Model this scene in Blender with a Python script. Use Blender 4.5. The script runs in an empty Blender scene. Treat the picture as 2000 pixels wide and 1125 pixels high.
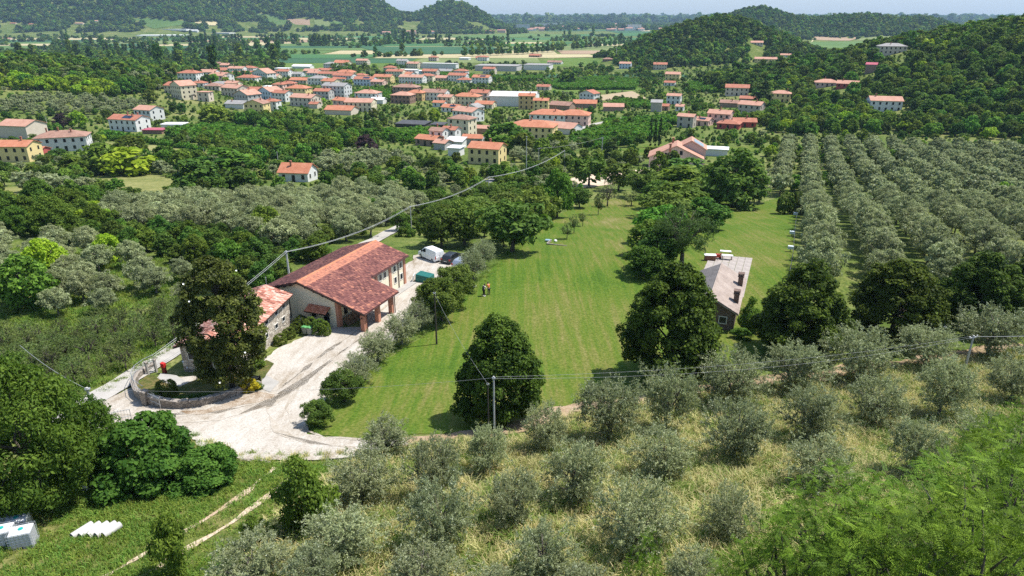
import bpy, bmesh, math, random
import numpy as np
from mathutils import Vector, Matrix, noise as mnoise

R = math.radians
random.seed(11)
rng = np.random.default_rng(5)
S = bpy.context.scene
COL = S.collection

# ------------------------------------------------------------------ camera, sky, sun, exposure
PITCH, FPX, CZ = R(21.8), 1333.33, 64.0
CP, SP = math.cos(PITCH), math.sin(PITCH)
cam_data = bpy.data.cameras.new('camera')
cam_data.sensor_width, cam_data.lens = 36.0, 24.0
cam_data.clip_start, cam_data.clip_end = 0.5, 60000.0
cam = bpy.data.objects.new('camera', cam_data)
COL.objects.link(cam)
cam.location = (0, 0, CZ)
cam.rotation_euler = (R(90) - PITCH, 0, 0)
S.camera = cam

SUN_AZ, SUN_EL = R(73), R(62)            # azimuth clockwise from the view direction
world = bpy.data.worlds.new('World')
S.world = world
world.use_nodes = True
wn = world.node_tree
sky = wn.nodes.new('ShaderNodeTexSky')
sky.sky_type = 'NISHITA'
sky.sun_disc = False
sky.sun_elevation, sky.sun_rotation = SUN_EL, SUN_AZ
sky.altitude, sky.air_density, sky.dust_density, sky.ozone_density = 60, 1.25, 0.9, 2.5
bg = wn.nodes['Background']
wn.links.new(sky.outputs[0], bg.inputs[0])
bg.inputs[1].default_value = 0.13
sun_data = bpy.data.lights.new('sun', 'SUN')
sun_data.energy, sun_data.angle, sun_data.color = 4.9, R(0.5), (1.0, 0.965, 0.90)
sun = bpy.data.objects.new('sun', sun_data)
COL.objects.link(sun)
to_sun = Vector((math.sin(SUN_AZ) * math.cos(SUN_EL), math.cos(SUN_AZ) * math.cos(SUN_EL), math.sin(SUN_EL)))
sun.rotation_euler = to_sun.to_track_quat('Z', 'Y').to_euler()
vs = S.view_settings
vs.view_transform, vs.look, vs.exposure, vs.gamma = 'Standard', 'None', 0.55, 1.0
vs.use_curve_mapping = False
cy = S.cycles
cy.max_bounces, cy.diffuse_bounces, cy.glossy_bounces, cy.transmission_bounces = 5, 3, 1, 3
cy.volume_bounces, cy.transparent_max_bounces = 0, 4
cy.use_denoising = False
cy.denoiser = 'OPENIMAGEDENOISE'
cy.denoising_input_passes = 'RGB_ALBEDO_NORMAL'
cy.sample_clamp_indirect = 4.0
cy.caustics_reflective = cy.caustics_refractive = False

# ------------------------------------------------------------------ the lie of the land
PY = np.array([-300, -120, -40, 0, 27, 50, 66, 80, 100, 120, 160, 230, 330, 500, 800, 1200, 60000.])
PD = np.array([10, 12, 15, 19.5, 26, 32.4, 34.75, 35.35, 35.6, 38.0, 44, 50.5, 55.5, 60, 63, 64, 64.])
HILLS = [  # x, y, sx, sy, height
    (-440, 545, 190, 150, 27), (430, 450, 165, 130, 47), (335, 610, 130, 110, 25), (520, 640, 150, 150, 34),
    (258, 1010, 98, 115, 44), (355, 1020, 95, 90, 24),
    (640, 2060, 100, 170, 60), (755, 2080, 90, 150, 46), (865, 2080, 75, 150, 30), (965, 2050, 85, 150, 46), (1090, 2080, 100, 150, 42), (1210, 2080, 85, 120, 34),
    (-205, 3050, 140, 200, 84), (-330, 3100, 120, 150, 45), (-640, 3000, 190, 260, 105), (-950, 3150, 300, 300, 215), (-1350, 2950, 300, 320, 170),
    (-1750, 3000, 350, 350, 260), (-2300, 2750, 420, 380, 250), (-3000, 2700, 500, 450, 260), (-820, 2740, 150, 90, 35), (-1180, 2580, 180, 110, 40)]
def land(x, y):
    x = np.asarray(x, float); y = np.asarray(y, float)
    d = (np.interp(y, PY, PD) + np.interp(y - 6, PY, PD) + np.interp(y + 6, PY, PD)) / 3
    z = CZ - d
    for cx, cy_, sx, sy, h in HILLS:
        r2 = ((x - cx) / sx) ** 2 + ((y - cy_) / sy) ** 2
        z = z + h * np.exp(-r2 ** 1.15)
    return z
def hz(x, y): return float(land(x, y))
T_ = np.geomspace(6, 14000, 700)
def at(px, py):
    """Where the line of sight through a photograph pixel meets the land."""
    u, v = (px - 1000) / FPX, (562.5 - py) / FPX
    d = np.array([u, CP + v * SP, -SP + v * CP])
    below = CZ + d[2] * T_ < land(d[0] * T_, d[1] * T_)
    k = int(np.argmax(below)) if below.any() else len(T_) - 1
    a, b = T_[max(k - 1, 0)], T_[k]
    for _ in range(30):
        m = (a + b) / 2
        if CZ + d[2] * m < hz(d[0] * m, d[1] * m): b = m
        else: a = m
    return Vector((d[0] * b, d[1] * b, hz(d[0] * b, d[1] * b)))
def pxm(p): return FPX / (p[1] * CP - (p[2] - CZ) * SP)      # photograph pixels per metre there
def to_px(x, y, z):
    d = y * CP - (z - CZ) * SP
    return 1000 + FPX * x / d, 562.5 - FPX * (y * SP + (z - CZ) * CP) / d

# ------------------------------------------------------------------ materials
def newmat(name):
    m = bpy.data.materials.new(name); m.use_nodes = True
    nt = m.node_tree
    return m, nt, nt.nodes['Principled BSDF']
def node(nt, typ, **kw):
    n = nt.nodes.new(typ)
    for k, v in kw.items():
        if k in n.inputs.keys(): n.inputs[k].default_value = v
        else: setattr(n, k, v)
    return n
def noise_fac(nt, scale, detail=4, rough=.55, vec=None, dist=0):
    n = node(nt, 'ShaderNodeTexNoise', Scale=scale, Detail=detail, Roughness=rough, Distortion=dist)
    if vec is None: vec = node(nt, 'ShaderNodeTexCoord').outputs['Object']
    nt.links.new(vec, n.inputs['Vector'])
    return n.outputs['Fac']
def ramp(nt, fac, stops):
    r = nt.nodes.new('ShaderNodeValToRGB')
    e = r.color_ramp.elements
    while len(e) < len(stops): e.new(.5)
    for el, (p, c) in zip(e, stops): el.position, el.color = p, (*c, 1)
    nt.links.new(fac, r.inputs[0])
    return r.outputs[0]
def mixc(nt, fac, a, b, typ='MIX'):
    m = nt.nodes.new('ShaderNodeMix'); m.data_type, m.blend_type = 'RGBA', typ
    for s, v in ((0, fac), (6, a), (7, b)):
        if hasattr(v, 'links'): nt.links.new(v, m.inputs[s])
        else: m.inputs[s].default_value = v if not isinstance(v, tuple) else (*v, 1)
    return m.outputs[2]
def math_(nt, op, a, b=None):
    m = nt.nodes.new('ShaderNodeMath'); m.operation = op
    for i, v in enumerate((a, b)):
        if v is None: continue
        if hasattr(v, 'links'): nt.links.new(v, m.inputs[i])
        else: m.inputs[i].default_value = v
    return m.outputs[0]
def add_bump(nt, b, h, strength, dist):
    n = node(nt, 'ShaderNodeBump', Strength=strength, Distance=dist)
    nt.links.new(h, n.inputs['Height']); nt.links.new(n.outputs[0], b.inputs['Normal'])
MATS = {}
def paint(name, col, rough=.6, metal=0, var=.12, scale=2.0, bump=0, alpha=None):
    """A plain coloured surface with a little uneven wear."""
    if name in MATS: return MATS[name]
    m, nt, b = newmat(name)
    f = noise_fac(nt, scale, 5, .6)
    c = ramp(nt, f, [(.3, tuple(v * (1 - var) for v in col)), (.7, tuple(min(1, v * (1 + var)) for v in col))])
    nt.links.new(c, b.inputs['Base Color'])
    b.inputs['Roughness'].default_value, b.inputs['Metallic'].default_value = rough, metal
    b.inputs['Specular IOR Level'].default_value = .3
    if bump: add_bump(nt, b, noise_fac(nt, scale * 6, 4), bump, .05)
    MATS[name] = m
    return m
def turf(name, stops, big=.05, mid=.6, fine=4.0, contrast=.5, bump=.6, stretch=None, dist=.15):
    """Ground cover: three scales of noise run through a colour ramp, fine light-dark grain on top."""
    m, nt, b = newmat(name)
    tc = node(nt, 'ShaderNodeTexCoord').outputs['Object']
    vec = tc
    if stretch:
        mp = nt.nodes.new('ShaderNodeMapping')
        mp.inputs['Rotation'].default_value = (0, 0, stretch[0]); mp.inputs['Scale'].default_value = (stretch[1], stretch[2], 1)
        nt.links.new(tc, mp.inputs['Vector']); vec = mp.outputs[0]
    f1, f2, f3 = noise_fac(nt, big, 3, .5, tc, .6), noise_fac(nt, mid, 5, .6, vec), noise_fac(nt, fine, 6, .7, tc)
    f = math_(nt, 'ADD', math_(nt, 'MULTIPLY', f1, .5), math_(nt, 'MULTIPLY', f2, .5))
    f = math_(nt, 'ADD', f, math_(nt, 'MULTIPLY', math_(nt, 'SUBTRACT', f3, .5), .35))
    c = ramp(nt, f, stops)
    g = ramp(nt, f3, [(.28, (1 - contrast,) * 3), (.72, (1 + contrast * .45,) * 3)])
    nt.links.new(mixc(nt, 1.0, c, g, 'MULTIPLY'), b.inputs['Base Color'])
    b.inputs['Roughness'].default_value = .95; b.inputs['Specular IOR Level'].default_value = .1
    if bump: add_bump(nt, b, f3, bump, dist)
    return m
def leafmat(name, lo, hi, under=None, trans=.28, rough=.45, spec=.35, vary=.35, hue=.02, randcol=None):
    """Leaves: tint per leaf and clump, a shift per plant, light coming through."""
    m, nt, b = newmat(name)
    a = node(nt, 'ShaderNodeAttribute', attribute_name='tint')
    c = ramp(nt, a.outputs['Fac'], [(0, lo), (.55, tuple((p + q) / 2 for p, q in zip(lo, hi))), (1, hi)])
    oi = nt.nodes.new('ShaderNodeObjectInfo')
    rnd = oi.outputs['Random']
    h = nt.nodes.new('ShaderNodeHueSaturation')
    wn_ = node(nt, 'ShaderNodeTexWhiteNoise', noise_dimensions='1D'); nt.links.new(rnd, wn_.inputs['W'])
    nt.links.new(math_(nt, 'ADD', math_(nt, 'MULTIPLY', rnd, vary), 1 - vary * .5), h.inputs['Value'])
    nt.links.new(math_(nt, 'ADD', math_(nt, 'MULTIPLY', wn_.outputs['Value'], hue * 2), .5 - hue), h.inputs['Hue'])
    nt.links.new(c, h.inputs['Color'])
    col = h.outputs[0]
    if randcol:
        col = mixc(nt, ramp(nt, wn_.outputs['Value'], [(randcol[0], (0, 0, 0)), (min(1, randcol[0] + .08), (1, 1, 1))]), col, randcol[1])
    if under:
        geo = nt.nodes.new('ShaderNodeNewGeometry')
        col = mixc(nt, geo.outputs['Backfacing'], col, under)
    nt.links.new(col, b.inputs['Base Color'])
    b.inputs['Roughness'].default_value = rough; b.inputs['Specular IOR Level'].default_value = spec
    t = nt.nodes.new('ShaderNodeBsdfTranslucent')
    nt.links.new(mixc(nt, 1.0, col, (1.25, 1.35, .7), 'MULTIPLY'), t.inputs[0])
    mx = node(nt, 'ShaderNodeMixShader', Fac=trans)
    nt.links.new(b.outputs[0], mx.inputs[1]); nt.links.new(t.outputs[0], mx.inputs[2])
    nt.links.new(mx.outputs[0], nt.nodes['Material Output'].inputs[0])
    return m
def masonry(name, cols, scale=2.6, mortar=(.42, .37, .3), bump=.8):
    m, nt, b = newmat(name)
    tc = node(nt, 'ShaderNodeTexCoord').outputs['Object']
    mp = nt.nodes.new('ShaderNodeMapping'); mp.inputs['Scale'].default_value = (1, 1, 1.5); nt.links.new(tc, mp.inputs[0])
    v = node(nt, 'ShaderNodeTexVoronoi', Scale=scale); nt.links.new(mp.outputs[0], v.inputs['Vector'])
    e = node(nt, 'ShaderNodeTexVoronoi', feature='DISTANCE_TO_EDGE', Scale=scale); nt.links.new(mp.outputs[0], e.inputs['Vector'])
    bw = nt.nodes.new('ShaderNodeRGBToBW'); nt.links.new(v.outputs['Color'], bw.inputs[0])
    c = ramp(nt, bw.outputs[0], [(i / max(1, len(cols) - 1), k) for i, k in enumerate(cols)])
    f = ramp(nt, e.outputs['Distance'], [(.02, (0, 0, 0)), (.08, (1, 1, 1))])
    nt.links.new(mixc(nt, f, mortar, c), b.inputs['Base Color'])
    b.inputs['Roughness'].default_value = .9
    add_bump(nt, b, f, bump, .08)
    return m
def tiled(name, cols, scale=.9, fine=5.0, attr=False):
    """Roof tiles: patchy weathering plus tile-sized grain; with attr the colour sits on each tile."""
    m, nt, b = newmat(name)
    if attr:
        a = node(nt, 'ShaderNodeAttribute', attribute_name='tint'); f = a.outputs['Fac']
    else:
        f = math_(nt, 'ADD', math_(nt, 'MULTIPLY', noise_fac(nt, scale, 4, .6), .5), math_(nt, 'MULTIPLY', noise_fac(nt, fine, 3, .7), .5))
    c = ramp(nt, f, [((i / (len(cols) - 1)) if attr else .3 + .4 * i / (len(cols) - 1), k) for i, k in enumerate(cols)])
    nt.links.new(c, b.inputs['Base Color'])
    b.inputs['Roughness'].default_value = .85; b.inputs['Specular IOR Level'].default_value = .2
    add_bump(nt, b, noise_fac(nt, fine * 1.5, 4), .5, .06)
    return m

# ------------------------------------------------------------------ object and mesh helpers
def tag(o, label=None, cat=None, group=None, kind=None):
    for k, v in (('label', label), ('category', cat), ('group', group), ('kind', kind)):
        if v: o[k] = v
    return o
def link(name, data, parent=None):
    o = bpy.data.objects.new(name, data); COL.objects.link(o)
    if parent is not None: o.parent = parent
    return o
def empty(name, loc, rz=0, label=None, cat=None, group=None):
    o = link(name, None); o.location = loc; o.rotation_euler = (0, 0, rz); o.empty_display_size = .3
    return tag(o, label, cat, group)
def npmesh(name, V, F, mats, midx=None, tint=None, smooth=False):
    """Mesh from numpy: V (n,3), F (m,k) with one k."""
    me = bpy.data.meshes.new(name)
    V = np.asarray(V, np.float32); F = np.asarray(F, np.int32)
    n, k = F.shape
    me.vertices.add(len(V)); me.vertices.foreach_set('co', V.ravel())
    me.loops.add(n * k); me.loops.foreach_set('vertex_index', F.ravel())
    me.polygons.add(n); me.polygons.foreach_set('loop_start', np.arange(0, n * k, k, dtype=np.int32))
    for m in (mats if isinstance(mats, (list, tuple)) else [mats]): me.materials.append(m)
    if midx is not None: me.polygons.foreach_set('material_index', np.asarray(midx, np.int32))
    if smooth: me.polygons.foreach_set('use_smooth', np.ones(n, bool))
    if tint is not None:
        a = me.attributes.new('tint', 'FLOAT', 'FACE'); a.data.foreach_set('value', np.asarray(tint, np.float32))
    me.update(calc_edges=True)
    return me
class MB:
    """Collects boxes, prisms and tubes into one mesh."""
    def __init__(s): s.v, s.f, s.m = [], [], []
    def add(s, V, F, mi=0):
        b = len(s.v); s.v += [tuple(v) for v in V]; s.f += [tuple(i + b for i in f) for f in F]; s.m += [mi] * len(F)
    def box(s, x0, x1, y0, y1, z0, z1, mi=0, taper=0):
        t = taper
        s.add([(x0, y0, z0), (x1, y0, z0), (x1, y1, z0), (x0, y1, z0), (x0 + t, y0 + t, z1), (x1 - t, y0 + t, z1), (x1 - t, y1 - t, z1), (x0 + t, y1 - t, z1)],
              [(3, 2, 1, 0), (4, 5, 6, 7), (0, 1, 5, 4), (1, 2, 6, 5), (2, 3, 7, 6), (3, 0, 4, 7)], mi)
    def slab(s, P, th, mi=0):
        """Polygon P extruded straight down by th."""
        n = len(P)
        s.add(list(P) + [(x, y, z - th) for x, y, z in P], [tuple(range(n)), tuple(range(2 * n - 1, n - 1, -1))] + [((i + 1) % n, i, n + i, n + (i + 1) % n) for i in range(n)], mi)
    def prism(s, P2, y0, y1, mi=0):
        """(x,z) outline swept along y."""
        n = len(P2)
        s.add([(x, y0, z) for x, z in P2] + [(x, y1, z) for x, z in P2], [tuple(range(n)), tuple(range(2 * n - 1, n - 1, -1))] + [((i + 1) % n, i, n + i, n + (i + 1) % n) for i in range(n)], mi)
    def tube(s, pts, rad, n=6, mi=0, cap=True):
        pts = [Vector(p) for p in pts]; rad = rad if isinstance(rad, (list, tuple)) else [rad] * len(pts)
        b = len(s.v); up = Vector((0, 0, 1))
        for i, p in enumerate(pts):
            t = (pts[min(i + 1, len(pts) - 1)] - pts[max(i - 1, 0)]).normalized()
            a = t.cross(up if abs(t.z) < .95 else Vector((1, 0, 0))).normalized(); c = t.cross(a)
            for k in range(n):
                q = p + (a * math.cos(6.2832 * k / n) + c * math.sin(6.2832 * k / n)) * rad[i]; s.v.append(tuple(q))
        for i in range(len(pts) - 1):
            for k in range(n):
                s.f.append((b + i * n + k, b + i * n + (k + 1) % n, b + (i + 1) * n + (k + 1) % n, b + (i + 1) * n + k)); s.m.append(mi)
        if cap:
            s.f.append(tuple(b + k for k in range(n))[::-1]); s.m.append(mi)
            s.f.append(tuple(b + (len(pts) - 1) * n + k for k in range(n))); s.m.append(mi)
    def mesh(s, name, mats, smooth=False):
        me = bpy.data.meshes.new(name); me.from_pydata(s.v, [], s.f)
        for m in (mats if isinstance(mats, (list, tuple)) else [mats]): me.materials.append(m)
        me.polygons.foreach_set('material_index', s.m)
        if smooth: me.polygons.foreach_set('use_smooth', [True] * len(s.f))
        me.update(); return me
    def build(s, name, mats, parent=None, smooth=False, bevel=0):
        o = link(name, s.mesh(name, mats, smooth), parent)
        if bevel:
            md = o.modifiers.new('bevel', 'BEVEL'); md.width, md.segments = bevel, 2
        return o

# ------------------------------------------------------------------ ground
def axis(lo, hi, c, fine, grow):
    a = [c]; s = fine
    while a[-1] < hi:
        a.append(a[-1] + s)
        if a[-1] > c + 140: s *= grow
    b = [c]; s = fine
    while b[-1] > lo:
        b.append(b[-1] - s)
        if b[-1] < c - 110: s *= grow
    return np.array(b[:0:-1] + a)
gx, gy = axis(-14000, 14000, 0, 2.0, 1.035), axis(-200, 19500, 80, 2.0, 1.028)
GX, GY = np.meshgrid(gx, gy)
nx, ny = len(gx), len(gy)
GV = np.stack([GX, GY, land(GX, GY)], -1).reshape(-1, 3)
ii = (np.arange(ny - 1)[:, None] * nx + np.arange(nx - 1)).ravel()
GF = np.stack([ii, ii + 1, ii + nx + 1, ii + nx], 1)
m_ground = turf('wild_grass_ground', [(.3, (.05, .085, .016)), (.44, (.09, .135, .025)), (.55, (.15, .18, .045)), (.7, (.30, .27, .12))], .03, .35, 2.6, .55)
ground = link('ground', npmesh('ground', GV, GF, m_ground, smooth=True)); tag(ground, kind='structure')

def inpoly(x, y, P):
    x = np.asarray(x, float); y = np.asarray(y, float); c = np.zeros(x.shape, bool)
    n = len(P)
    for i in range(n):
        x0, y0 = P[i][:2]; x1, y1 = P[(i + 1) % n][:2]
        if y0 == y1: continue
        c ^= ((y0 > y) != (y1 > y)) & (x < (x1 - x0) * (y - y0) / (y1 - y0) + x0)
    return c
CLEAR = []                                   # outlines kept free of wild trees
def world_poly(pp): return [tuple(at(*p)[:2]) for p in pp]
def sheet(name, P, mat, off=.05, jit=.3, step=2.0, seg=.8, kind='structure', clear=True):
    """A surface laid on the land: outline P in metres, ragged by jit."""
    if clear: CLEAR.append(P)
    Q = []
    n = len(P)
    for i in range(n):
        a, b = Vector(P[i]), Vector(P[(i + 1) % n])
        k = max(1, int((b - a).length / seg))
        nrm = Vector((-(b - a).y, (b - a).x)).normalized()
        for j in range(k):
            p = a.lerp(b, j / k)
            w = mnoise.noise(Vector((p.x * .3, p.y * .3, 3))) * 1.6 + mnoise.noise(Vector((p.x * 1.3, p.y * 1.3, 9)))
            Q.append(p + nrm * jit * w)
    bm = bmesh.new()
    bm.faces.new([bm.verts.new((p.x, p.y, 0)) for p in Q])
    bmesh.ops.triangulate(bm, faces=bm.faces[:])
    xs, ys = [p.x for p in Q], [p.y for p in Q]
    for ax, lo, hi in ((0, min(xs), max(xs)), (1, min(ys), max(ys))):
        k = math.ceil(lo / step)
        while k * step < hi:
            co = [0, 0, 0]; no = [0, 0, 0]; co[ax] = k * step; no[ax] = 1
            bmesh.ops.bisect_plane(bm, geom=bm.verts[:] + bm.edges[:] + bm.faces[:], plane_co=co, plane_no=no); k += 1
    zz = land([v.co.x for v in bm.verts], [v.co.y for v in bm.verts])
    for v, z in zip(bm.verts, zz): v.co.z = z + off
    bmesh.ops.recalc_face_normals(bm, faces=bm.faces[:])
    me = bpy.data.meshes.new(name); bm.to_mesh(me); bm.free()
    if len(me.polygons) and me.polygons[0].normal.z < 0: me.flip_normals()
    me.materials.append(mat)
    return tag(link(name, me), kind=kind)
def strip_poly(pts, w):
    L, Rr = [], []
    for i, p in enumerate(pts):
        t = (Vector(pts[min(i + 1, len(pts) - 1)]) - Vector(pts[max(i - 1, 0)])).normalized(); nrm = Vector((-t.y, t.x)) * w / 2
        L.append(tuple(Vector(p) + nrm)); Rr.append(tuple(Vector(p) - nrm))
    return L + Rr[::-1]

m_lawn = turf('mown_lawn', [(.30, (.046, .100, .010)), (.42, (.076, .139, .014)), (.51, (.108, .154, .020)), (.60, (.155, .162, .038)), (.72, (.235, .205, .085))], .06, .75, 3.8, .5, .7, (R(26), 2.0, .10), .08)
m_meadow = turf('cut_meadow', [(.3, (.10, .13, .03)), (.5, (.22, .22, .075)), (.7, (.36, .32, .14))], .06, .5, 2.5, .35, .4)
m_greenmeadow = turf('green_meadow', [(.3, (.05, .10, .015)), (.5, (.10, .17, .025)), (.7, (.2, .22, .07))], .06, .5, 3, .4, .5)
m_rough = turf('rough_grass', [(.28, (.05, .085, .015)), (.42, (.10, .14, .028)), (.55, (.19, .19, .06)), (.7, (.36, .29, .13))], .12, .8, 4, .5, .8)
m_gravel = turf('pale_gravel', [(.30, (.24, .19, .125)), (.40, (.38, .325, .26)), (.50, (.46, .415, .355)), (.68, (.55, .51, .455))], .12, 1.1, 7, .35, .6, (R(50), 1.4, .3), dist=.05)
m_dust = turf('bare_earth', [(.3, (.42, .30, .20)), (.5, (.56, .44, .32)), (.7, (.66, .55, .42))], .2, 1.2, 7, .3, .4, dist=.05)
m_redearth = turf('reddish_earth', [(.34, (.12, .13, .04)), (.5, (.34, .24, .15)), (.7, (.46, .36, .26))], .2, 1.2, 6, .35, .4)
m_road = turf('worn_asphalt', [(.3, (.30, .28, .25)), (.5, (.40, .375, .34)), (.7, (.46, .43, .385))], .2, 1.0, 8, .15, .2, dist=.03)
m_concrete = paint('concrete', (.36, .34, .31), .85, var=.14, scale=.8)

lawn_poly = world_poly([(596, 850), (640, 792), (690, 745), (775, 690), (850, 640), (905, 585), (945, 545), (985, 500), (1040, 455), (1085, 420), (1150, 395), (1260, 380), (1330, 372), (1420, 392), (1480, 400), (1520, 385), (1575, 392), (1556, 440), (1550, 520), (1530, 600), (1500, 690), (1420, 712), (1300, 735), (1180, 775), (1110, 800), (1000, 832), (900, 846), (800, 850), (700, 858)])
sheet('lawn', lawn_poly, m_lawn, .05, .35)
yard_poly = world_poly([(120, 830), (190, 790), (250, 762), (310, 738), (380, 735), (470, 735), (520, 700), (570, 665), (640, 640), (700, 640), (760, 575), (790, 520), (805, 505), (838, 488), (895, 500), (925, 520), (900, 552), (860, 585), (800, 640), (720, 700), (650, 760), (606, 812), (602, 848), (700, 862), (790, 856), (800, 872), (720, 888), (640, 896), (520, 900), (420, 888), (380, 862), (330, 840), (240, 850), (170, 850)])
sheet('gravel_yard', yard_poly, m_gravel, .10, .5)
m_rut = turf('packed_gravel', [(.3, (.27, .22, .155)), (.5, (.415, .365, .30)), (.7, (.52, .475, .415))], .3, 1.2, 7, .3, .4, dist=.04)
m_litter = turf('leaf_litter', [(.35, (.20, .13, .075)), (.5, (.36, .285, .21)), (.65, (.48, .43, .37))], .5, 2.0, 8, .4, .5, dist=.04)
for c in ([(215, 818), (330, 822), (430, 815), (520, 790), (590, 740), (650, 690), (700, 655)], [(700, 868), (620, 862), (560, 840), (540, 800), (570, 755), (630, 705), (720, 640), (800, 570), (830, 530)]):
    q = [Vector(p) for p in world_poly(c)]
    for off in (-.8, .8):
        P = []
        for i, p in enumerate(q):
            t = (q[min(i + 1, len(q) - 1)] - q[max(i - 1, 0)]).normalized(); P.append(tuple(p + Vector((-t.y, t.x)) * off))
        sheet('wheel_rut', strip_poly(P, .34), m_rut, .115, .22, clear=False)
sheet('leaf_litter', world_poly([(352, 806), (400, 801), (450, 788), (500, 768), (545, 772), (500, 786), (440, 804), (380, 814)]), m_litter, .118, .35, clear=False)
road_px = [(60, 850), (150, 800), (205, 768), (270, 729), (330, 692), (395, 655), (490, 598), (590, 545), (665, 503), (735, 468), (785, 442), (840, 416), (905, 383), (960, 352), (1010, 330)]
sheet('country_road', strip_poly(world_poly(road_px), 2.7), m_road, .14, .12, seg=1.5)
sheet('earth_path', strip_poly(world_poly([(770, 868), (860, 861), (960, 848), (1050, 822), (1115, 800), (1200, 790), (1330, 770), (1450, 752), (1560, 738), (1680, 722), (1800, 705), (1990, 672)]), 2.3), m_redearth, .09, .55)
sheet('bare_yard', world_poly([(1100, 352), (1150, 340), (1265, 330), (1330, 328), (1345, 342), (1260, 352), (1150, 366), (1090, 372)]), m_dust, .09, .5)
sheet('rough_grass', world_poly([(0, 1124), (0, 985), (150, 930), (330, 905), (480, 900), (620, 905), (700, 905), (640, 960), (520, 1010), (380, 1124)]), m_rough, .05, .3)
for k, off in enumerate((-.85, .85)):
    c = [Vector(p) for p in world_poly([(225, 1140), (330, 1075), (430, 1018), (500, 968), (560, 915)])]
    P = []
    for i, p in enumerate(c):
        t = (c[min(i + 1, 4)] - c[max(i - 1, 0)]).normalized(); P.append(tuple(p + Vector((-t.y, t.x)) * off))
    sheet('wheel_track', strip_poly(P, .38), m_dust, .08, .2, clear=False)
sheet('hay_meadow', world_poly([(170, 352), (215, 338), (290, 338), (345, 352), (330, 385), (290, 400), (235, 372)]), m_meadow, .1, .8)
sheet('hay_meadow', world_poly([(205, 280), (300, 283), (410, 300), (400, 312), (300, 305), (210, 292)]), m_meadow, .1, .8)
sheet('hay_meadow', world_poly([(90, 332), (140, 318), (185, 330), (170, 345), (120, 352)]), m_greenmeadow, .1, .8)
sheet('hay_meadow', world_poly([(0, 368), (60, 362), (95, 385), (40, 402), (0, 398)]), m_meadow, .1, .8)
sheet('green_meadow', world_poly([(335, 392), (430, 385), (620, 372), (700, 372), (600, 392), (440, 402), (360, 404)]), m_greenmeadow, .1, .8)
sheet('green_meadow', world_poly([(1215, 292), (1265, 282), (1330, 282), (1300, 298), (1225, 306)]), m_lawn, .1, .6)
sheet('green_meadow', world_poly([(1420, 288), (1470, 284), (1490, 294), (1440, 300)]), m_lawn, .1, .6)
sheet('road', strip_poly(world_poly([(1105, 262), (1150, 245), (1230, 228), (1330, 227), (1420, 226)]), 4), m_road, .14, .1, 4, 4)
sheet('green_meadow', world_poly([(520, 121), (640, 113), (800, 114), (870, 121), (720, 131), (560, 137)]), m_greenmeadow, .2, 2, 20, 12)
sheet('hay_meadow', world_poly([(560, 109), (720, 101), (880, 98), (905, 104), (760, 110), (600, 114)]), m_meadow, .2, 2, 30, 20)
sheet('green_meadow', world_poly([(1040, 121), (1130, 110), (1195, 116), (1150, 129), (1060, 131)]), m_greenmeadow, .2, 2, 20, 12)
sheet('green_meadow', world_poly([(1070, 172), (1150, 166), (1240, 166), (1262, 176), (1150, 184), (1080, 182)]), m_greenmeadow, .2, 2, 8, 6)
sheet('hay_meadow', world_poly([(545, 376), (620, 366), (625, 374), (560, 384)]), m_meadow, .1, .8)
m_plough = turf('ploughed_earth', [(.3, (.30, .22, .14)), (.5, (.38, .29, .19)), (.7, (.30, .28, .12))], .1, .5, 1.5, .2, .3, (R(0), .1, 1.2))
sheet('ploughed_field', world_poly([(1155, 188), (1235, 178), (1262, 192), (1240, 197), (1160, 196)]), m_plough, .15, .6, 6, 4)
sheet('ploughed_field', world_poly([(750, 166), (840, 168), (838, 178), (748, 173)]), m_meadow, .15, .6, 6, 4)
sheet('ploughed_field', world_poly([(207, 148), (240, 158), (225, 160), (205, 152)]), m_dust, .2, .6, 6, 4)

# ------------------------------------------------------------------ plants
L_ = {}
def lm(key):
    if key in L_: return L_[key]
    a = dict(
        olive=((.075, .092, .032), (.37, .41, .21), (.43, .46, .31)), youngleaf=((.085, .125, .035), (.26, .32, .12)),
        broad=((.034, .080, .011), (.20, .305, .042)), linden=((.009, .025, .006), (.14, .195, .028)),
        cherry=((.040, .082, .014), (.19, .265, .050)), magnolia=((.014, .027, .007), (.17, .19, .036)),
        walnut=((.028, .07, .011), (.165, .25, .036)), fig=((.028, .078, .013), (.125, .225, .034)),
        lime=((.12, .22, .012), (.33, .44, .035)), dark=((.024, .060, .011), (.145, .22, .038)),
        pine=((.030, .065, .020), (.10, .155, .042)), cypress=((.014, .034, .012), (.05, .085, .028)),
        purple=((.028, .018, .022), (.08, .05, .05)), locust=((.012, .038, .005), (.19, .31, .034)),
        vine=((.05, .13, .014), (.16, .30, .04)), hedge=((.045, .09, .014), (.17, .215, .038)),
        yellow=((.42, .40, .02), (.75, .68, .05)), bare=((.09, .09, .05), (.18, .18, .10)))[key]
    hue = {'olive': .012, 'broad': .035, 'dark': .03, 'locust': .012}.get(key, .018)
    L_[key] = leafmat('leaves_' + key, a[0], a[1], a[2] if len(a) > 2 else None, rough=.55 if key == 'olive' else .5, hue=hue,
                      trans=.18 if key in ('olive', 'locust') else .3, spec=.13 if key in ('olive', 'magnolia') else .05, vary={'olive': .55, 'locust': .2, 'broad': .8, 'dark': .8, 'walnut': .25, 'fig': .2, 'linden': .25, 'magnolia': .1}.get(key, .6))
    return L_[key]
m_bark = paint('bark', (.10, .085, .065), .95, var=.4, scale=6, bump=.8)
m_greybark = paint('grey_bark', (.17, .15, .125), .95, var=.35, scale=6, bump=.8)

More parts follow.
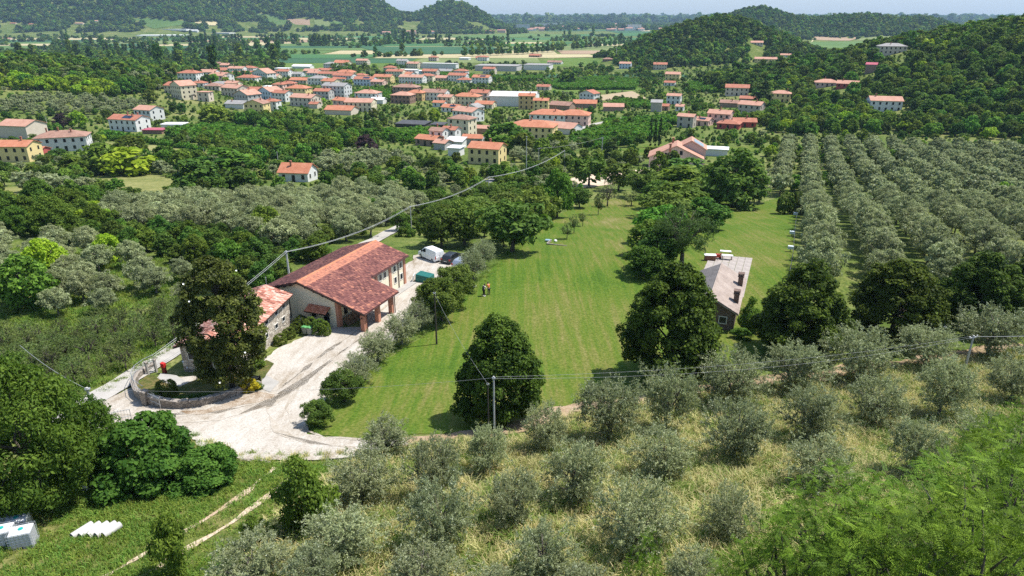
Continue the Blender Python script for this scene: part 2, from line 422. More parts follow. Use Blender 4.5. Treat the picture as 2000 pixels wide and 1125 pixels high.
# R crown radius, H crown height, z0 height of its underside, outline radius up the height, leaf count and length, clumps and their radius
SPEC = {
 'olive':   dict(R=2.35, H=3.0, z0=1.15, prof=((0, .32), (.2, .85), (.5, 1), (.8, .8), (1, .35)), n=17000, L=.155, W=.32, nc=95, rc=.42, spray=1, leaf='olive', bark=1, fan=.75, shell=.25),
 'young':   dict(R=1.7, H=2.2, z0=1.0, prof=((0, .5), (.3, .95), (.6, 1), (1, .5)), n=2600, L=.19, W=.32, nc=34, rc=.38, spray=1, leaf='youngleaf', fan=.8, shell=.3),
 'linden':  dict(R=3.4, H=7.3, z0=.7, prof=((0, .74), (.12, .98), (.35, 1), (.6, .82), (.82, .50), (1, .12)), n=36000, L=.21, W=.75, nc=260, rc=.62, leaf='linden', fan=.5, shell=.72),
 'magnolia': dict(R=3.6, H=10.4, z0=1.1, prof=((0, .45), (.12, .82), (.35, 1), (.65, .86), (.86, .64), (1, .24)), n=32000, L=.27, W=.5, nc=230, rc=.62, leaf='magnolia', fan=.5, shell=.7),
 'walnut':  dict(R=4.2, H=7.5, z0=.9, prof=((0, .7), (.2, .98), (.45, 1), (.75, .72), (1, .2)), n=34000, L=.25, W=.42, nc=170, rc=.85, leaf='walnut', fan=.6, shell=.68),
 'fig':     dict(R=3.2, H=4.2, z0=.4, prof=((0, .8), (.3, 1), (.6, .88), (.85, .6), (1, .25)), n=17000, L=.27, W=.75, nc=110, rc=.7, leaf='fig', fan=.7, shell=.65),
 'broad':   dict(R=3.4, H=5.4, z0=.9, prof=((0, .62), (.2, .95), (.5, 1), (.8, .68), (1, .15)), n=15000, L=.26, W=.6, nc=95, rc=.85, leaf='broad', fan=.6, shell=.62),
 'dark':    dict(R=3.2, H=5.6, z0=.4, prof=((0, .7), (.25, 1), (.6, .9), (.85, .55), (1, .15)), n=15000, L=.25, W=.6, nc=95, rc=.8, leaf='dark', fan=.6, shell=.65),
 'lime':    dict(R=3.2, H=4.6, z0=.5, prof=((0, .7), (.25, 1), (.6, .9), (.85, .55), (1, .15)), n=12000, L=.28, W=.55, nc=80, rc=.85, leaf='lime', fan=.6, shell=.65),
 'cherry':  dict(R=3.0, H=3.5, z0=1.2, prof=((0, .35), (.2, .8), (.5, 1), (.78, .85), (1, .3)), n=9000, L=.27, W=.5, nc=80, rc=.7, leaf='cherry', fan=.85, shell=.4),
 'bush':    dict(R=1.3, H=2.0, z0=.05, prof=((0, .7), (.3, 1), (.65, .85), (1, .25)), n=4500, L=.16, W=.5, nc=30, rc=.42, leaf='walnut', fan=.6, shell=.35, lump=.3),
 'vine':    dict(R=.9, H=1.5, z0=.4, prof=((0, .8), (.5, 1), (1, .5)), n=1600, L=.22, W=.8, nc=20, rc=.4, leaf='vine', fan=.5, shell=.5),
 'pine':    dict(R=4.4, H=3.6, z0=3.0, prof=((0, .45), (.25, .92), (.5, 1), (.8, .75), (1, .3)), n=16000, L=.26, W=.16, nc=120, rc=.75, leaf='pine', fan=.95, shell=.5),
 'poplar':  dict(R=2.2, H=19, z0=1.2, prof=((0, .5), (.15, .9), (.4, 1), (.75, .75), (1, .1)), n=15000, L=.4, W=.7, nc=120, rc=.9, leaf='broad', fan=.2, shell=.6),
 'roundpoplar': dict(R=4.5, H=13, z0=3, prof=((0, .5), (.2, .9), (.5, 1), (.8, .75), (1, .25)), n=15000, L=.4, W=.7, nc=90, rc=1.5, leaf='broad', fan=.4, shell=.6),
 'cypress': dict(R=.95, H=11, z0=.3, prof=((0, .6), (.2, 1), (.6, .9), (.85, .6), (1, .08)), n=12000, L=.2, W=.3, nc=110, rc=.3, leaf='cypress', fan=.1, shell=.8),
 'conifer': dict(R=3.2, H=10.5, z0=.5, prof=((0, .85), (.12, 1), (.5, .66), (.8, .3), (1, .04)), n=14000, L=.3, W=.25, nc=160, rc=.6, leaf='pine', fan=.3, shell=.55),
 'purple':  dict(R=3.2, H=5.4, z0=.8, prof=((0, .62), (.2, .95), (.5, 1), (.8, .68), (1, .15)), n=12000, L=.27, W=.6, nc=80, rc=.8, leaf='purple', fan=.6, shell=.6),
 'hedge':   dict(R=1.5, H=2.4, z0=.05, prof=((0, .9), (.3, 1), (.7, .88), (.9, .6), (1, .3)), n=7000, L=.14, W=.6, nc=110, rc=.28, leaf='hedge', fan=.3, shell=.88, lump=.04),
 'yellow':  dict(R=.8, H=.9, z0=.05, prof=((0, .8), (.4, 1), (.8, .7), (1, .3)), n=2600, L=.12, W=.7, nc=40, rc=.22, leaf='yellow', fan=.3, shell=.8),
 'bare':    dict(R=2.0, H=3.2, z0=1.0, prof=((0, .4), (.4, 1), (.8, .8), (1, .4)), n=900, L=.2, W=.4, nc=40, rc=.5, leaf='bare', fan=.9, shell=.3),
 'locust':  dict(R=2.9, H=4.2, z0=5.2, prof=((0, .55), (.25, .95), (.5, 1), (.8, .8), (1, .3)), n=18000, L=.105, W=.36, nc=90, rc=.55, leaf='locust', fan=.9, shell=.6, frond=1),
}
LODF = {0: (1, 1), 1: (.30, 1.75), 2: (.085, 3.3), 3: (.018, 7.0)}
def unit(a): return a / np.maximum(np.linalg.norm(a, axis=-1, keepdims=True), 1e-9)
def crown_np(sp, lod, g):
    fn, fl = LODF[lod]
    n = max(int(sp['n'] * fn), 90); L = sp['L'] * fl
    nc = sp['nc'] if lod < 2 else max(sp['nc'] // (2 if lod == 2 else 5), 14)
    rc = sp['rc'] * (1, 1.15 if sp.get('spray') else 1, 1.2, 1.6)[lod]
    pt, pr = np.array(sp['prof']).T
    cand = g.random(nc * 8)
    keep = cand[g.random(nc * 8) < np.interp(cand, pt, pr)][:nc]
    t = np.resize(keep, nc); phi = g.random(nc) * 6.2832
    k1, k2 = g.random(2) * 6.28
    lump = 1 + sp.get('lump', .17) * (np.sin(2 * phi + k1) * np.cos(4 * t + k2) + .7 * np.sin(5 * phi + 7 * t + k2)) + sp.get('lump', .17) * .55 * g.standard_normal(nc)
    f = np.sqrt(sp['shell'] ** 2 + (1 - sp['shell'] ** 2) * g.random(nc))
    r = np.interp(t, pt, pr) * sp['R'] * lump * f * (.86 if sp.get('spray') else .80 if sp['rc'] / sp['R'] > .15 else .86)
    C = np.stack([r * np.cos(phi), r * np.sin(phi), sp['z0'] + sp['H'] * (.04 + .92 * t) + .15 * sp['R'] * .3 * g.standard_normal(nc)], 1)
    axisz = sp['z0'] + sp['H'] * .4
    out = unit(C - np.array([0, 0, axisz]) * 1.0)
    ci = g.integers(0, nc, n) if not sp.get('frond') else np.repeat(g.integers(0, nc, n // 18 + 1), 18)[:n]
    ctint = g.random(nc)
    if sp.get('frond') and lod == 0:                       # pinnate fronds: leaflets in pairs along a stalk
        nf = n // 18 + 1
        fc = ci[::18][:nf] if len(ci[::18]) >= nf else np.resize(ci[::18], nf)
        base = C[fc] + g.standard_normal((nf, 3)) * rc * .55
        ax = unit(out[fc] * .7 + g.standard_normal((nf, 3)) * .6); ax[:, 2] *= .3; ax = unit(ax); fl_ = .44 + .2 * g.random(nf)
        nrm = unit(np.array([0, 0, 1.0]) + g.standard_normal((nf, 3)) * .3)
        side = unit(np.cross(ax, nrm)); nrm = np.cross(side, ax)
        j = np.arange(18); s = (j // 2 + .8) / 9.5; sg = np.where(j % 2 == 0, 1, -1)
        P = base[:, None] + ax[:, None] * (fl_[:, None] * s)[..., None] - np.array([0, 0, 1]) * (s ** 2 * .10)[None, :, None] + side[:, None] * (sg * .05)[None, :, None]
        D = side[:, None] * sg[None, :, None] + ax[:, None] * .35
        N = nrm[:, None] + np.zeros_like(P)
        P, D, N = P.reshape(-1, 3), unit(D.reshape(-1, 3)), N.reshape(-1, 3)
        tint = np.repeat(np.clip(.5 * ctint[fc] + .5 * g.random(nf), 0, 1), 18)
        n = len(P)
    else:
        if sp.get('spray') and lod < 1:                   # leaves strung along arching shoots
            per = 22 if lod == 0 else 10
            ns = n // per; cs = g.integers(0, nc, ns)
            b = C[cs] + g.standard_normal((ns, 3)) * rc * .62
            ax = unit(out[cs] * .75 + g.standard_normal((ns, 3)) * .65 + np.array([0, 0, .35]))
            ln = rc * (.8 + .9 * g.random(ns))
            s = g.random((ns, per))
            P = b[:, None] + ax[:, None] * (ln[:, None] * s)[..., None] + g.standard_normal((ns, per, 3)) * .05 * sp['R'] / 2.3 - np.array([0, 0, 1]) * (s ** 2 * .12 * ln[:, None])[..., None]
            D = ax[:, None] + g.standard_normal((ns, per, 3)) * .75
            tint = np.clip(.4 * ctint[cs][:, None] + .3 * g.random((ns, 1)) + .3 * g.random((ns, per)), 0, 1).ravel()
            P, D = P.reshape(-1, 3), unit(D.reshape(-1, 3)); n = len(P)
            N = unit(g.standard_normal((n, 3)) + np.repeat(out[cs], per, 0) * .6 + np.array([0, 0, .9]))
        else:
            u = unit(g.standard_normal((n, 3)) + out[ci] * .55 + np.array([0, 0, .3]))
            P = C[ci] + u * rc * (.55 + .5 * g.random((n, 1))) * np.array([1, 1, .72])
            N = unit(u * .8 + g.standard_normal((n, 3)) * .5 + np.array([0, 0, .6]))
            D = unit(np.cross(N, g.standard_normal((n, 3))) + np.array([0, 0, -.25]))
            tint = np.clip(.45 * ctint[ci] + .55 * g.random(n), 0, 1)
    P[:, 2] = np.maximum(P[:, 2], .04)
    ll = L * (.7 + .6 * g.random((n, 1))); ww = ll * sp['W'] * (.8 + .4 * g.random((n, 1))) * (1 if lod == 0 else (1.2, 1.5, 1.5)[lod - 1] if sp['W'] < .5 else 1)
    s = unit(np.cross(D, N))
    bend = np.cross(s, D) * ll * .10
    V = np.stack([P - D * ll / 2, P + s * ww / 2 + bend, P + D * ll / 2, P - s * ww / 2 + bend], 1).reshape(-1, 3)
    return V, np.arange(4 * n).reshape(-1, 4), tint, C
def trunk_mb(sp, C, g, r0=None, nb=None):
    mb = MB()
    R0 = r0 or max(.05 * sp['R'] + .02 * sp['z0'], .05); z0 = sp['z0']
    lean = g.standard_normal(2) * .06 * sp['R']
    fork = Vector((lean[0], lean[1], z0 * .9 + sp['H'] * (.04 if sp['fan'] > .6 else .25)))
    mb.tube([(0, 0, -.35), (lean[0] * .3, lean[1] * .3, fork.z * .4), tuple(fork)], [R0 * 1.35, R0, R0 * .8], 7)
    if sp['fan'] <= .6: mb.tube([tuple(fork), (lean[0], lean[1], z0 + sp['H'] * .85)], [R0 * .8, R0 * .2], 6)
    nb = nb or (14 if sp['fan'] > .6 else 10)
    for c in C[g.permutation(len(C))[:nb]]:
        c = Vector(c); b = fork if sp['fan'] > .6 else Vector((lean[0], lean[1], min(max(fork.z, c.z - 1.2), z0 + sp['H'] * .7)))
        m1 = b.lerp(c, .45) + Vector(g.standard_normal(3)) * .08 * sp['R'] + Vector((0, 0, .1 * sp['R']))
        mb.tube([tuple(b), tuple(m1), tuple(c)], [R0 * .55, R0 * .33, R0 * .1], 5)
        if sp['fan'] > .6:
            for q in range(2):
                e = m1 + Vector(g.standard_normal(3)) * .22 * sp['R'] + Vector((0, 0, .25 * sp['R']))
                mb.tube([tuple(m1), tuple(e)], [R0 * .28, R0 * .07], 4)
    return mb
PROTO = {}
NVAR = {'olive': 5, 'young': 4, 'linden': 3, 'broad': 4, 'dark': 3, 'cherry': 4, 'locust': 3, 'bush': 3, 'walnut': 2, 'lime': 3}
def proto(kind, lod, var):
    """(crown mesh, trunk mesh) of a near plant, or (one joined mesh, None) of a far one."""
    key = (kind, lod, var)
    if key in PROTO: return PROTO[key]
    sp = SPEC[kind]; g = np.random.default_rng(abs(hash(kind)) % 1 + sum(map(ord, kind)) * 13 + var * 7 + lod)
    V, F, tint, C = crown_np(sp, lod, g)
    bark = m_greybark if sp.get('bark') else m_bark
    if lod <= 1:
        PROTO[key] = (npmesh(kind + '_crown', V, F, lm(sp['leaf']), None, tint), trunk_mb(sp, C, g).mesh(kind + '_trunk', bark, True))
    else:
        tb = MB(); R0 = .06 * sp['R'] + .02
        tb.tube([(0, 0, -.3), (0, 0, sp['z0'] + sp['H'] * .3)], [R0, R0 * .5], 4, cap=False)
        n0 = len(V); V = np.vstack([V, np.array(tb.v)]); F = np.vstack([F, np.array(tb.f) + n0])
        mi = np.r_[np.zeros(len(F) - len(tb.f)), np.ones(len(tb.f))]
        PROTO[key] = (npmesh(kind + '_plant', V, F, [lm(sp['leaf']), bark], mi, np.r_[tint, np.zeros(len(tb.f))]), None)
    return PROTO[key]
NAMES = dict(olive='olive_tree', young='young_olive_tree', linden='linden_tree', magnolia='magnolia_tree', walnut='walnut_tree', fig='fig_tree', broad='broadleaf_tree',
             dark='dark_broadleaf_tree', lime='bright_green_tree', cherry='cherry_tree', bush='bush', vine='vine', pine='pine_tree', poplar='poplar_tree', roundpoplar='poplar_tree',
             cypress='cypress_tree', conifer='conifer_tree', purple='purple_leaf_tree', hedge='hedge_bush', yellow='yellow_bush', bare='bare_tree', locust='locust_tree')
CATS = dict(olive='olive tree', young='olive tree', bush='bush', hedge='bush', yellow='bush', vine='vine')
OCC = {}
def occ_add(x, y, r): OCC.setdefault((int(x // 12), int(y // 12)), []).append((x, y, r))
def occ_hit(x, y, r, k=.8):
    i, j = int(x // 12), int(y // 12)
    for a in (-1, 0, 1):
        for b in (-1, 0, 1):
            for (X, Y, Q) in OCC.get((i + a, j + b), ()):
                if (X - x) ** 2 + (Y - y) ** 2 < (k * (Q + r)) ** 2: return True
    return False
def lod_of(p):
    d = Vector((p[0], p[1], p[2] - CZ)).length
    return 0 if d < 100 else 1 if d < 190 else 2 if d < 620 else 3
COUNT = {}
def plant(kind, p, rad, height=None, label=None, group=None, cat=None, lod=None, rz=None, name=None, z=None):
    """One plant of crown radius rad and overall height, standing at p."""
    sp = SPEC[kind]; lod = lod_of(p) if lod is None else lod
    v = COUNT.get(kind, 0) % NVAR.get(kind, 1); COUNT[kind] = COUNT.get(kind, 0) + 1
    cm, tm = proto(kind, lod, v)
    s = rad / sp['R']; hh = height / (sp['z0'] + sp['H']) if height else s
    rz = random.random() * 6.2832 if rz is None else rz
    nm = name or NAMES[kind]
    z = hz(p[0], p[1]) if z is None else z
    if tm:
        o = empty(nm, (p[0], p[1], z), rz)
        link('crown', cm, o); link('trunk', tm, o)
    else:
        o = link(nm, cm); o.location = (p[0], p[1], z); o.rotation_euler = (0, 0, rz)
    o.scale = (s * random.uniform(.94, 1.06), s * random.uniform(.94, 1.06), hh)
    tag(o, label, cat or CATS.get(kind, 'tree'), group)
    occ_add(p[0], p[1], rad)
    return o
def plant_px(kind, px, py, w, h=None, label=None, **k):
    """A plant whose foot is seen at (px, py) and whose crown is w pixels wide and h tall in the photograph."""
    p = at(px, py); m = pxm(p)
    dep = math.atan2(CZ - p[2], p[1])
    hm = max(h - .2 * w * math.sin(dep), .4 * h) / m / math.cos(dep) * (.90 if kind == 'olive' else 1) if h else None
    return plant(kind, p, w / 2 / m * (.95 if kind == 'olive' else 1.1 if kind in ('broad', 'dark', 'cherry') else 1), hm, label, **k)

SETS = {}
def stuff(name, recs, step=0, kind='stuff', label=None):
    """Far masses nobody could count: one object of points, each wearing one of the plants standing elsewhere. recs: (kind, lod, var, x, y, z, scale, zscale)."""
    if not recs: return
    keys = sorted({r[:3] for r in recs})
    col = bpy.data.collections.new(name + '_kinds')
    host = {}
    for k in keys:
        me = proto(*k)[0]
        o = next((q for q in COL.objects if q.data is me), None)
        if o is None: o = host_plant(k, next(r for r in recs if r[:3] == k))
        host[k] = o
    order = sorted(keys, key=lambda k: host[k].name)
    for k in order: col.objects.link(host[k])
    # collection children are picked in alphabetical order
    idx = {k: i for i, k in enumerate(sorted(order, key=lambda k: host[k].name))}
    me = bpy.data.meshes.new(name)
    me.vertices.add(len(recs)); me.vertices.foreach_set('co', np.array([r[3:6] for r in recs], np.float32).ravel())
    def attr(nm, typ, vals, f='value'):
        a = me.attributes.new(nm, typ, 'POINT'); a.data.foreach_set(f, vals)
    attr('pick', 'INT', np.array([idx[r[:3]] for r in recs], np.int32))
    attr('size', 'FLOAT_VECTOR', np.array([(r[6], r[6], r[7]) for r in recs], np.float32).ravel(), 'vector')
    attr('turn', 'FLOAT_VECTOR', np.stack([np.zeros(len(recs)), np.zeros(len(recs)), rng.random(len(recs)) * 6.2832], 1).astype(np.float32).ravel(), 'vector')
    o = tag(link(name, me), label, kind=kind)
    ng = bpy.data.node_groups.new(name, 'GeometryNodeTree')
    ng.interface.new_socket('Geometry', in_out='INPUT', socket_type='NodeSocketGeometry')
    ng.interface.new_socket('Geometry', in_out='OUTPUT', socket_type='NodeSocketGeometry')
    N = ng.nodes; gi, go = N.new('NodeGroupInput'), N.new('NodeGroupOutput')
    ci = N.new('GeometryNodeCollectionInfo'); ci.inputs['Collection'].default_value = col
    ci.inputs['Separate Children'].default_value = True; ci.inputs['Reset Children'].default_value = True
    ip = N.new('GeometryNodeInstanceOnPoints'); ip.inputs['Pick Instance'].default_value = True
    def na(nm, typ):
        a = N.new('GeometryNodeInputNamedAttribute'); a.data_type = typ; a.inputs[0].default_value = nm; return a.outputs['Attribute']
    e2r = N.new('FunctionNodeEulerToRotation')
    lk = ng.links.new
    lk(gi.outputs[0], ip.inputs['Points']); lk(ci.outputs[0], ip.inputs['Instance'])
    lk(na('pick', 'INT'), ip.inputs['Instance Index']); lk(na('size', 'FLOAT_VECTOR'), ip.inputs['Scale'])
    lk(na('turn', 'FLOAT_VECTOR'), e2r.inputs[0]); lk(e2r.outputs[0], ip.inputs['Rotation'])
    lk(ip.outputs[0], go.inputs[0])
    md = o.modifiers.new('spread', 'NODES'); md.node_group = ng
    return o
def host_plant(k, r):
    """A plant of a kind no single tree uses yet, standing where the first of its mass stands."""
    o = link(NAMES[k[0]], proto(*k)[0]); o.location = r[3:6]; o.scale = (r[6], r[6], r[7])
    X, Y = to_px(r[3], r[4], r[5]); f = globals().get('place_words')
    lab = (f and k[0] in BASE and f('far ' + BASE[k[0]], X, Y)) or HOSTLABEL.get(k[0], 'one of the far trees on the valley floor')
    return tag(o, lab, CATS.get(k[0], 'tree'), 'far trees among the woods')
HOSTLABEL = {}

# ------------------------------------------------------------------ buildings
WALLC = dict(white=(.64, .63, .60), cream=(.64, .56, .40), yellow=(.66, .52, .24), ochre=(.55, .38, .18), pink=(.62, .42, .35), grey=(.42, .40, .38), beige=(.55, .47, .38),
             red=(.40, .08, .07), brick=(.30, .20, .15), blue=(.48, .55, .64), stone=(.42, .37, .31), brown=(.24, .15, .11), palegrey=(.58, .57, .55), dark=(.06, .055, .05))
def wallm(c): return paint(c + '_render', WALLC[c], .85, var=.07, scale=.6)
ROOFC = {}
def roofm(k):
    if k not in ROOFC:
        c = dict(red=[(.24, .085, .05), (.37, .145, .09), (.44, .215, .15)], orange=[(.30, .105, .058), (.43, .17, .095), (.50, .25, .16)], pale=[(.33, .165, .115), (.45, .24, .17), (.51, .32, .24)],
                 brown=[(.16, .09, .07), (.30, .17, .125), (.40, .25, .19)], grey=[(.20, .19, .18), (.28, .265, .25), (.36, .34, .32)], sheet=[(.40, .38, .36), (.52, .50, .48), (.60, .58, .56)], white=[(.66, .66, .65), (.74, .74, .73), (.8, .8, .79)],
                 magenta=[(.28, .06, .09), (.36, .09, .12), (.40, .14, .15)], dark=[(.05, .05, .055), (.07, .07, .075), (.10, .10, .10)])[k]
        ROOFC[k] = tiled(k + '_roof', c, .35, 2.2)
    return ROOFC[k]
m_pane = paint('window_glass', (.018, .022, .026), .15, var=.2)
m_trim = paint('pale_trim', (.66, .63, .57), .8, var=.05)
m_shutter = paint('brown_shutter', (.075, .045, .03), .7)
m_solar = paint('solar_cells', (.018, .026, .05), .2, var=.2)
m_brickred = paint('chimney_brick', (.36, .16, .10), .9, var=.25, scale=5)
WIN = {}
def window_mesh(w, h, frame=True):
    k = (round(w, 1), round(h, 1), frame)
    if k not in WIN:
        mb = MB(); t = .09
        if frame:
            mb.box(-w / 2 - t, w / 2 + t, -.05, .02, -h / 2 - t, -h / 2, 0); mb.box(-w / 2 - t, w / 2 + t, -.05, .02, h / 2, h / 2 + t, 0)
            mb.box(-w / 2 - t, -w / 2, -.05, .02, -h / 2, h / 2, 0); mb.box(w / 2, w / 2 + t, -.05, .02, -h / 2, h / 2, 0)
        mb.box(-w / 2, w / 2, -.02, .015, -h / 2, h / 2, 1)
        WIN[k] = mb.mesh('window', [m_trim, m_pane])
    return WIN[k]
FOOT, FRONT = [], []
def put_window(root, x, y, z, rz, w=.95, h=1.3, frame=True, name='window'):
    o = link(name, window_mesh(w, h, frame), root); o.location = (x, y, z); o.rotation_euler = (0, 0, rz); return o
def roof_block(root, w, d, h, rise, kind, rm, ax='x', over=.45, x0=0, y0=0, name='roof', z0=0):
    """Roof over a block w wide (x), d deep (y), eaves at h. kind: gable, hip, flat, mono."""
    mb = MB(); a, b = w / 2 + over, d / 2 + over; cx, cy_ = x0, y0 + d / 2; h += z0
    th = .16; dz = rise / ((d if ax == 'x' else w) / 2) * over if kind != 'flat' else 0
    e = h - dz
    if kind == 'gable':
        if ax == 'x':
            for s in (-1, 1):
                P = [(cx - a, cy_ + s * b, e), (cx + a, cy_ + s * b, e), (cx + a, cy_, h + rise), (cx - a, cy_, h + rise)]
                mb.slab(P if s < 0 else P[::-1], th)
        else:
            for s in (-1, 1):
                P = [(cx + s * a, cy_ - b, e), (cx + s * a, cy_ + b, e), (cx, cy_ + b, h + rise), (cx, cy_ - b, h + rise)]
                mb.slab(P if s > 0 else P[::-1], th)
    elif kind == 'hip':
        r = max(a - b, .3) if w >= d else 0; r2 = max(b - a, .3) if d > w else 0
        A, B = (cx - r, cy_ - r2, h + rise), (cx + r, cy_ + r2, h + rise)
        c = [(cx - a, cy_ - b, e), (cx + a, cy_ - b, e), (cx + a, cy_ + b, e), (cx - a, cy_ + b, e)]
        v = c + [(x, y, z - th) for x, y, z in c] + [A, B]
        f = [(0, 1, 9, 8), (1, 2, 9), (2, 3, 8, 9), (3, 0, 8)] if w >= d else [(0, 1, 8), (1, 2, 9, 8), (2, 3, 9), (3, 0, 8, 9)]
        mb.add(v, f + [(7, 6, 5, 4)] + [((i + 1) % 4, i, 4 + i, 4 + (i + 1) % 4) for i in range(4)])
    elif kind == 'mono':
        P = [(cx - a, cy_ - b, h - .1), (cx + a, cy_ - b, h - .1), (cx + a, cy_ + b, h + rise), (cx - a, cy_ + b, h + rise)]
        mb.slab(P, th)
    else:
        mb.box(cx - a, cx + a, cy_ - b, cy_ + b, h + .003, h + .25)
    return mb.build(name, rm, root)
def wall_block(root, w, d, h, rise, kind, wm, ax='x', x0=0, y0=0, name='wall', z0=0):
    mb = MB(); x1, x2, y1, y2 = x0 - w / 2, x0 + w / 2, y0, y0 + d; b = z0 if z0 else -2.0; H = h + z0; q = .12
    if kind == 'gable' and ax == 'x':
        P = [(y1, b), (y2, b), (y2, H - q), ((y1 + y2) / 2, H + rise - q * 1.2), (y1, H - q)]
        n = 5; V = [(x1, y, z) for y, z in P] + [(x2, y, z) for y, z in P]
        mb.add(V, [(4, 3, 2, 1, 0), (5, 6, 7, 8, 9)] + [(i, (i + 1) % n, n + (i + 1) % n, n + i) for i in range(n)])
    elif kind == 'gable':
        mb.prism([(x1, b), (x2, b), (x2, H - q), (x0, H + rise - q * 1.2), (x1, H - q)], y1, y2)
    else: mb.box(x1, x2, y1, y2, b, H - .05 if kind != 'flat' else H)
    return mb.build(name, wm, root)
def chimney(roof, x, y, z, hh=1.1, s=.5, m=None):
    mb = MB(); mb.box(x - s / 2, x + s / 2, y - s / 2, y + s / 2, z - 1.0, z + hh); mb.box(x - s * .68, x + s * .68, y - s * .68, y + s * .68, z + hh + .003, z + hh + .14)
    for q in (-1, 1): mb.box(x + q * s * .4 - .06, x + q * s * .4 + .06, y - s * .5, y + s * .5, z + hh + .143, z + hh + .38)
    mb.box(x - s * .7, x + s * .7, y - s * .7, y + s * .7, z + hh + .383, z + hh + .47)
    return mb.build('chimney', m or m_brickred, roof)
HOUSES = []
def house(px, py, w_px, st, roof, rc, wc, rot=-18, dm=None, label=None, rise=None, win=True, w=None, chim=1, ax='x', solar=0, name='house', cat='house', sidewin=True, hfac=2.9, y_back=None):
    """A house whose front foot is centred at (px, py) in the photograph and whose front is about w_px wide there."""
    p = at(px, py); m = pxm(p)
    w = w or w_px / m / math.cos(R(rot)) * 1.02
    d = dm or max(6.0, min(w * .72, 11.0))
    rz = R(rot) - math.atan2(p.x, p.y) * .35
    root = empty(name, p, rz)
    h = st * hfac + .25
    rs = rise if rise is not None else (min(w, d) * .5 * .36 if roof == 'hip' else (d if ax == 'x' else w) * .5 * .36)
    kind = roof
    wall_block(root, w, d, h, rs, kind, wallm(wc), ax)
    ro = roof_block(root, w, d, h, rs, kind, roofm(rc), ax)
    g = random.Random(int(px * 7 + py))
    for c in range(chim if kind in ('gable', 'hip') else 0):
        cx, cy_ = g.uniform(-.32, .32) * w, d * g.choice((.32, .62, .45))
        frac = 1 - abs(cy_ - d / 2) / (d / 2) if ax == 'x' else 1 - abs(cx) / (w / 2)
        chimney(ro, cx, cy_, h + rs * max(frac, .1) - .1, .9 + .4 * g.random())
    if solar:
        mb = MB(); sl = rs / (d / 2); y0, y1 = d * .10, d * .36
        mb.slab([(-w * .05, y0, h + sl * y0 + .12), (w * .28, y0, h + sl * y0 + .12), (w * .28, y1, h + sl * y1 + .12), (-w * .05, y1, h + sl * y1 + .12)], .06)
        mb.build('solar_panel', m_solar, ro)
    if win:
        near = p.y < 240
        nf = max(2, int(w / 3.0)); ns = max(1, int(d / 3.4)); door = nf // 2 if st >= 1 else -1
        for s in range(int(st)):
            z = 1.55 + s * hfac
            for i in range(nf):
                x = -w / 2 + w * (i + .5) / nf
                if s == 0 and i == door: put_window(root, x, -.012, 1.1, 0, 1.1, 2.2, near, 'door')
                else: put_window(root, x, -.012, z, 0, 1.05, 1.45, near)
            if sidewin:
                for i in range(ns): put_window(root, w / 2 + .012, d * (i + .5) / ns, z, R(90), 1.0, 1.4, near)
                if p.x > 40:
                    for i in range(ns): put_window(root, -w / 2 - .012, d * (i + .5) / ns, z, R(-90), 1.0, 1.4, near)
    c, s_ = math.cos(rz), math.sin(rz)
    FOOT.append([(p.x + c * x - s_ * y, p.y + s_ * x + c * y) for x, y in ((-w / 2 - 1.5, -4.0), (w / 2 + 1.5, -4.0), (w / 2 + 1.5, d + 1), (-w / 2 - 1.5, d + 1))])
    FRONT.append([(p.x + c * x - s_ * y, p.y + s_ * x + c * y) for x, y in ((-w / 2 - 3, -max(15, .09 * p.y)), (w / 2 + 4, -max(15, .09 * p.y)), (w / 2 + 4, d + 1), (-w / 2 - 3, d + 1))])
    tag(root, label, cat)
    HOUSES.append((root, px, py, label, wc, roof, rc, st))
    return root
# px, py, width px, storeys, roof, roof colour, wall colour, options
V = []
def z4(zx, zy, w_, *a, **k): V.append((300 + .2 * zx, 100 + .2 * zy, .2 * w_, a, k))
def z5(zx, zy, w_, *a, **k): V.append((650 + .2 * zx, 100 + .2 * zy, .2 * w_, a, k))
def z6(zx, zy, w_, *a, **k): V.append((900 + .2 * zx, 150 + .2 * zy, .2 * w_, a, k))
def z3(zx, zy, w_, *a, **k): V.append((1300 + .35 * zx, .35 * zy, .35 * w_, a, k))
def z1(zx, zy, w_, *a, **k): V.append((.35 * zx, .35 * zy, .35 * w_, a, k))
z4(330, 287, 185, 2, 'hip', 'red', 'white', label='white two-storey house with red hipped roof, last before the woods behind the village')
z4(525, 272, 150, 2, 'gable', 'pale', 'white'); z4(620, 305, 160, 2, 'gable', 'pale', 'white', -35)
z4(900, 290, 190, 1, 'hip', 'red', 'white'); z4(1040, 272, 170, 2, 'gable', 'pale', 'white', -40, ax='y'); z4(1150, 272, 120, 1, 'gable', 'pale', 'cream')
z4(920, 215, 120, 2, 'hip', 'red', 'white'); z4(620, 205, 150, 1, 'gable', 'red', 'pink'); z4(720, 185, 140, 2, 'gable', 'pale', 'beige'); z4(690, 212, 180, 1, 'gable', 'red', 'cream')
z4(800, 220, 150, 2, 'gable', 'pale', 'white'); z4(830, 245, 150, 1, 'gable', 'red', 'beige'); z4(620, 165, 70, 2, 'gable', 'brown', 'brick')
z4(1265, 252, 110, 2, 'gable', 'red', 'white'); z4(1380, 250, 120, 1, 'gable', 'grey', 'palegrey'); z4(1530, 218, 140, 1, 'gable', 'pale', 'beige')
z4(1245, 195, 130, 1, 'flat', 'white', 'white', win=False, label='long white flat-roofed shed at the far edge of the village'); z4(1440, 172, 180, 1, 'gable', 'white', 'white', win=False)
z4(1715, 172, 110, 2, 'hip', 'grey', 'palegrey'); z4(1830, 160, 140, 2, 'gable', 'orange', 'ochre'); z4(1660, 212, 120, 1, 'gable', 'red', 'beige'); z4(1690, 248, 170, 1, 'gable', 'red', 'cream')
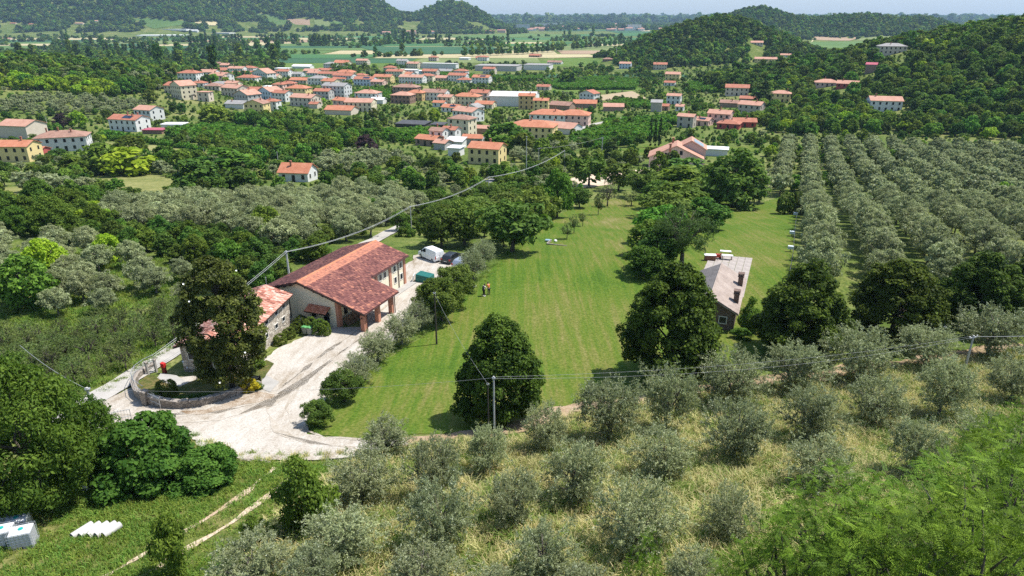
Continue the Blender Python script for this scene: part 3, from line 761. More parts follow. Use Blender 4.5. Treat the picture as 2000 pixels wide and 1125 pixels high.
z4(1860, 228, 160, 1, 'hip', 'orange', 'ochre'); z4(1840, 298, 190, 2, 'gable', 'red', 'white', -25)
z4(1590, 330, 165, 2, 'hip', 'grey', 'white'); z4(1410, 315, 170, 1, 'gable', 'orange', 'beige', chim=0)
z4(200, 420, 200, 2, 'gable', 'red', 'cream', -30); z4(230, 462, 140, 3, 'gable', 'pale', 'cream', -50, ax='y', label='tall cream gabled house beside the yellow-green trees')
z4(335, 470, 110, 1, 'mono', 'dark', 'beige', label='low beige house with a dark solar roof'); z4(490, 490, 110, 2, 'flat', 'pale', 'beige'); z4(570, 378, 150, 1, 'hip', 'brown', 'beige'); z4(640, 365, 220, 1, 'hip', 'grey', 'palegrey')
z4(745, 440, 180, 2, 'gable', 'pale', 'beige', -38); z4(860, 508, 160, 2, 'gable', 'pale', 'grey', -42, ax='y'); z4(1000, 460, 160, 2, 'gable', 'red', 'white'); z4(1085, 472, 150, 2, 'gable', 'pale', 'blue', -42, ax='y')
z4(1215, 400, 105, 2, 'hip', 'red', 'pink', label='small square pink house beside a white canopy'); z4(1120, 385, 100, 1, 'flat', 'white', 'white', win=False, label='white flat canopy beside the small square pink house')
z4(1225, 490, 140, 2, 'gable', 'red', 'white', -30); z4(1390, 440, 200, 2, 'hip', 'orange', 'yellow', label='bright yellow two-storey house with wide orange hipped roof'); z4(1440, 540, 220, 2, 'gable', 'pale', 'beige', -28)
z4(1560, 560, 80, 1, 'gable', 'red', 'beige', win=False); z4(1640, 470, 150, 2, 'gable', 'red', 'grey'); z4(1760, 455, 220, 3, 'gable', 'grey', 'palegrey', -25, label='big pale grey three-storey block with grey roof at the village edge')
z4(985, 608, 190, 2, 'gable', 'brown', 'yellow', -15, ax='y', label='yellow gabled house with three dark windows above the vineyard trees'); z4(1140, 580, 130, 2, 'hip', 'red', 'white', label='white house with bright red roof right of the yellow gabled house')
z4(790, 560, 180, 1, 'gable', 'grey', 'palegrey', win=False); z4(1800, 622, 260, 1, 'gable', 'orange', 'beige', win=False, label='long low shed with orange roof below the cream houses'); 
z5(320, 490, 210, 2, 'hip', 'pale', 'white', label='white square villa with pale hipped roof beside a green vineyard'); z5(430, 515, 120, 1, 'gable', 'white', 'white', win=False)
z5(250, 590, 260, 2, 'gable', 'pale', 'cream', -12, label='long cream house with pale red roof above the dark trees')
z5(660, 512, 190, 2, 'hip', 'pale', 'brown', label='square dark brown brick house with pale hipped roof'); z5(700, 425, 230, 2, 'hip', 'brown', 'brick', chim=3); z5(795, 485, 160, 2, 'hip', 'orange', 'ochre')
z5(985, 482, 220, 2, 'gable', 'brown', 'white', -18, chim=3, label='white two-storey house with balconies and brown-red roof')
z5(1290, 525, 240, 2, 'hip', 'orange', 'cream', chim=3, label='cream house with orange hipped roof and several chimneys'); z5(1425, 485, 170, 2, 'gable', 'red', 'pink', chim=3); z5(1140, 595, 160, 1, 'gable', 'orange', 'white', -25, solar=1, label='white low house with a solar panel on its orange roof')
z5(1030, 545, 110, 1, 'gable', 'orange', 'white'); z5(1345, 592, 130, 1, 'gable', 'palegrey' if 0 else 'grey', 'white', -35, ax='y'); z5(1470, 560, 170, 1, 'gable', 'orange', 'cream'); z5(1575, 528, 140, 2, 'hip', 'grey', 'cream')
z5(1265, 688, 190, 2, 'gable', 'pale', 'white', -40, label='white house with dark side wall and pale roof between dark trees')
z5(1225, 840, 200, 3, 'hip', 'brown', 'cream', -28, chim=0, label='tall three-storey cream farmhouse with brown hipped roof'); z5(1450, 812, 150, 1, 'gable', 'pale', 'brick', chim=0, win=False)
z5(900, 925, 190, 1, 'gable', 'orange', 'brick', -30, chim=1, label='long farm building with big orange roof in front of the tall farmhouse'); z5(1010, 905, 130, 2, 'gable', 'brown', 'white', -25); z5(1130, 892, 130, 2, 'gable', 'red', 'white', -25)
z5(1360, 915, 190, 1, 'gable', 'orange', 'grey', -12, chim=0, label='low grey shed with flat-pitched orange roof beside the tall farmhouse'); z5(1040, 965, 110, 1, 'gable', 'pale', 'grey', -30, win=False)
z5(1180, 950, 160, 1, 'mono', 'sheet', 'white', win=False, label='shed with pale sheet roof and a green end'); z5(1180, 1025, 110, 1, 'flat', 'white', 'white', win=False, label='small white shed below the shed with pale sheet roof')
z5(750, 745, 280, 1, 'mono', 'dark', 'dark', win=False, rise=.4, hfac=1.7, label='long low shed under black tarpaulin beside a vineyard'); z5(1020, 750, 120, 1, 'mono', 'dark', 'dark', win=False, rise=.4, hfac=1.7, label='short shed under black tarpaulin left of the tall farmhouse')
z5(1470, 1105, 300, 2, 'gable', 'orange', 'yellow', -20, w=12, dm=9, label='yellow house with orange gable roof just beyond the road')
z5(670, 138, 100, 2, 'gable', 'grey', 'white'); z5(775, 168, 110, 2, 'gable', 'pale', 'cream', -30); z5(975, 100, 80, 2, 'hip', 'red', 'beige'); z5(1030, 170, 340, 2, 'flat', 'sheet', 'palegrey', win=False, label='long grey-white workshop with flat roof behind the village', cat='workshop', name='workshop')
z5(1460, 98, 90, 2, 'hip', 'red', 'white'); z5(1280, 88, 90, 1, 'flat', 'white', 'white', win=False); z5(1520, 225, 110, 2, 'gable', 'red', 'beige')
z5(300, 338, 190, 2, 'gable', 'red', 'blue', -18, solar=1, label='pale blue house with solar panel on its red roof'); z5(480, 312, 170, 2, 'gable', 'orange', 'yellow'); z5(760, 315, 230, 2, 'gable', 'pale', 'white', -20); z5(600, 252, 160, 2, 'gable', 'red', 'cream'); z5(720, 238, 170, 2, 'flat', 'white', 'white', label='white modern house with flat roof in the village')
z5(900, 222, 190, 1, 'flat', 'white', 'blue'); z5(1090, 220, 130, 1, 'gable', 'grey', 'pink', win=False); z5(1240, 248, 120, 2, 'hip', 'red', 'white'); z5(1210, 295, 170, 2, 'gable', 'red', 'white'); z5(1040, 290, 140, 1, 'gable', 'pale', 'beige'); z5(1440, 318, 160, 2, 'gable', 'orange', 'white', solar=1)
z5(940, 250, 140, 2, 'gable', 'red', 'beige'); z5(60, 300, 130, 1, 'gable', 'red', 'white'); z5(100, 235, 170, 1, 'hip', 'orange', 'cream'); z5(80, 150, 130, 2, 'gable', 'orange', 'cream'); z5(280, 135, 110, 2, 'gable', 'pale', 'beige'); z5(80, 612, 180, 1, 'gable', 'orange', 'beige', win=False, chim=0)
V.append((968, 139, 78, (2, 'flat', 'grey', 'grey', -14), dict(win=False, w=52, dm=30, label='big grey factory hall with flat roof behind the village', cat='factory hall', name='factory_hall')))
V.append((1047, 137, 44, (2, 'flat', 'grey', 'palegrey', -14), dict(win=False, w=32, dm=26, label='right-hand grey factory hall with flat roof behind the village', cat='factory hall', name='factory_hall')))
V.append((1000, 208, 75, (2, 'gable', 'sheet', 'white', -10), dict(win=False, w=32, dm=24, rise=2.2, hfac=3.4, label='large white warehouse with grey sheet roof and green eaves', cat='warehouse', name='warehouse')))
z6(640, 318, 150, 3, 'gable', 'orange', 'ochre', -8, label='ochre three-storey apartment house with orange roof'); z6(780, 345, 140, 3, 'gable', 'orange', 'yellow', -8, label='yellow apartment house joined to the right of the ochre one', hfac=2.4)
z6(675, 610, 300, 2, 'hip', 'orange', 'yellow', -14, w=22, dm=13, chim=2, label='large pale yellow house with orange hipped roof and a row of dark windows')
z6(840, 475, 270, 2, 'hip', 'orange', 'white', -12, w=20, dm=12, label='wide white house with orange hipped roof behind the large yellow house'); z6(930, 555, 230, 1, 'gable', 'pale', 'white', -30, w=18, dm=12, win=False, label='white barn with open carport right of the large yellow house')
z6(1090, 480, 220, 2, 'hip', 'orange', 'pink', -12, w=17, dm=12, chim=3, label='pink house with orange hipped roof and red door beside the road'); z6(960, 322, 190, 1, 'gable', 'brown', 'brick', -25, win=False); z6(1210, 305, 220, 1, 'gable', 'orange', 'brick', -5, win=False, chim=0); z6(1225, 242, 130, 2, 'gable', 'red', 'white', -35, ax='y')
z6(1490, 338, 190, 1, 'gable', 'pale', 'brick', -4, win=False, chim=0, label='low brick shed with pale roof beside the vineyard'); z6(800, 130, 120, 1, 'gable', 'red', 'beige'); z6(1905, 342, 100, 2, 'mono', 'grey', 'stone', -10, win=False); z6(1975, 330, 90, 1, 'gable', 'red', 'brick', -20)
z3(40, 582, 70, 2, 'gable', 'pale', 'white', -20, label='white two-storey house beside a dark tree near the knoll road'); z3(75, 620, 40, 1, 'gable', 'pale', 'white'); z3(395, 535, 120, 2, 'gable', 'red', 'beige', -12); z3(635, 572, 100, 2, 'hip', 'pale', 'yellow', -15, label='yellow house with pale roof right of the great dark cedar')
z3(460, 640, 105, 2, 'gable', 'pale', 'stone', -30); z3(455, 575, 80, 1, 'gable', 'red', 'brick'); z3(350, 600, 90, 1, 'gable', 'brown', 'brick', win=False); z3(105, 712, 80, 2, 'gable', 'pale', 'stone', -25); z3(185, 702, 90, 1, 'gable', 'pale', 'pink', -30, solar=1)
z3(290, 695, 110, 2, 'gable', 'pale', 'pink', -25); z3(345, 722, 110, 1, 'hip', 'red', 'red', -20); z3(440, 712, 120, 1, 'gable', 'red', 'red', -5, label='long red shed with red roof below the pink hamlet houses')
z3(1225, 622, 160, 2, 'gable', 'pale', 'white', -4, label='long white house with pale red roof above the olive rows'); z3(900, 485, 120, 1, 'hip', 'pale', 'pink', -10); z3(1010, 492, 100, 1, 'gable', 'pale', 'red', -20); z3(565, 358, 130, 2, 'gable', 'pale', 'yellow', -10, label='yellow house with pale roof on the slope below the knoll')
z3(665, 335, 50, 2, 'gable', 'pale', 'white'); z3(1140, 408, 50, 2, 'mono', 'magenta', 'brick', -20, win=False, label='small red-roofed hut among the trees of the wooded slope')
z3(35, 448, 75, 2, 'gable', 'pale', 'yellow'); z3(20, 480, 55, 1, 'gable', 'red', 'white')
V.append((1220, 134, 24, (2, 'gable', 'pale', 'blue', -15), dict(w=14, label='pale blue house at the foot of the wooded knoll'))); V.append((1289, 136, 25, (2, 'gable', 'red', 'beige', -8), {})); V.append((940, 117, 22, (1, 'gable', 'red', 'white', -15), {})); V.append((1043, 112, 20, (1, 'gable', 'red', 'brick', -25), {})); V.append((1082, 126, 26, (1, 'gable', 'brown', 'white', -20), {})); V.append((1186, 120, 18, (1, 'hip', 'brown', 'brick', -10), {}))
z1(75, 905, 170, 2, 'gable', 'orange', 'yellow', -12, w=12.5, dm=9, chim=1, label='yellow two-storey house with orange roof at the left edge')
z1(188, 888, 75, 1, 'gable', 'orange', 'red', -12, w=6, dm=7, rise=1.2, hfac=3.0, label='small red annexe with orange roof beside the yellow house', chim=0)
z1(350, 845, 290, 2, 'hip', 'brown', 'palegrey', 8, w=19, dm=11, chim=3, label='long grey-white house with brown hipped roof near the yellow house')
z1(80, 772, 170, 2, 'gable', 'pale', 'beige', -25, w=16, dm=12, win=False, label='barn with half pale and half magenta roof', cat='barn', name='barn', chim=0)
z1(690, 732, 220, 2, 'gable', 'red', 'white', -26, w=17, dm=10, chim=3, solar=1, label='white house with dark solar panels on its red roof'); z1(800, 672, 140, 2, 'gable', 'pale', 'palegrey', -30, w=12, dm=10, label='pale grey house with pink roof behind the solar-panel house', chim=0)
z1(565, 345, 110, 1, 'gable', 'brown', 'beige', -25, w=22, dm=12, win=False, chim=0, label='lone brown-roofed farmhouse high on the wooded spur')
z1(960, 722, 110, 1, 'flat', 'white', 'white', -10, w=11, dm=7, win=False, hfac=2.2, label='white flat garden pavilion beside the vineyard', cat='pavilion', name='garden_pavilion'); z1(850, 748, 110, 1, 'flat', 'magenta', 'brown', -12, w=10, dm=7, win=False, hfac=1.6, label='dark red flat shelter below the solar-panel house', cat='shelter', name='garden_shelter')
z1(1640, 1015, 180, 1, 'gable', 'orange', 'white', -14, w=9.5, dm=7.5, label='small white cottage with orange roof and red door', rise=2.2)
z1(440, 140, 70, 2, 'gable', 'pale', 'cream', w=30); z1(1080, 180, 40, 2, 'gable', 'white', 'white', w=28); z1(925, 168, 150, 1, 'flat', 'white', 'white', w=150, dm=30, win=False); z1(1210, 188, 110, 1, 'flat', 'sheet', 'palegrey', w=90, dm=40, win=False); z1(70, 135, 30, 1, 'gable', 'red', 'cream', w=22); z1(175, 140, 30, 1, 'gable', 'red', 'cream', w=22); z1(35, 222, 40, 1, 'gable', 'pale', 'beige', w=24); z1(525, 122, 40, 1, 'gable', 'pale', 'white', w=26)
V.append((312, 71, 94, (1, 'flat', 'white', 'white', -2), dict(w=145, dm=70, win=False, label='huge white greenhouse on the far plain', cat='greenhouse', name='greenhouse')))
V.append((1743, 106, 48, (2, 'hip', 'grey', 'beige', -3), dict(label='big old white villa on the skyline of the wooded slope', cat='villa', name='villa')))
V.append((1478, 88, 22, (1, 'gable', 'pale', 'beige', -10), dict(label='small house on the right shoulder of the wooded knoll')))
for i, (px, py, w) in enumerate(((385, 170, 26), (452, 178, 24), (502, 152, 24), (560, 178, 28), (586, 163, 24), (640, 172, 26), (702, 153, 24), (736, 173, 24), (790, 150, 24), (832, 160, 26), (602, 207, 30), (664, 214, 28), (905, 162, 26), (868, 206, 26), (478, 148, 22), (548, 150, 24), (610, 148, 22), (668, 132, 22), (760, 137, 22), (425, 162, 24))):
    V.append((px, py, w, (1 + i % 2, ('gable', 'hip')[i % 3 == 0], ('red', 'pale', 'orange')[i % 3], ('white', 'cream', 'beige', 'pink')[i % 4], (-12, -24, -34)[i % 3]), {}))
for px, py, w, a, k in V: house(px, py, w, *a, **k)
# labels of the rest: what they look like, and which named neighbour they stand beside
NAMED = [h for h in HOUSES if h[3]]
seen = {}
for hs in HOUSES:
    root, px, py, label, wc, roof, rc, st = hs
    if label: continue
    roofw = {'pale': 'pale red', 'sheet': 'pale grey', 'dark': 'black'}.get(rc, rc) + (' hipped' if roof == 'hip' else ' flat' if roof == 'flat' else '') + ' roof'
    wallw = {'palegrey': 'pale grey', 'blue': 'pale blue'}.get(wc, wc)
    size = {1: 'low', 2: 'two-storey', 3: 'three-storey'}[int(st)]
    best = sorted(NAMED, key=lambda n: ((n[1] - px) / 1.0) ** 2 + ((n[2] - py) * 3) ** 2)
    for n in best[:6]:
        dx, dy = px - n[1], py - n[2]
        side = ('right of' if dx > 0 else 'left of') if abs(dx) > abs(dy) * 2.2 else ('in front of' if dy > 0 else 'behind')
        ref = ' '.join(n[3].split()[:6])
        for cut in (' with', ' on', ' at', ' beside', ' near', ' above', ' last', ' right', ' behind', ' high', ' joined', ' among', ' below', ' in', ' just', ' under', ','):
            if cut in ref and len(ref.split(cut)[0].split()) > 2: ref = ref.split(cut)[0]
        lab = f'{wallw} {size} house with {roofw}, {side} the {ref}'
        if lab not in seen: break
    seen[lab] = 1
    tag(root, ' '.join(lab.split()[:16]))

# ------------------------------------------------------------------ the farm building beside the yard
m_cream = paint('cream_plaster', (.76, .69, .53), .9, var=.06, scale=.5)
m_whiteplaster = paint('white_plaster', (.70, .67, .60), .9, var=.05, scale=.5)
m_terra = paint('terracotta_pillar', (.46, .22, .145), .9, var=.12, scale=3)
m_darkwood = paint('dark_timber', (.045, .028, .022), .8, var=.3, scale=4)
m_gutter = paint('brown_gutter', (.07, .03, .026), .5)
m_black = paint('black_metal', (.025, .025, .027), .5)
m_steel = paint('galvanised_steel', (.45, .46, .47), .45, .6)
m_rust = paint('rusty_iron', (.20, .10, .06), .8, var=.4, scale=6)
m_tile_old = tiled('old_burgundy_tiles', [(.10, .042, .040), (.165, .066, .060), (.23, .095, .080), (.33, .145, .105), (.52, .22, .14)], attr=True, fine=8)
m_tile_warm = tiled('weathered_pink_tiles', [(.13, .05, .04), (.34, .13, .09), (.47, .22, .16), (.60, .36, .28), (.68, .48, .40)], attr=True, fine=8)
m_stone = masonry('rubble_stone', [(.22, .18, .14), (.40, .34, .27), (.56, .49, .40), (.66, .60, .52)], 2.4)
m_stonedark = masonry('garden_wall_stone', [(.14, .12, .10), (.26, .22, .18), (.38, .33, .28)], 2.6, (.2, .17, .14))

def tile_field(parent, o, du, dv, nu, nv, wu, wv, mat, tints, mask=None, name='roof_tiles'):
    """Barrel tiles: o corner at the eave, du along the eave, dv up the slope; nu by nv tiles of wu by wv metres. Every tile its own lump."""
    o, du, dv = np.array(o, float), unit(np.array(du, float)), unit(np.array(dv, float))
    n_ = np.cross(du, dv); n_ = n_ if n_[2] > 0 else -n_
    I, J = np.meshgrid(np.arange(nu), np.arange(nv), indexing='ij'); I, J = I.ravel(), J.ravel()
    if mask is not None:
        k = mask((I + .5) * wu, (J + .5) * wv); I, J = I[k], J[k]
    g = np.random.default_rng(3); n = len(I)
    base = o + du * ((I + .06) * wu)[:, None] + dv * (J * wv)[:, None] + n_ * (.02 + .012 * g.random(n))[:, None]
    cs = [(0, 0), (.22, .7), (.72, .7), (.94, 0)]
    rows = []
    for e, lift in ((0, .035), (1.06, 0)):
        for a, h in cs:
            rows.append(base + du * (a * wu * (1 + .05 * g.standard_normal(n)))[:, None] + dv * (e * wv + .012 * g.standard_normal(n))[:, None] + n_ * (h * wu * .42 * (1 if e == 0 else .85) + lift))
    Vv = np.stack(rows, 1).reshape(-1, 3)
    q = np.array([(0, 1, 5, 4), (1, 2, 6, 5), (2, 3, 7, 6), (0, 3, 2, 1)])
    F = (np.arange(n)[:, None, None] * 8 + q[None]).reshape(-1, 4)
    t = np.repeat(np.clip(tints(I * wu, J * wv, g), 0, 1), 4)
    return tag(link(name, npmesh(name, Vv, F, mat, None, t), parent), kind='stuff')

AZ = .381
BX, BY, BZ = -25.762, 76.109, 28.68
barn = empty('farm_building', (BX, BY, BZ), -AZ, 'long cream farm building with burgundy tiled roof and open pillared porch', 'farm building')
WLf, WM, WC, BL, LC, HR, SL = 5.642, 5.175, 9.215, 17.445, 7.724, 5.615, .297
def rz_(x): return HR - SL * abs(x)
mb = MB()                                   # plaster walls
x1, x2, y1, y2 = -WLf + .5, WM - .45, .55, BL - .45
def gable(y, t):
    mb.prism([(x1, -1.5), (x2, -1.5), (x2, rz_(x2) - .25), (0, HR - .27), (x1, rz_(x1) - .25)], y, y + t)
gable(y1, .35); gable(y2 - .35, .35)
mb.box(x1, x1 + .35, y1 + .352, y2 - .352, -1.5, rz_(x1) - .3)
mb.box(x2 - .35, x2, y1 + .352, y2 - .352, -1.5, rz_(x2) - .3)
mb.build('wall', m_cream, barn)
mb = MB()                                   # roof boards under the tiles
mb.slab([(-WLf, 0, rz_(WLf)), (0, 0, HR), (0, BL, HR), (-WLf, BL, rz_(WLf))], .12)
mb.slab([(0, 0, HR), (WM, 0, rz_(WM)), (WM, BL, rz_(WM)), (0, BL, HR)], .12)
mb.slab([(WM + .002, 0, rz_(WM)), (WC, 0, rz_(WC)), (WC, LC, rz_(WC)), (WM + .002, LC, rz_(WM))], .12)
roof = mb.build('roof', m_gutter, barn)
cl = math.sqrt(1 + SL * SL)
def t_old(a, b, g): return (.38 + .2 * g.standard_normal(len(a)) + .12 * np.sin(a * .9 + 3 * np.sin(b * .5)) * np.sin(b * .8 + a * .3) + (g.random(len(a)) < .08) * .25)
WU, WV = .20, .33
def band(width, total):
    def f(a, b, g):
        t = t_old(a, b, g); up = b > total - width
        t = np.where(up, .9 + .12 * g.standard_normal(len(a)), t)
        return t + np.where((a < .45) & (g.random(len(a)) < .5) & ~up, .35, 0)
    return f
slL, slR = WLf * cl, WC * cl
tile_field(roof, (-WLf, BL, rz_(WLf)), (0, -1, 0), (1, 0, SL), int(BL / WU), int(slL / WV), BL / int(BL / WU), slL / int(slL / WV), m_tile_old, band(.75, slL))
nvR = int(slR / WV)
tile_field(roof, (WC, 0, rz_(WC)), (0, 1, 0), (-1, 0, SL), int(BL / WU), nvR, BL / int(BL / WU), slR / nvR, m_tile_old, band(1.35, slR), mask=lambda a, b: (a < LC) | (b > (WC - WM) * cl))
mb = MB(); mb.tube([(0, .02, HR + .03), (0, BL - .02, HR + .03)], .14, 8); mb.build('ridge_tile', tiled('new_orange_tiles', [(.45, .16, .085), (.56, .21, .11), (.62, .27, .16)]), roof)
mb = MB()                                   # dark verge boards and rafters under the front edge
for a, b in ((-WLf, 0), (0, WC)):
    mb.slab([(a, -.06, rz_(a) - .02), (b, -.06, rz_(b) - .02), (b, -.002, rz_(b) - .02), (a, -.002, rz_(a) - .02)], .2)
mb.build('verge_board', m_darkwood, roof)
for x in (-5.2, -4.2, -3.2, -2.2, -1.2, 1.0, 2.2, 3.4, 6.2, 7.6):
    mb = MB(); z = rz_(x) - .30; mb.box(x - .08, x + .08, .05, .75, z - .1, z + .1); mb.build('rafter_end', m_darkwood, roof)
mb = MB(); mb.tube([(WC + .06, -.02, rz_(WC) - .06), (WC + .06, LC, rz_(WC) - .06)], .07, 6); mb.tube([(WM + .06, LC + .1, rz_(WM) - .06), (WM + .06, BL, rz_(WM) - .06)], .07, 6)
mb.build('gutter', m_gutter, roof)
for x, y, zt in ((WC - .35, .95, rz_(WC) - .1), (WC - .35, LC - .5, rz_(WC) - .1), (x2 + .09, 15.1, rz_(WM) - .1)):
    mb = MB(); mb.tube([(x, y, zt), (x, y, 0.02)], .06, 6); mb.build('downpipe', m_gutter, barn)
for x, y, w in ((WC - .75, .8, .52), (WC - .75, LC / 2, .52), (WC - .75, LC - .75, .52), (x2 + .08, .95, .62), (x2 + .1, LC - .6, .4)):
    mb = MB(); top = rz_(x + w / 2) - .16
    mb.box(x - w / 2, x + w / 2, y - w / 2, y + w / 2, -1, top); mb.box(x - w / 2 - .03, x + w / 2 + .03, y - w / 2 - .03, y + w / 2 + .03, -1, .12)
    mb.build('pillar', m_terra, barn)
for y in (9.6, 13.0, 16.75):
    mb = MB(); mb.box(x2 + .003, x2 + .14, y - .25, y + .25, -1, rz_(x2 + .14) - .2); mb.build('pillar', m_terra, barn)
mb = MB(); mb.box(WC - .9, WC - .7, .2, .76, rz_(WC) - .32, rz_(WC) - .12); mb.box(WC - .85, WC - .65, .8, LC - .1, rz_(WC - .75) - .33, rz_(WC - .75) - .145); mb.build('porch_beam', m_darkwood, barn)
mb = MB(); mb.box(x2 + .01, WC + .35, .1, LC + .6, -1.2, .09); mb.box(x2 + .01, x2 + 1.3, LC + .602, BL + .3, -1.2, .07); mb.build('porch_floor', m_concrete, barn)
for y, z in ((8.6, 3.05), (10.65, 3.1), (11.75, 3.1), (14.25, 3.1), (15.85, 3.1), (14.3, 1.45), (15.9, 1.45)):
    put_window(barn, x2 + .012, y, z, R(90), .55, .8)
for y in (2.6, 4.7): put_window(barn, x2 + .012, y, 1.75, R(90), .7, 1.1, False)
put_window(barn, x2 + .012, 6.5, 1.1, R(90), 1.4, 2.2, False, 'door')
put_window(barn, 3.4, y1 - .012, 1.05, 0, .8, 2.0, False, 'door'); put_window(barn, 1.6, y1 - .012, 1.55, 0, .7, .8)
aw = MB(); aw.slab([(1.0, y1 - 1.15, 2.22), (4.1, y1 - 1.15, 2.22), (4.1, y1 - .01, 2.75), (1.0, y1 - .01, 2.75)], .08); awn = aw.build('canopy', m_darkwood, barn)
tile_field(awn, (1.0, y1 - 1.15, 2.24), (1, 0, 0), (0, 1.14, .53), 15, 4, .207, .31, tiled('canopy_tiles', [(.40, .14, .075), (.52, .20, .11), (.60, .28, .18)], attr=True), lambda a, b, g: .5 + .25 * g.standard_normal(len(a)))
for x in (1.1, 4.0):
    mb = MB(); mb.tube([(x, y1, 1.75), (x, y1 - .95, 2.2)], .05, 5); mb.build('bracket', m_darkwood, awn)
mb = MB(); mb.tube([(WC - .75, .5, 2.05), (WC - .75, .42, 2.1), (WC - .75, .36, 2.0)], [.05, .09, .12], 8); mb.build('wall_lamp', m_black, barn)
def on_barn(x, y, z=0):
    c, s = math.cos(-AZ), math.sin(-AZ); return (BX + c * x - s * y, BY + s * x + c * y, BZ + z)
FOOT.append([on_barn(*q)[:2] for q in ((-7.5, -3), (11, -3), (11, 9), (7, 9), (7, 19), (-7.5, 19))])
# folding tables and benches stacked against the porch wall
m_wood = paint('worn_wood', (.22, .15, .09), .8, var=.3, scale=5)
for i, (y, tilt, cn) in enumerate(((1.9, .35, 'nearest the front pillar'), (2.7, .42, 'second from the front pillar'), (3.6, .3, 'in the middle of the row'), (4.6, .4, 'second from the door'), (5.5, .34, 'beside the door'))):
    t = empty('folding_table', on_barn(x2 + .75, y, .09), -AZ, f'wooden folding table leaning in the porch, {cn}', 'table', 'tables leaning under the porch')
    mb = MB(); mb.slab([(-.55, -.35, .95), (-.50, -.35, 1.0), (.32, -.35, .06), (.27, -.35, .01)], .02); mb.v = []; mb.f = []; mb.m = []
    c, s = math.cos(tilt), math.sin(tilt)
    P = [(.25, 0), (.30, .03), (-.48 + .05, 1.0), (-.48, .97)]
    mb.prism(P, -.36, .36); mb.build('tabletop', m_wood, t)
    for q in (-.3, .3):
        mb = MB(); mb.tube([(.42, q, .02), (-.1, q, .75)], .03, 5); mb.build('leg', m_rust, t)

# ------------------------------------------------------------------ the old stone house behind the magnolia
A, B, C = at(570, 637), at(462, 730), at(345, 731)
ydir = (A - B); dl = Vector((ydir.x, ydir.y)).length; rz = math.atan2(ydir.y, ydir.x) - R(90)
wd = 5.6
sh = empty('stone_house', (B.x, B.y, B.z - .1), rz, 'old rubble stone house with pink tiled roof behind the magnolia', 'house')
h, rise = 3.15, .95
wall_block(sh, wd, dl, h, rise, 'gable', m_stone, 'y', x0=-wd / 2)
rf = roof_block(sh, wd, dl, h, rise, 'gable', m_darkwood, 'y', .45, x0=-wd / 2)
a = wd / 2 + .45; sl = rise / (wd / 2); e = h - sl * .45; cl2 = math.sqrt(1 + sl * sl)
def t_pink(a_, b_, g): return .62 + .2 * g.standard_normal(len(a_)) - .35 * (np.sin(a_ * 2.2 + 2 * np.sin(b_ * 1.3)) > .55) * (g.random(len(a_)) < .8)
n1, n2 = int((dl + .9) / .22), int(a * cl2 / .36)
tile_field(rf, (-wd / 2 + a, -.45, e), (0, 1, 0), (-1, 0, sl), n1, n2, (dl + .9) / n1, a * cl2 / n2, m_tile_warm, t_pink)
tile_field(rf, (-wd / 2 - a, dl + .45, e), (0, -1, 0), (1, 0, sl), n1, n2, (dl + .9) / n1, a * cl2 / n2, m_tile_warm, t_pink)
for y in (dl - 1.6, dl - 3.6, dl - 6.2): put_window(sh, .012, y, 2.35, R(90), .75, .45); put_window(sh, .012, y - .4, .85, R(90), .7, .5)
put_window(sh, -wd / 2, -.012, 1.1, 0, .9, 2.0, True, 'door'); put_window(sh, -wd + 1.1, -.012, 1.9, 0, .6, .7)
mb = MB(); mb.tube([(.1, dl + .05, e - .05), (.1, dl + .05, .05)], .06, 6); mb.build('downpipe', m_black, sh)
def on_sh(x, y): return (sh.location.x + math.cos(rz) * x - math.sin(rz) * y, sh.location.y + math.sin(rz) * x + math.cos(rz) * y)
FOOT.append([on_sh(*q) for q in ((-wd - 1, -1), (2, -1), (2, dl + 1), (-wd - 1, dl + 1))])

# ------------------------------------------------------------------ the cabin on the far lawn
crz = -AZ; u_, v_ = Vector((math.sin(AZ), math.cos(AZ))), Vector((math.cos(AZ), -math.sin(AZ)))
P = Vector((23.42, 74.44)) + v_ * 3.0 + u_ * .42; P = Vector((P.x, P.y, hz(P.x, P.y)))
cab = empty('garden_cabin', (P.x, P.y, P.z), crz, 'low brick cabin with ridged grey sheet roof beside the lawn', 'cabin')
m_cabwall = masonry('dark_brick', [(.10, .06, .045), (.18, .11, .08), (.24, .15, .11)], 5, (.2, .17, .14))
W_, D_, H_, RS = 6.0, 11.52, 2.65, 1.59
wall_block(cab, W_, D_, H_, RS, 'gable', m_cabwall, 'y', x0=-W_ / 2)
m_sheet = tiled('fibre_sheet_roof', [(.21, .165, .14), (.33, .265, .225), (.43, .36, .31)], .6, 4)
m_sheetdark = tiled('mossy_sheet_roof', [(.10, .09, .09), (.16, .145, .14), (.21, .19, .18)], .6, 4)  # same sheets in a darker, greyer colour, used on the left slope only
rf = roof_block(cab, W_, D_, H_ - .06, RS, 'gable', m_sheet, 'y', .4, x0=-W_ / 2)
sl = RS / (W_ / 2); ov = .42
for s in (-1, 1):                            # corrugated sheets, four courses of overlapping sheets down each slope
    nr = 4; tot = W_ / 2 + ov
    for j in range(nr):
        mb = MB(); d0, d1 = tot * j / nr - (.06 if j else 0), tot * (j + 1) / nr
        nn = int((D_ + .84) / .15); yy = [-.42 + (D_ + .84) * i / nn for i in range(nn + 1)]
        VV = []
        for i, y in enumerate(yy):
            hz_ = .04 if i % 2 else 0
            for dd, up in ((d0, .02), (d1, .05)): VV.append((-W_ / 2 + s * dd, y, H_ + RS - sl * dd + .02 + hz_ + up))
        mb.add(VV, [(2 * i, 2 * i + 1, 2 * i + 3, 2 * i + 2) if s > 0 else (2 * i + 2, 2 * i + 3, 2 * i + 1, 2 * i) for i in range(nn)])
        mb.build('roof_sheet', m_sheet if s > 0 else m_sheetdark, rf)
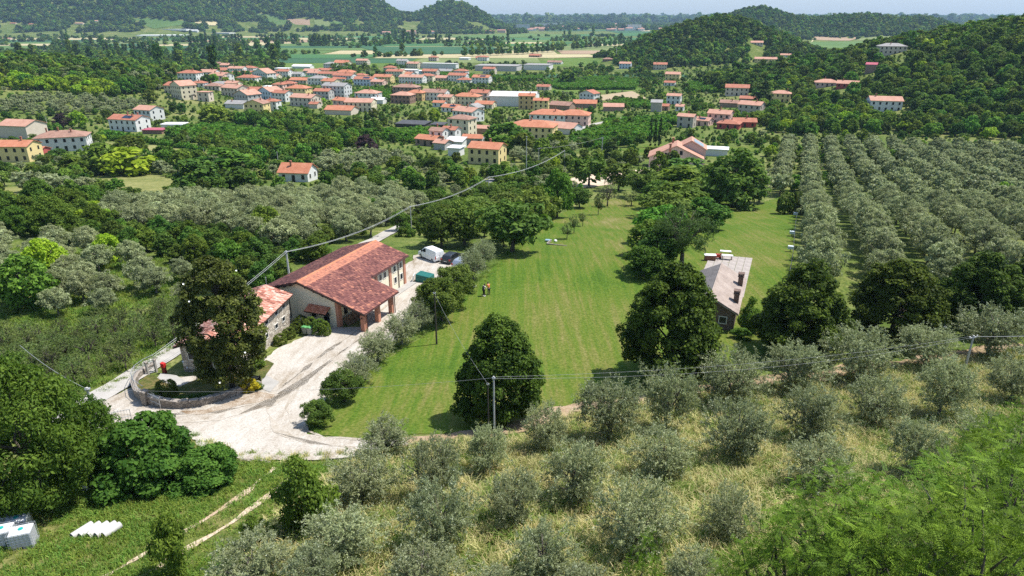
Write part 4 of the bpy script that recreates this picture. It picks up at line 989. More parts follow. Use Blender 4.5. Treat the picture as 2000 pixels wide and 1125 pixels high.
mb = MB(); mb.tube([(-W_ / 2, -.42, H_ + RS + .07), (-W_ / 2, D_ + .42, H_ + RS + .07)], .1, 6); mb.build('ridge_cap', m_sheet, rf)
for x, y, hh in ((-.2, 8.6, 1.3), (-.2, 2.6, 1.2)):
    mb = MB(); mb.box(x - .3, x + .3, y - .3, y + .3, H_ - .3, H_ + hh); mb.box(x - .38, x + .38, y - .38, y + .38, H_ + hh + .003, H_ + hh + .12)
    for q in (-.26, .26):
        for r in (-.26, .26): mb.box(x + q - .06, x + q + .06, y + r - .06, y + r + .06, H_ + hh + .123, H_ + hh + .4)
    mb.box(x - .4, x + .4, y - .4, y + .4, H_ + hh + .403, H_ + hh + .5); mb.build('chimney', m_cabwall, rf)
mb = MB(); mb.slab([(-1.9, 5.6, H_ + RS - sl * 1.8 + .16), (-1.45, 5.2, H_ + RS - sl * 2.25 + .16), (-1.35, 5.32, H_ + RS - sl * 2.35 + .16), (-1.8, 5.72, H_ + RS - sl * 1.9 + .16)], .06); mb.build('roof_vent', m_black, rf)
put_window(cab, -W_ / 2, -.012, 1.0, 0, .9, 1.9, True, 'door'); put_window(cab, -W_ * .22, -.012, 1.3, 0, .8, .8)
def on_cab(x, y, z=0):
    X, Y = P.x + math.cos(crz) * x - math.sin(crz) * y, P.y + math.sin(crz) * x + math.cos(crz) * y
    return Vector((X, Y, hz(X, Y) + z))
FOOT.append([tuple(on_cab(*q)[:2]) for q in ((-8, -1), (2.5, -1), (2.5, 33), (-8, 33))])
pat = empty('paved_patio', on_cab(-W_ / 2, D_ + .6), crz); tag(pat, kind='structure')
slabm = MB(); slabm.box(-.52, .52, -1.02, 1.02, -.25, .0, taper=.008)
pm = slabm.mesh('paving_slab', paint('paving_slab', (.33, .29, .26), .9, var=.25, scale=1.2))
for i in range(6):
    for j in range(9):
        o = link('paving_slab', pm, pat); x, y = -2.6 + i * 1.08, 1.1 + j * 2.1
        q = on_cab(-W_ / 2 + x, D_ + .6 + y); o.location = (x, y, q.z - pat.location.z + .11 + random.uniform(-.006, .006))
m_redmetal = paint('red_enamel', (.36, .045, .025), .45, var=.2)
m_whitepaint = paint('white_paint', (.78, .77, .75), .5, var=.05)
bq = empty('barbecue', on_cab(-W_ / 2 - 2.9, 27.6, .1), crz + .3, 'brick barbecue with white worktop at the back of the patio', 'barbecue')
mb = MB(); mb.box(-.8, .8, -.4, .4, -.2, .8); mb.build('brick_base', paint('barbecue_brick', (.28, .12, .08), .9, var=.2, scale=5), bq)
mb = MB(); mb.box(-.9, .9, -.45, .45, .803, .9); mb.build('worktop', m_whitepaint, bq)
mb = MB(); mb.box(-.8, -.7, .3, .4, .903, 1.7); mb.build('spit_post', m_black, bq)
td = empty('garden_machine', on_cab(-W_ / 2 - 1.9, 28.6, .1), crz + .6, 'red metal garden machine between the white tables on the patio', 'garden machine')
mb = MB(); mb.box(-.45, .45, -.35, .35, .35, .85, taper=.08); mb.build('hood', m_redmetal, td, bevel=.05)
for sx in (-.5, .5):
    mb = MB(); mb.tube([(sx - .1, 0, .32), (sx + .1, 0, .32)], .32, 12); mb.build('wheel', m_black, td)
mb = MB(); mb.tube([(-.25, -.3, .7), (-.3, -.9, 1.2), (.3, -.9, 1.2), (.25, -.3, .7)], .04, 5); mb.build('handlebar', m_redmetal, td)
for i in range(5):
    mb = MB(); a_ = i * 1.2566; mb.tube([(0, .5, .4), (.4 * math.cos(a_), .55, .4 + .4 * math.sin(a_))], .05, 4); mb.build('tine', m_redmetal, td)
for k, (x, y) in enumerate(((-.9, 31.5 - D_), (-.4, 28.8 - D_))):
    tb = empty('garden_table', on_cab(-W_ / 2 + x, D_ + y, .1), crz + .1, ('white garden table farthest back on the patio', 'white garden table beside the red machine')[k], 'table')
    mb = MB(); mb.box(-.85, .85, -.35, .35, .7, .77); mb.build('tabletop', m_whitepaint, tb)
    for sx in (-.7, .7):
        mb = MB(); mb.box(sx - .05, sx + .05, -.3, .3, -.1, .697); mb.build('leg', m_rust, tb)

# ------------------------------------------------------------------ pink house and its annexe
P = at(1318, 331); prz = R(-9) - math.atan2(P.x, P.y) * .35
pk = empty('pink_house', P, prz, 'big pink house with two-level gable beyond the orchard', 'house')
m_pinkwall = paint('pink_plaster', (.55, .42, .36), .9, var=.05, scale=.4)
wall_block(pk, 18.5, 11, 4.3, 4.2, 'gable', m_pinkwall, 'y'); rfA = roof_block(pk, 18.5, 11, 4.3, 4.2, 'gable', roofm('pale'), 'y', .5)
wall_block(pk, 10.5, 9, 6.6, 2.9, 'gable', m_pinkwall, 'y', x0=5.0, y0=6, name='upper_wall'); rfB = roof_block(pk, 10.5, 9, 6.6, 2.9, 'gable', roofm('pale'), 'y', .45, x0=5.0, y0=6, name='upper_roof')
mb = MB(); s_ = 2.9 / 5.25; mb.slab([(5.9, 6.4, 9.5 - .9 * s_ + .1), (9.4, 6.4, 9.5 - 4.4 * s_ + .1), (9.4, 13, 9.5 - 4.4 * s_ + .1), (5.9, 13, 9.5 - .9 * s_ + .1)], .07); mb.build('solar_panel', paint('pale_solar_glass', (.16, .22, .30), .12, var=.1), rfB)
for x, y, z in ((-2.2, .3, 7.0), (-1.5, 9.5, 7.6)): chimney(rfA, x, y, z, 1.6, .7)
for x, z in ((-.3, 6.0), (1.7, 5.9), (2.0, 1.3), (4.4, 1.2), (-3.5, 5.0)): put_window(pk, x, -.012, z, 0, 1.0, 1.5 if z > 2 else 2.1, False)
FOOT.append([(P.x + x, P.y + y) for x, y in ((-13, -4), (13, -6), (16, 18), (-10, 18))])
house(1398, 305, 46, 1, 'flat', 'white', 'white', -12, w=8.5, dm=6, win=False, label='white flat-roofed annexe beside the big pink house', name='annexe', cat='annexe', hfac=2.4)

# ------------------------------------------------------------------ garden wall, railing, gates
wpx = [(303, 716), (285, 727), (268, 742), (262, 758), (268, 776), (287, 790), (320, 797), (352, 799), (390, 795), (430, 784), (470, 770), (509, 756)]
wp = [at(*p) for p in wpx]
wall = empty('garden_wall', wp[5], 0, 'low curved rubble stone wall round the magnolia bed', 'wall')
mb = MB(); Lh = []
for i, p in enumerate(wp):
    t = (wp[min(i + 1, len(wp) - 1)] - wp[max(i - 1, 0)]).normalized(); n = Vector((-t.y, t.x, 0)) * .2; q = p - wp[5]
    hgt = (.45, .55, .65, .75, .9, .95, .9, .8, .75, .7, .65, .55)[i]
    Lh.append([tuple(q + n + Vector((0, 0, -.5))), tuple(q + n + Vector((0, 0, hgt))), tuple(q - n + Vector((0, 0, hgt))), tuple(q - n + Vector((0, 0, -.5)))])
Vv = [v for r in Lh for v in r]; k = len(Lh)
Ff = [(4 * i + a, 4 * i + (a + 1) % 4, 4 * i + 4 + (a + 1) % 4, 4 * i + 4 + a) for i in range(k - 1) for a in range(4)] + [(0, 1, 2, 3), (4 * k - 1, 4 * k - 2, 4 * k - 3, 4 * k - 4)]
mb.add(Vv, Ff); mb.build('stonework', m_stonedark, wall)
# coping stones, one by one
for i in range(k - 1):
    a_, b_ = wp[i] - wp[5], wp[i + 1] - wp[5]; n = max(1, int((b_ - a_).length / .55)); ha = Lh[i][1][2] - a_.z; hb = Lh[i + 1][1][2] - b_.z
    for j in range(n):
        c = a_.lerp(b_, (j + .5) / n); hh = ha + (hb - ha) * (j + .5) / n
        if 'COPE' not in globals():
            cm = MB(); cm.box(-.25, .25, -.24, .24, 0, .09, taper=.02); COPE = cm.mesh('coping_stone', paint('coping', (.30, .26, .22), .95, var=.3, scale=4))
        o = link('coping_stone', COPE, wall); o.location = (c.x, c.y, c.z + hh + .004 + random.uniform(0, .02)); o.rotation_euler = (0, 0, math.atan2(b_.y - a_.y, b_.x - a_.x)); o.scale = ((b_ - a_).length / n / .52, random.uniform(.9, 1.1), random.uniform(.7, 1.3))
rail = empty('railing', wp[2], 0, 'thin grey steel railing along the curved end of the garden wall', 'railing')
rp = [wp[i] - wp[2] for i in range(0, 6)]; hs = [.45, .55, .65, .75, .9, .95]
for lv in (.35, .95):
    mb = MB(); mb.tube([tuple(p + Vector((0, 0, q + lv))) for p, q in zip(rp, hs)], .025, 5); mb.build('rail', m_steel, rail)
for i in range(5):
    for f in np.arange(0, 1, .2):
        c = rp[i].lerp(rp[i + 1], f); q = hs[i] + (hs[i + 1] - hs[i]) * f
        mb = MB(); r_ = .03 if f == 0 else .012; mb.tube([tuple(c + Vector((0, 0, q - .02))), tuple(c + Vector((0, 0, q + .98)))], r_, 4); mb.build('post' if f == 0 else 'baluster', m_steel, rail)
def gate_pillar(px, py, h, w, label, m):
    p = at(px, py); o = empty('gate_pillar', p, R(-20), label, 'gate pillar')
    mb = MB(); mb.box(-w / 2, w / 2, -w / 2, w / 2, -.4, h); mb.build('shaft', m, o)
    mb = MB(); mb.box(-w / 2 - .05, w / 2 + .05, -w / 2 - .05, w / 2 + .05, h + .002, h + .1, taper=.03); mb.build('cap', m_stonedark, o); return o
gate_pillar(287, 792, 1.45, .55, 'square stone gate pillar at the bend of the garden wall', m_stonedark)
gate_pillar(290, 732, 1.35, .2, 'grey post left of the little entrance gate', m_concrete); gate_pillar(306, 727, 1.4, .2, 'grey post right of the little entrance gate', m_concrete)
def gate(p, rz, w, h, label, n=9):
    o = empty('iron_gate', p, rz, label, 'gate')
    mb = MB()
    for z in (.12, h * .5, h): mb.tube([(0, 0, z), (w, 0, z)], .022, 5)
    mb.tube([(0, 0, .05), (0, 0, h)], .03, 5); mb.tube([(w, 0, .05), (w, 0, h)], .03, 5); mb.build('gate_frame', m_steel, o)
    for i in range(1, n):
        mb = MB(); x = w * i / n; mb.tube([(x, 0, .12), (x, 0, h + .12 * math.sin(3.14 * i / n))], .012, 4); mb.build('bar', m_steel, o)
    mb = MB(); mb.tube([(w * .5 + .2 * math.cos(t), 0, h + .12 + .14 * math.sin(t)) for t in np.linspace(0, 5.2, 10)], .015, 4); mb.build('scroll', m_steel, o)
    return o
p, q = at(293, 793), at(324, 803)
gate(p, math.atan2(q.y - p.y, q.x - p.x), 1.7, 1.35, 'open iron yard gate beside the stone gate pillar')
p, q = at(290, 731), at(305, 727)
gate(p + Vector((.12, 0, 0)), math.atan2(q.y - p.y, q.x - p.x), .75, 1.3, 'little iron entrance gate between two grey posts', 5)
gate(at(208, 835), R(25), 1.9, 1.25, 'iron yard gate half hidden by the walnut leaves')
mbx = empty('letter_box', at(322, 729), R(-15), 'red letter box on a stand beside the road', 'letter box')
mb = MB(); mb.box(-.17, .17, -.15, .15, -.1, .7); mb.build('stand', paint('dark_red_stand', (.20, .03, .025), .6), mbx)
mb = MB(); mb.prism([(-.2, .703), (.2, .703), (.2, 1.15), (-.2, 1.22)], -.17, .17); mb.build('box', paint('post_red', (.50, .025, .02), .5), mbx)
slab = link('paving', None); bpy.data.objects.remove(slab)
sheet('paving', world_poly([(314, 731), (345, 735), (372, 752), (345, 756), (320, 748), (309, 738)]), m_concrete, .12, .03, clear=False)
sheet('paving', world_poly([(512, 742), (520, 735), (546, 748), (528, 768), (512, 762)]), m_concrete, .13, .02, clear=False)
sheet('flower_bed', world_poly([(300, 735), (320, 750), (352, 757), (400, 735), (470, 730), (520, 705), (536, 712), (512, 745), (505, 752), (470, 766), (430, 780), (390, 791), (350, 795), (320, 793), (290, 786), (270, 772), (268, 755), (285, 735)]), turf('bed_soil', [(.3, (.04, .06, .015)), (.5, (.10, .11, .03)), (.7, (.26, .16, .08))], .3, 1.2, 5, .4), .13, .1, clear=False)
sg = empty('name_sign', at(501, 752), R(-12), 'dark name board on two posts beside the yellow bush', 'sign')
for x in (-.5, .5):
    mb = MB(); mb.box(x - .04, x + .04, -.04, .04, -.2, 1.15); mb.build('post', m_black, sg)
mb = MB(); mb.box(-.62, .62, -.07, -.043, .62, 1.1); bd = mb.build('board', m_black, sg)
mb = MB()
for x0, x1_, z in ((-.45, .4, .93), (-.35, .3, .78)): mb.box(x0, x1_, -.078, -.072, z, z + .05)
mb.build('lettering', m_whitepaint, bd)
plant_px('hedge', 328, 778, 46, 40, label='round clipped yellow-green bush behind the stone gate pillar', rz=0)
plant_px('yellow', 488, 765, 40, 26, label='bright yellow flowering bush at the end of the garden wall')
plant_px('bush', 505, 762, 24, 16, label='low green bush right of the yellow flowering bush')
for k, (x, y, w, h_) in enumerate(((345, 788, 40, 14), (372, 785, 40, 14), (400, 778, 34, 12))): plant_px('bush', x, y, w, h_, label=f'low spreading green shrub on the garden wall, {("left", "middle", "right")[k]} of three')
plant_px('bush', 500, 722, 46, 26, label='dark low shrub on the right edge of the magnolia bed')

# hedges by the farm building, bins
for k, (x, y, w, h_) in enumerate(((548, 672, 30, 22), (565, 660, 30, 22), (578, 648, 28, 20), (590, 640, 30, 26), (607, 648, 32, 30), (624, 652, 34, 32), (636, 655, 26, 28))):
    plant_px('hedge', x, y, w, h_, label='clipped green hedge bush, ' + ('first', 'second', 'third', 'fourth', 'fifth', 'sixth', 'last')[k] + ' from the stone house towards the porch', group='hedge bushes in front of the farm building')
m_bin = paint('bin_grey_green', (.28, .30, .27), .6, var=.15); m_binlid = paint('bin_lid_green', (.10, .30, .10), .5, var=.15)
for x, y, lab in ((597, 654, 'left wheeled bin with green lid in front of the hedge'), (606, 655, 'right wheeled bin with green lid in front of the hedge')):
    o = empty('wheeled_bin', at(x, y) + Vector((0, 0, .1)), R(-15), lab, 'bin')
    mb = MB(); mb.add([(-.2, -.22, .1), (.2, -.22, .1), (.2, .22, .1), (-.2, .22, .1), (-.28, -.32, .95), (.28, -.32, .95), (.28, .32, .95), (-.28, .32, .95)], [(3, 2, 1, 0), (4, 5, 6, 7), (0, 1, 5, 4), (1, 2, 6, 5), (2, 3, 7, 6), (3, 0, 4, 7)]); mb.build('bin_body', m_bin, o, bevel=.02)
    mb = MB(); mb.prism([(-.31, .955), (.31, .955), (.31, 1.0), (.1, 1.08), (-.31, 1.02)], -.36, .36); mb.build('lid', m_binlid, o)
    for s in (-.2, .2):
        mb = MB(); mb.tube([(s - .03, .25, .1), (s + .03, .25, .1)], .1, 10); mb.build('wheel', m_black, o)
tp = empty('tarpaulin_stack', on_barn(6.6, BL + 1.6, -.2), -AZ, 'stack of goods under a dark green tarpaulin behind the farm building', 'covered stack')
mb = MB(); mb.add([(-1.1, -.9, -.6), (1.3, -.9, -.6), (1.3, .9, -.6), (-1.1, .9, -.6), (-1.0, -.8, 1.25), (1.2, -.75, 1.05), (1.2, .8, 1.1), (-1.0, .8, 1.3)], [(3, 2, 1, 0), (4, 5, 6, 7), (0, 1, 5, 4), (1, 2, 6, 5), (2, 3, 7, 6), (3, 0, 4, 7)]); mb.build('tarpaulin', paint('green_tarpaulin', (.015, .12, .10), .5, var=.15), tp, bevel=.08)
wb = empty('leaning_board', on_barn(5.4, BL + .9, -.2), -AZ + .3, 'white board leaning beside the green tarpaulin', 'board')
mb = MB(); mb.prism([(-.5, -.5), (-.42, -.5), (.0, 1.2), (-.08, 1.2)], -.6, .6); mb.build('board', m_whitepaint, wb)

# ------------------------------------------------------------------ vehicles
def carpaint(name, col, metal=.3):
    m, nt, b = newmat(name)
    b.inputs['Base Color'].default_value = (*col, 1); b.inputs['Metallic'].default_value = metal; b.inputs['Roughness'].default_value = .28
    b.inputs['Coat Weight'].default_value = .4
    return m
m_tyre = paint('tyre_rubber', (.02, .02, .02), .85); m_rim = paint('alloy_rim', (.42, .43, .44), .35, .7); m_carglass = paint('car_glass', (.012, .015, .018), .08, var=.1)
m_tail = paint('tail_lamp_red', (.40, .02, .015), .3); m_head = paint('headlamp_clear', (.6, .62, .64), .2); m_plate = paint('plate_white', (.7, .7, .68), .5); m_bumper = paint('bumper_plastic', (.03, .03, .032), .6)
def car(px, py, az, body, cabin, wd, col, label, cat, wheels, wr, glass, name, roofcol=None, tail=None, z=.1):
    """body and cabin: (y,z) side outlines, y forward from the rear axle side. glass: list of (y,z) outlines on both sides."""
    p = at(px, py); o = empty(name, (p.x, p.y, hz(p.x, p.y) + z), -R(az), label, cat)
    def shell(P, w0, w1, zsplit):
        bm = bmesh.new(); n = len(P)
        z0, z1 = min(q[1] for q in P), max(q[1] for q in P)
        def wz(zv): return w0 + (w1 - w0) * max(0, (zv - zsplit) / max(z1 - zsplit, .01)) ** 1.3
        Lv = [bm.verts.new((-wz(q[1]) / 2, q[0], q[1])) for q in P]; Rv = [bm.verts.new((wz(q[1]) / 2, q[0], q[1])) for q in P]
        bm.faces.new(Lv); bm.faces.new(Rv[::-1])
        for i in range(n): bm.faces.new((Lv[(i + 1) % n], Lv[i], Rv[i], Rv[(i + 1) % n]))
        bmesh.ops.recalc_face_normals(bm, faces=bm.faces[:]); me = bpy.data.meshes.new('body'); bm.to_mesh(me); bm.free(); me.materials.append(col); return me
    bo = link('body', shell(body, wd, wd * .93, .75), o); md = bo.modifiers.new('bevel', 'BEVEL'); md.width, md.segments, md.limit_method, md.angle_limit = .07, 3, 'ANGLE', R(28)
    zt = max(q[1] for q in cabin)
    ca = link('cabin', shell(cabin, wd * .93, wd * .74, min(q[1] for q in cabin)), o); md = ca.modifiers.new('bevel', 'BEVEL'); md.width, md.segments = .06, 3
    zb = min(q[1] for q in cabin)
    def wz(zv): return wd * (.93 + (.74 - .93) * max(0, (zv - zb) / (zt - zb)) ** 1.3)
    for gl in glass:
        for s in (-1, 1):
            mb = MB(); mb.add([(s * (wz(q[1]) / 2 + .012), q[0], q[1]) for q in gl], [tuple(range(len(gl)))[::s]]); mb.build('side_window', m_carglass, o)
    def across(y0, z0, y1, z1, k, nm, mt, out):
        mb = MB(); d = Vector((0, y1 - y0, z1 - z0)).normalized(); n = Vector((0, -d.z, d.y)) * out
        mb.add([tuple(Vector((-wz(z0) / 2 * k, y0, z0)) + n), tuple(Vector((wz(z0) / 2 * k, y0, z0)) + n), tuple(Vector((wz(z1) / 2 * k, y1, z1)) + n), tuple(Vector((-wz(z1) / 2 * k, y1, z1)) + n)], [(0, 1, 2, 3)]); mb.build(nm, mt, o)
    L0, L1 = min(q[0] for q in body), max(q[0] for q in body)
    return o, across, L0, L1
def wheels(o, ys, wd, r):
    for y in ys:
        for s in (-1, 1):
            mb = MB(); x = s * (wd / 2 - .09); mb.tube([(x - .1, y, r), (x + .1, y, r)], r, 16)
            w = mb.build('wheel', m_tyre, o); mb = MB(); mb.tube([(x + s * .102, y, r), (x + s * .112, y, r)], r * .62, 10); mb.build('rim', m_rim, w)
def lampbox(o, nm, m, x, y0, y1, z0, z1, w):
    mb = MB(); mb.box(x - w / 2, x + w / 2, y0, y1, z0, z1); mb.build(nm, m, o)
a, b = at(858, 511), at(829, 501)
vaz = math.degrees(math.atan2(b.x - a.x, b.y - a.y))
vb = [(-2.45, .3), (-2.45, 1.05), (-2.38, 1.15), (1.4, 1.15), (2.1, 1.02), (2.4, .8), (2.45, .3)]
vc = [(-2.42, 1.1), (-2.32, 1.9), (-2.1, 1.96), (.55, 1.95), (.85, 1.88), (1.75, 1.08)]
o, acr, L0, L1 = car(843, 507, vaz, vb, vc, 1.92, carpaint('van_white', (.80, .80, .79), .0), 'white delivery van parked at the end of the gravel yard', 'van', None, .33, [[(.35, 1.2), (.35, 1.72), (.78, 1.72), (1.42, 1.2)]], 'delivery_van')
acr(1.72, 1.12, .92, 1.85, .9, 'windscreen', m_carglass, .02); wheels(o, (-1.55, 1.65), 1.92, .33)
lampbox(o, 'bumper', m_bumper, 0, -2.52, -2.40, .28, .5, 1.84); lampbox(o, 'bumper', m_bumper, 0, 2.40, 2.52, .28, .48, 1.8); lampbox(o, 'number_plate', m_plate, 0, -2.535, -2.521, .36, .46, .5)
for s in (-1, 1):
    lampbox(o, 'tail_lamp', m_tail, s * .86, -2.47, -2.43, .75, 1.25, .13); lampbox(o, 'headlamp', m_head, s * .72, 2.30, 2.44, .68, .86, .34)
    lampbox(o, 'mirror', m_bumper, s * 1.02, 1.2, 1.34, 1.15, 1.42, .16)
mb = MB(); mb.box(-.012, .012, -2.465, -2.44, .55, 1.7); mb.build('door_seam', m_bumper, o)
def hatch(px, py, az, col, label):
    B = [(-2.0, .28), (-2.05, .6), (-1.98, .95), (-1.6, 1.0), (.9, .98), (1.7, .88), (2.1, .7), (2.15, .28)]
    Cc = [(-1.95, .95), (-1.62, 1.38), (-1.2, 1.49), (.1, 1.5), (.35, 1.44), (1.15, .93)]
    o, acr, _, _ = car(px, py, az, B, Cc, 1.78, col, label, 'car', None, .32, [[(-1.45, 1.02), (-1.25, 1.36), (-.3, 1.4), (-.3, 1.02)], [(-.22, 1.02), (-.22, 1.4), (.1, 1.4), (.85, 1.02)]], 'parked_car')
    acr(1.1, .98, .42, 1.40, .88, 'windscreen', m_carglass, .015); acr(-1.64, 1.36, -1.90, 1.02, .84, 'rear_window', m_carglass, .02); wheels(o, (-1.3, 1.35), 1.78, .32)
    lampbox(o, 'number_plate', m_plate, 0, -2.075, -2.055, .5, .6, .5); lampbox(o, 'bumper', m_bumper, 0, -2.09, -2.0, .26, .42, 1.7)
    for s in (-1, 1): lampbox(o, 'tail_lamp', m_tail, s * .74, -2.06, -1.97, .72, .95, .22); lampbox(o, 'headlamp', m_head, s * .68, 1.98, 2.09, .62, .75, .32); lampbox(o, 'mirror', m_bumper, s * .96, .62, .74, .96, 1.08, .16)
hatch(884, 511, 28, carpaint('car_charcoal', (.035, .038, .045)), 'dark grey hatchback parked beside the white van')
hatch(905, 521, 28, carpaint('car_silver', (.42, .45, .49), .5), 'silver car half hidden behind the olive bush at the yard edge')
hatch(1521, 141, 60, carpaint('car_dark_far', (.03, .03, .035)), 'small dark car on the far road at the wooded slope')

# ------------------------------------------------------------------ two people on the lawn
m_skin = paint('skin', (.50, .30, .21), .6, var=.05)
def skin_obj(name, joints, bones, mat, parent, sub=2, root=0):
    me = bpy.data.meshes.new(name); me.from_pydata([j[:3] for j in joints], bones, []); me.materials.append(mat)
    o = link(name, me, parent)
    sk = o.modifiers.new('skin', 'SKIN'); sk.use_smooth_shade = True
    if not me.skin_vertices: me.skin_vertices.new()
    for i, (v, j) in enumerate(zip(me.skin_vertices[0].data, joints)):
        r = j[3]; v.radius = (r, j[4] if len(j) > 4 else r); v.use_root = i == root
    s = o.modifiers.new('smooth', 'SUBSURF'); s.levels = s.render_levels = sub
    return o
def person(px, py, face, label, shirt, trousers, hair, arms, pack=None, lean=.12):
    p = at(px, py); o = empty('person', (p.x, p.y, hz(p.x, p.y) + .05), R(face), label, 'person')     # faces local +y
    J = [(0, 0, .95, .14, .105), (0, lean * .4, 1.15, .125, .09), (0, lean * .8, 1.36, .15, .10), (0, lean, 1.50, .055), (0, lean + .05, 1.60, .095, .105), (0, lean + .055, 1.71, .085, .10),
         (-.19, lean * .8, 1.42, .062), (.19, lean * .8, 1.42, .062), (-.25, .06 + lean, 1.15, .045), (.25, .06 + lean, 1.15, .045), arms[0] + (.036,), arms[1] + (.036,),
         (-.10, 0, .88, .092), (.10, 0, .88, .092), (-.115, .03, .50, .062), (.115, .03, .50, .062), (-.12, 0, .10, .045), (.12, 0, .10, .045), (-.13, .14, .045, .04), (.13, .14, .045, .04)]
    E_ = [(0, 1), (1, 2), (2, 3), (3, 4), (4, 5), (2, 6), (2, 7), (6, 8), (7, 9), (8, 10), (9, 11), (0, 12), (0, 13), (12, 14), (13, 15), (14, 16), (15, 17), (16, 18), (17, 19)]
    skin_obj('body', J, E_, m_skin, o, 1)
    def grow(j, k): return j[:3] + tuple(r * k + .012 for r in j[3:])
    S_ = [grow(J[i], 1.10) for i in (0, 1, 2)] + [grow(J[6], 1.15), grow(J[7], 1.15), grow(tuple((a_ + b_) / 2 for a_, b_ in zip(J[6], J[8])), 1.25), grow(tuple((a_ + b_) / 2 for a_, b_ in zip(J[7], J[9])), 1.25)]
    skin_obj('shirt', S_, [(0, 1), (1, 2), (2, 3), (2, 4), (3, 5), (4, 6)], shirt, o, 1)
    T = [grow(J[i], 1.15) for i in (0, 12, 13, 14, 15)] + [grow(J[16][:2] + (.14,) + J[16][3:], 1.25), grow(J[17][:2] + (.14,) + J[17][3:], 1.25)]
    skin_obj('trousers', T, [(0, 1), (0, 2), (1, 3), (2, 4), (3, 5), (4, 6)], trousers, o, 1)
    for s in (-1, 1):
        mb = MB(); mb.box(s * .125 - .05, s * .125 + .05, -.08, .20, 0, .09, taper=.012); mb.build('shoe', m_whitepaint if pack else m_black, o)
    bm = bmesh.new(); bmesh.ops.create_uvsphere(bm, u_segments=12, v_segments=8, radius=.112); bmesh.ops.delete(bm, geom=[v for v in bm.verts if v.co.z < -.045 + .4 * max(v.co.y - .02, 0)], context='VERTS')
    me = bpy.data.meshes.new('hair'); bm.to_mesh(me); bm.free(); me.materials.append(hair); h = link('hair', me, o); h.location = (0, lean + .045, 1.665)
    for s in (-1, 1):                                      # five fingers on each hand, curled
        a_ = Vector(arms[0] if s < 0 else arms[1]); mb = MB(); mb.tube([tuple(a_), tuple(a_ + Vector((0, .05, .0))), tuple(a_ + Vector((0, .10, .0)))], [.032, .038, .034], 6)
        for f in range(4): q = a_ + Vector(((f - 1.5) * .018, .10, 0)); mb.tube([tuple(q), tuple(q + Vector((0, .04, .012))), tuple(q + Vector((0, .055, -.02)))], .009, 5)
        q = a_ + Vector((-s * .035, .04, .0)); mb.tube([tuple(q), tuple(q + Vector((-s * .035, .03, .02)))], .011, 5); mb.build('hand', m_skin, o)
    mb = MB(); mb.tube([(0, lean + .15, 1.60), (0, lean + .178, 1.585)], [.012, .018], 5)
    for s in (-1, 1): mb.box(s * .035 - .012, s * .035 + .012, lean + .135, lean + .152, 1.618, 1.63, 0); mb.box(s * .105 - .012, s * .105 + .012, lean + .02, lean + .06, 1.57, 1.63, 0)
    mb.build('face', m_skin, o)
    if pack:
        mb = MB(); mb.box(-.15, .15, -.24 + lean * .5, -.09 + lean * .5, 1.02, 1.44, taper=.03); mb.build('backpack', pack, o, bevel=.03)
    return o
m_navy = paint('dark_trousers', (.018, .020, .028), .8)
person(945, 579, -52, 'person in white shirt and dark trousers seen from behind, small dark backpack', paint('white_shirt', (.72, .72, .72), .8), m_navy, paint('dark_hair', (.02, .014, .01), .6), ((-.14, .34, 1.12), (.14, .34, 1.12)), paint('black_backpack', (.02, .02, .025), .7))
person(955, 576, 28, 'person in orange top bending over beside the one in white', paint('orange_top', (.62, .16, .035), .8), m_navy, paint('brown_hair', (.06, .03, .018), .6), ((-.14, .36, 1.14), (.14, .36, 1.14)), None, .22)

# ------------------------------------------------------------------ poles and lines
m_poleg = paint('grey_concrete_pole', (.44, .43, .41), .85, var=.12); m_poled = paint('dark_wooden_pole', (.06, .05, .042), .9, var=.3, scale=4)
m_cable = paint('pale_cable', (.42, .42, .42), .5, var=.05); m_wire = paint('thin_wire', (.30, .30, .31), .5)
def pole(px, py, topy, mat, label, rad=.13, arm=0, name='utility_pole', hadd=0):
    p = at(px, py); m = pxm(p); dep = math.atan2(CZ - p.z, p.y)
    h = (py - topy) / m / math.cos(dep) + hadd
    lo, hi = .5, 30
    for _ in range(40):
        h = (lo + hi) / 2
        if to_px(p.x, p.y, p.z + h)[1] > topy: lo = h
        else: hi = h
    o = empty(name, p, R(20), label, 'pole')
    mb = MB(); mb.tube([(0, 0, -.5), (0, 0, h)], [rad * 1.25, rad * .8], 8); mb.build('shaft', mat, o)
    for k in range(arm):
        mb = MB(); z = h - .25 - k * .5; mb.box(-.55, .55, -.05, .05, z - .05, z + .05); mb.build('crossarm', m_steel, o)
        for x in (-.5, 0, .5):
            mb = MB(); mb.tube([(x, 0, z + .053), (x, 0, z + .2)], [.04, .06], 6); mb.build('insulator', m_plate, o)
    if not arm:
        mb = MB(); mb.box(-rad * 1.5, rad * 1.5, -rad * 1.3, rad * 1.3, h - .2, h - .1); mb.build('clamp', m_steel, o)
    return p + Vector((0, 0, h - .12))
def cable(a, b, sag, rad, mat, label, off=0, group=None, name='power_cable'):
    d = (b - a); n = Vector((-d.y, d.x, 0)).normalized() * off
    pts = [a + n + d * t - Vector((0, 0, sag * 4 * t * (1 - t))) for t in np.linspace(0, 1, 15)]
    mb = MB(); mb.tube([tuple(q - a) for q in pts], rad, 5); o = mb.build(name, mat); o.location = a
    return tag(o, label, 'cable', group)
t1 = pole(568, 562, 490, m_poleg, 'grey concrete pole rising behind the left roof slope of the farm building', .14)
t2 = pole(804, 452, 402, m_poleg, 'thin grey pole on the road beyond the farm building', .09)
t3 = pole(955, 388, 345, m_poleg, 'thin grey pole in the orchard beyond the parked vehicles', .09)
t4 = pole(1102, 330, 293, m_poleg, 'farthest thin grey pole carrying the pale cables, by the bare yard', .09)
t0 = at(330, 690) + Vector((0, 0, 3.2))
p_house = at(306, 727) + Vector((0, 0, 1.9))
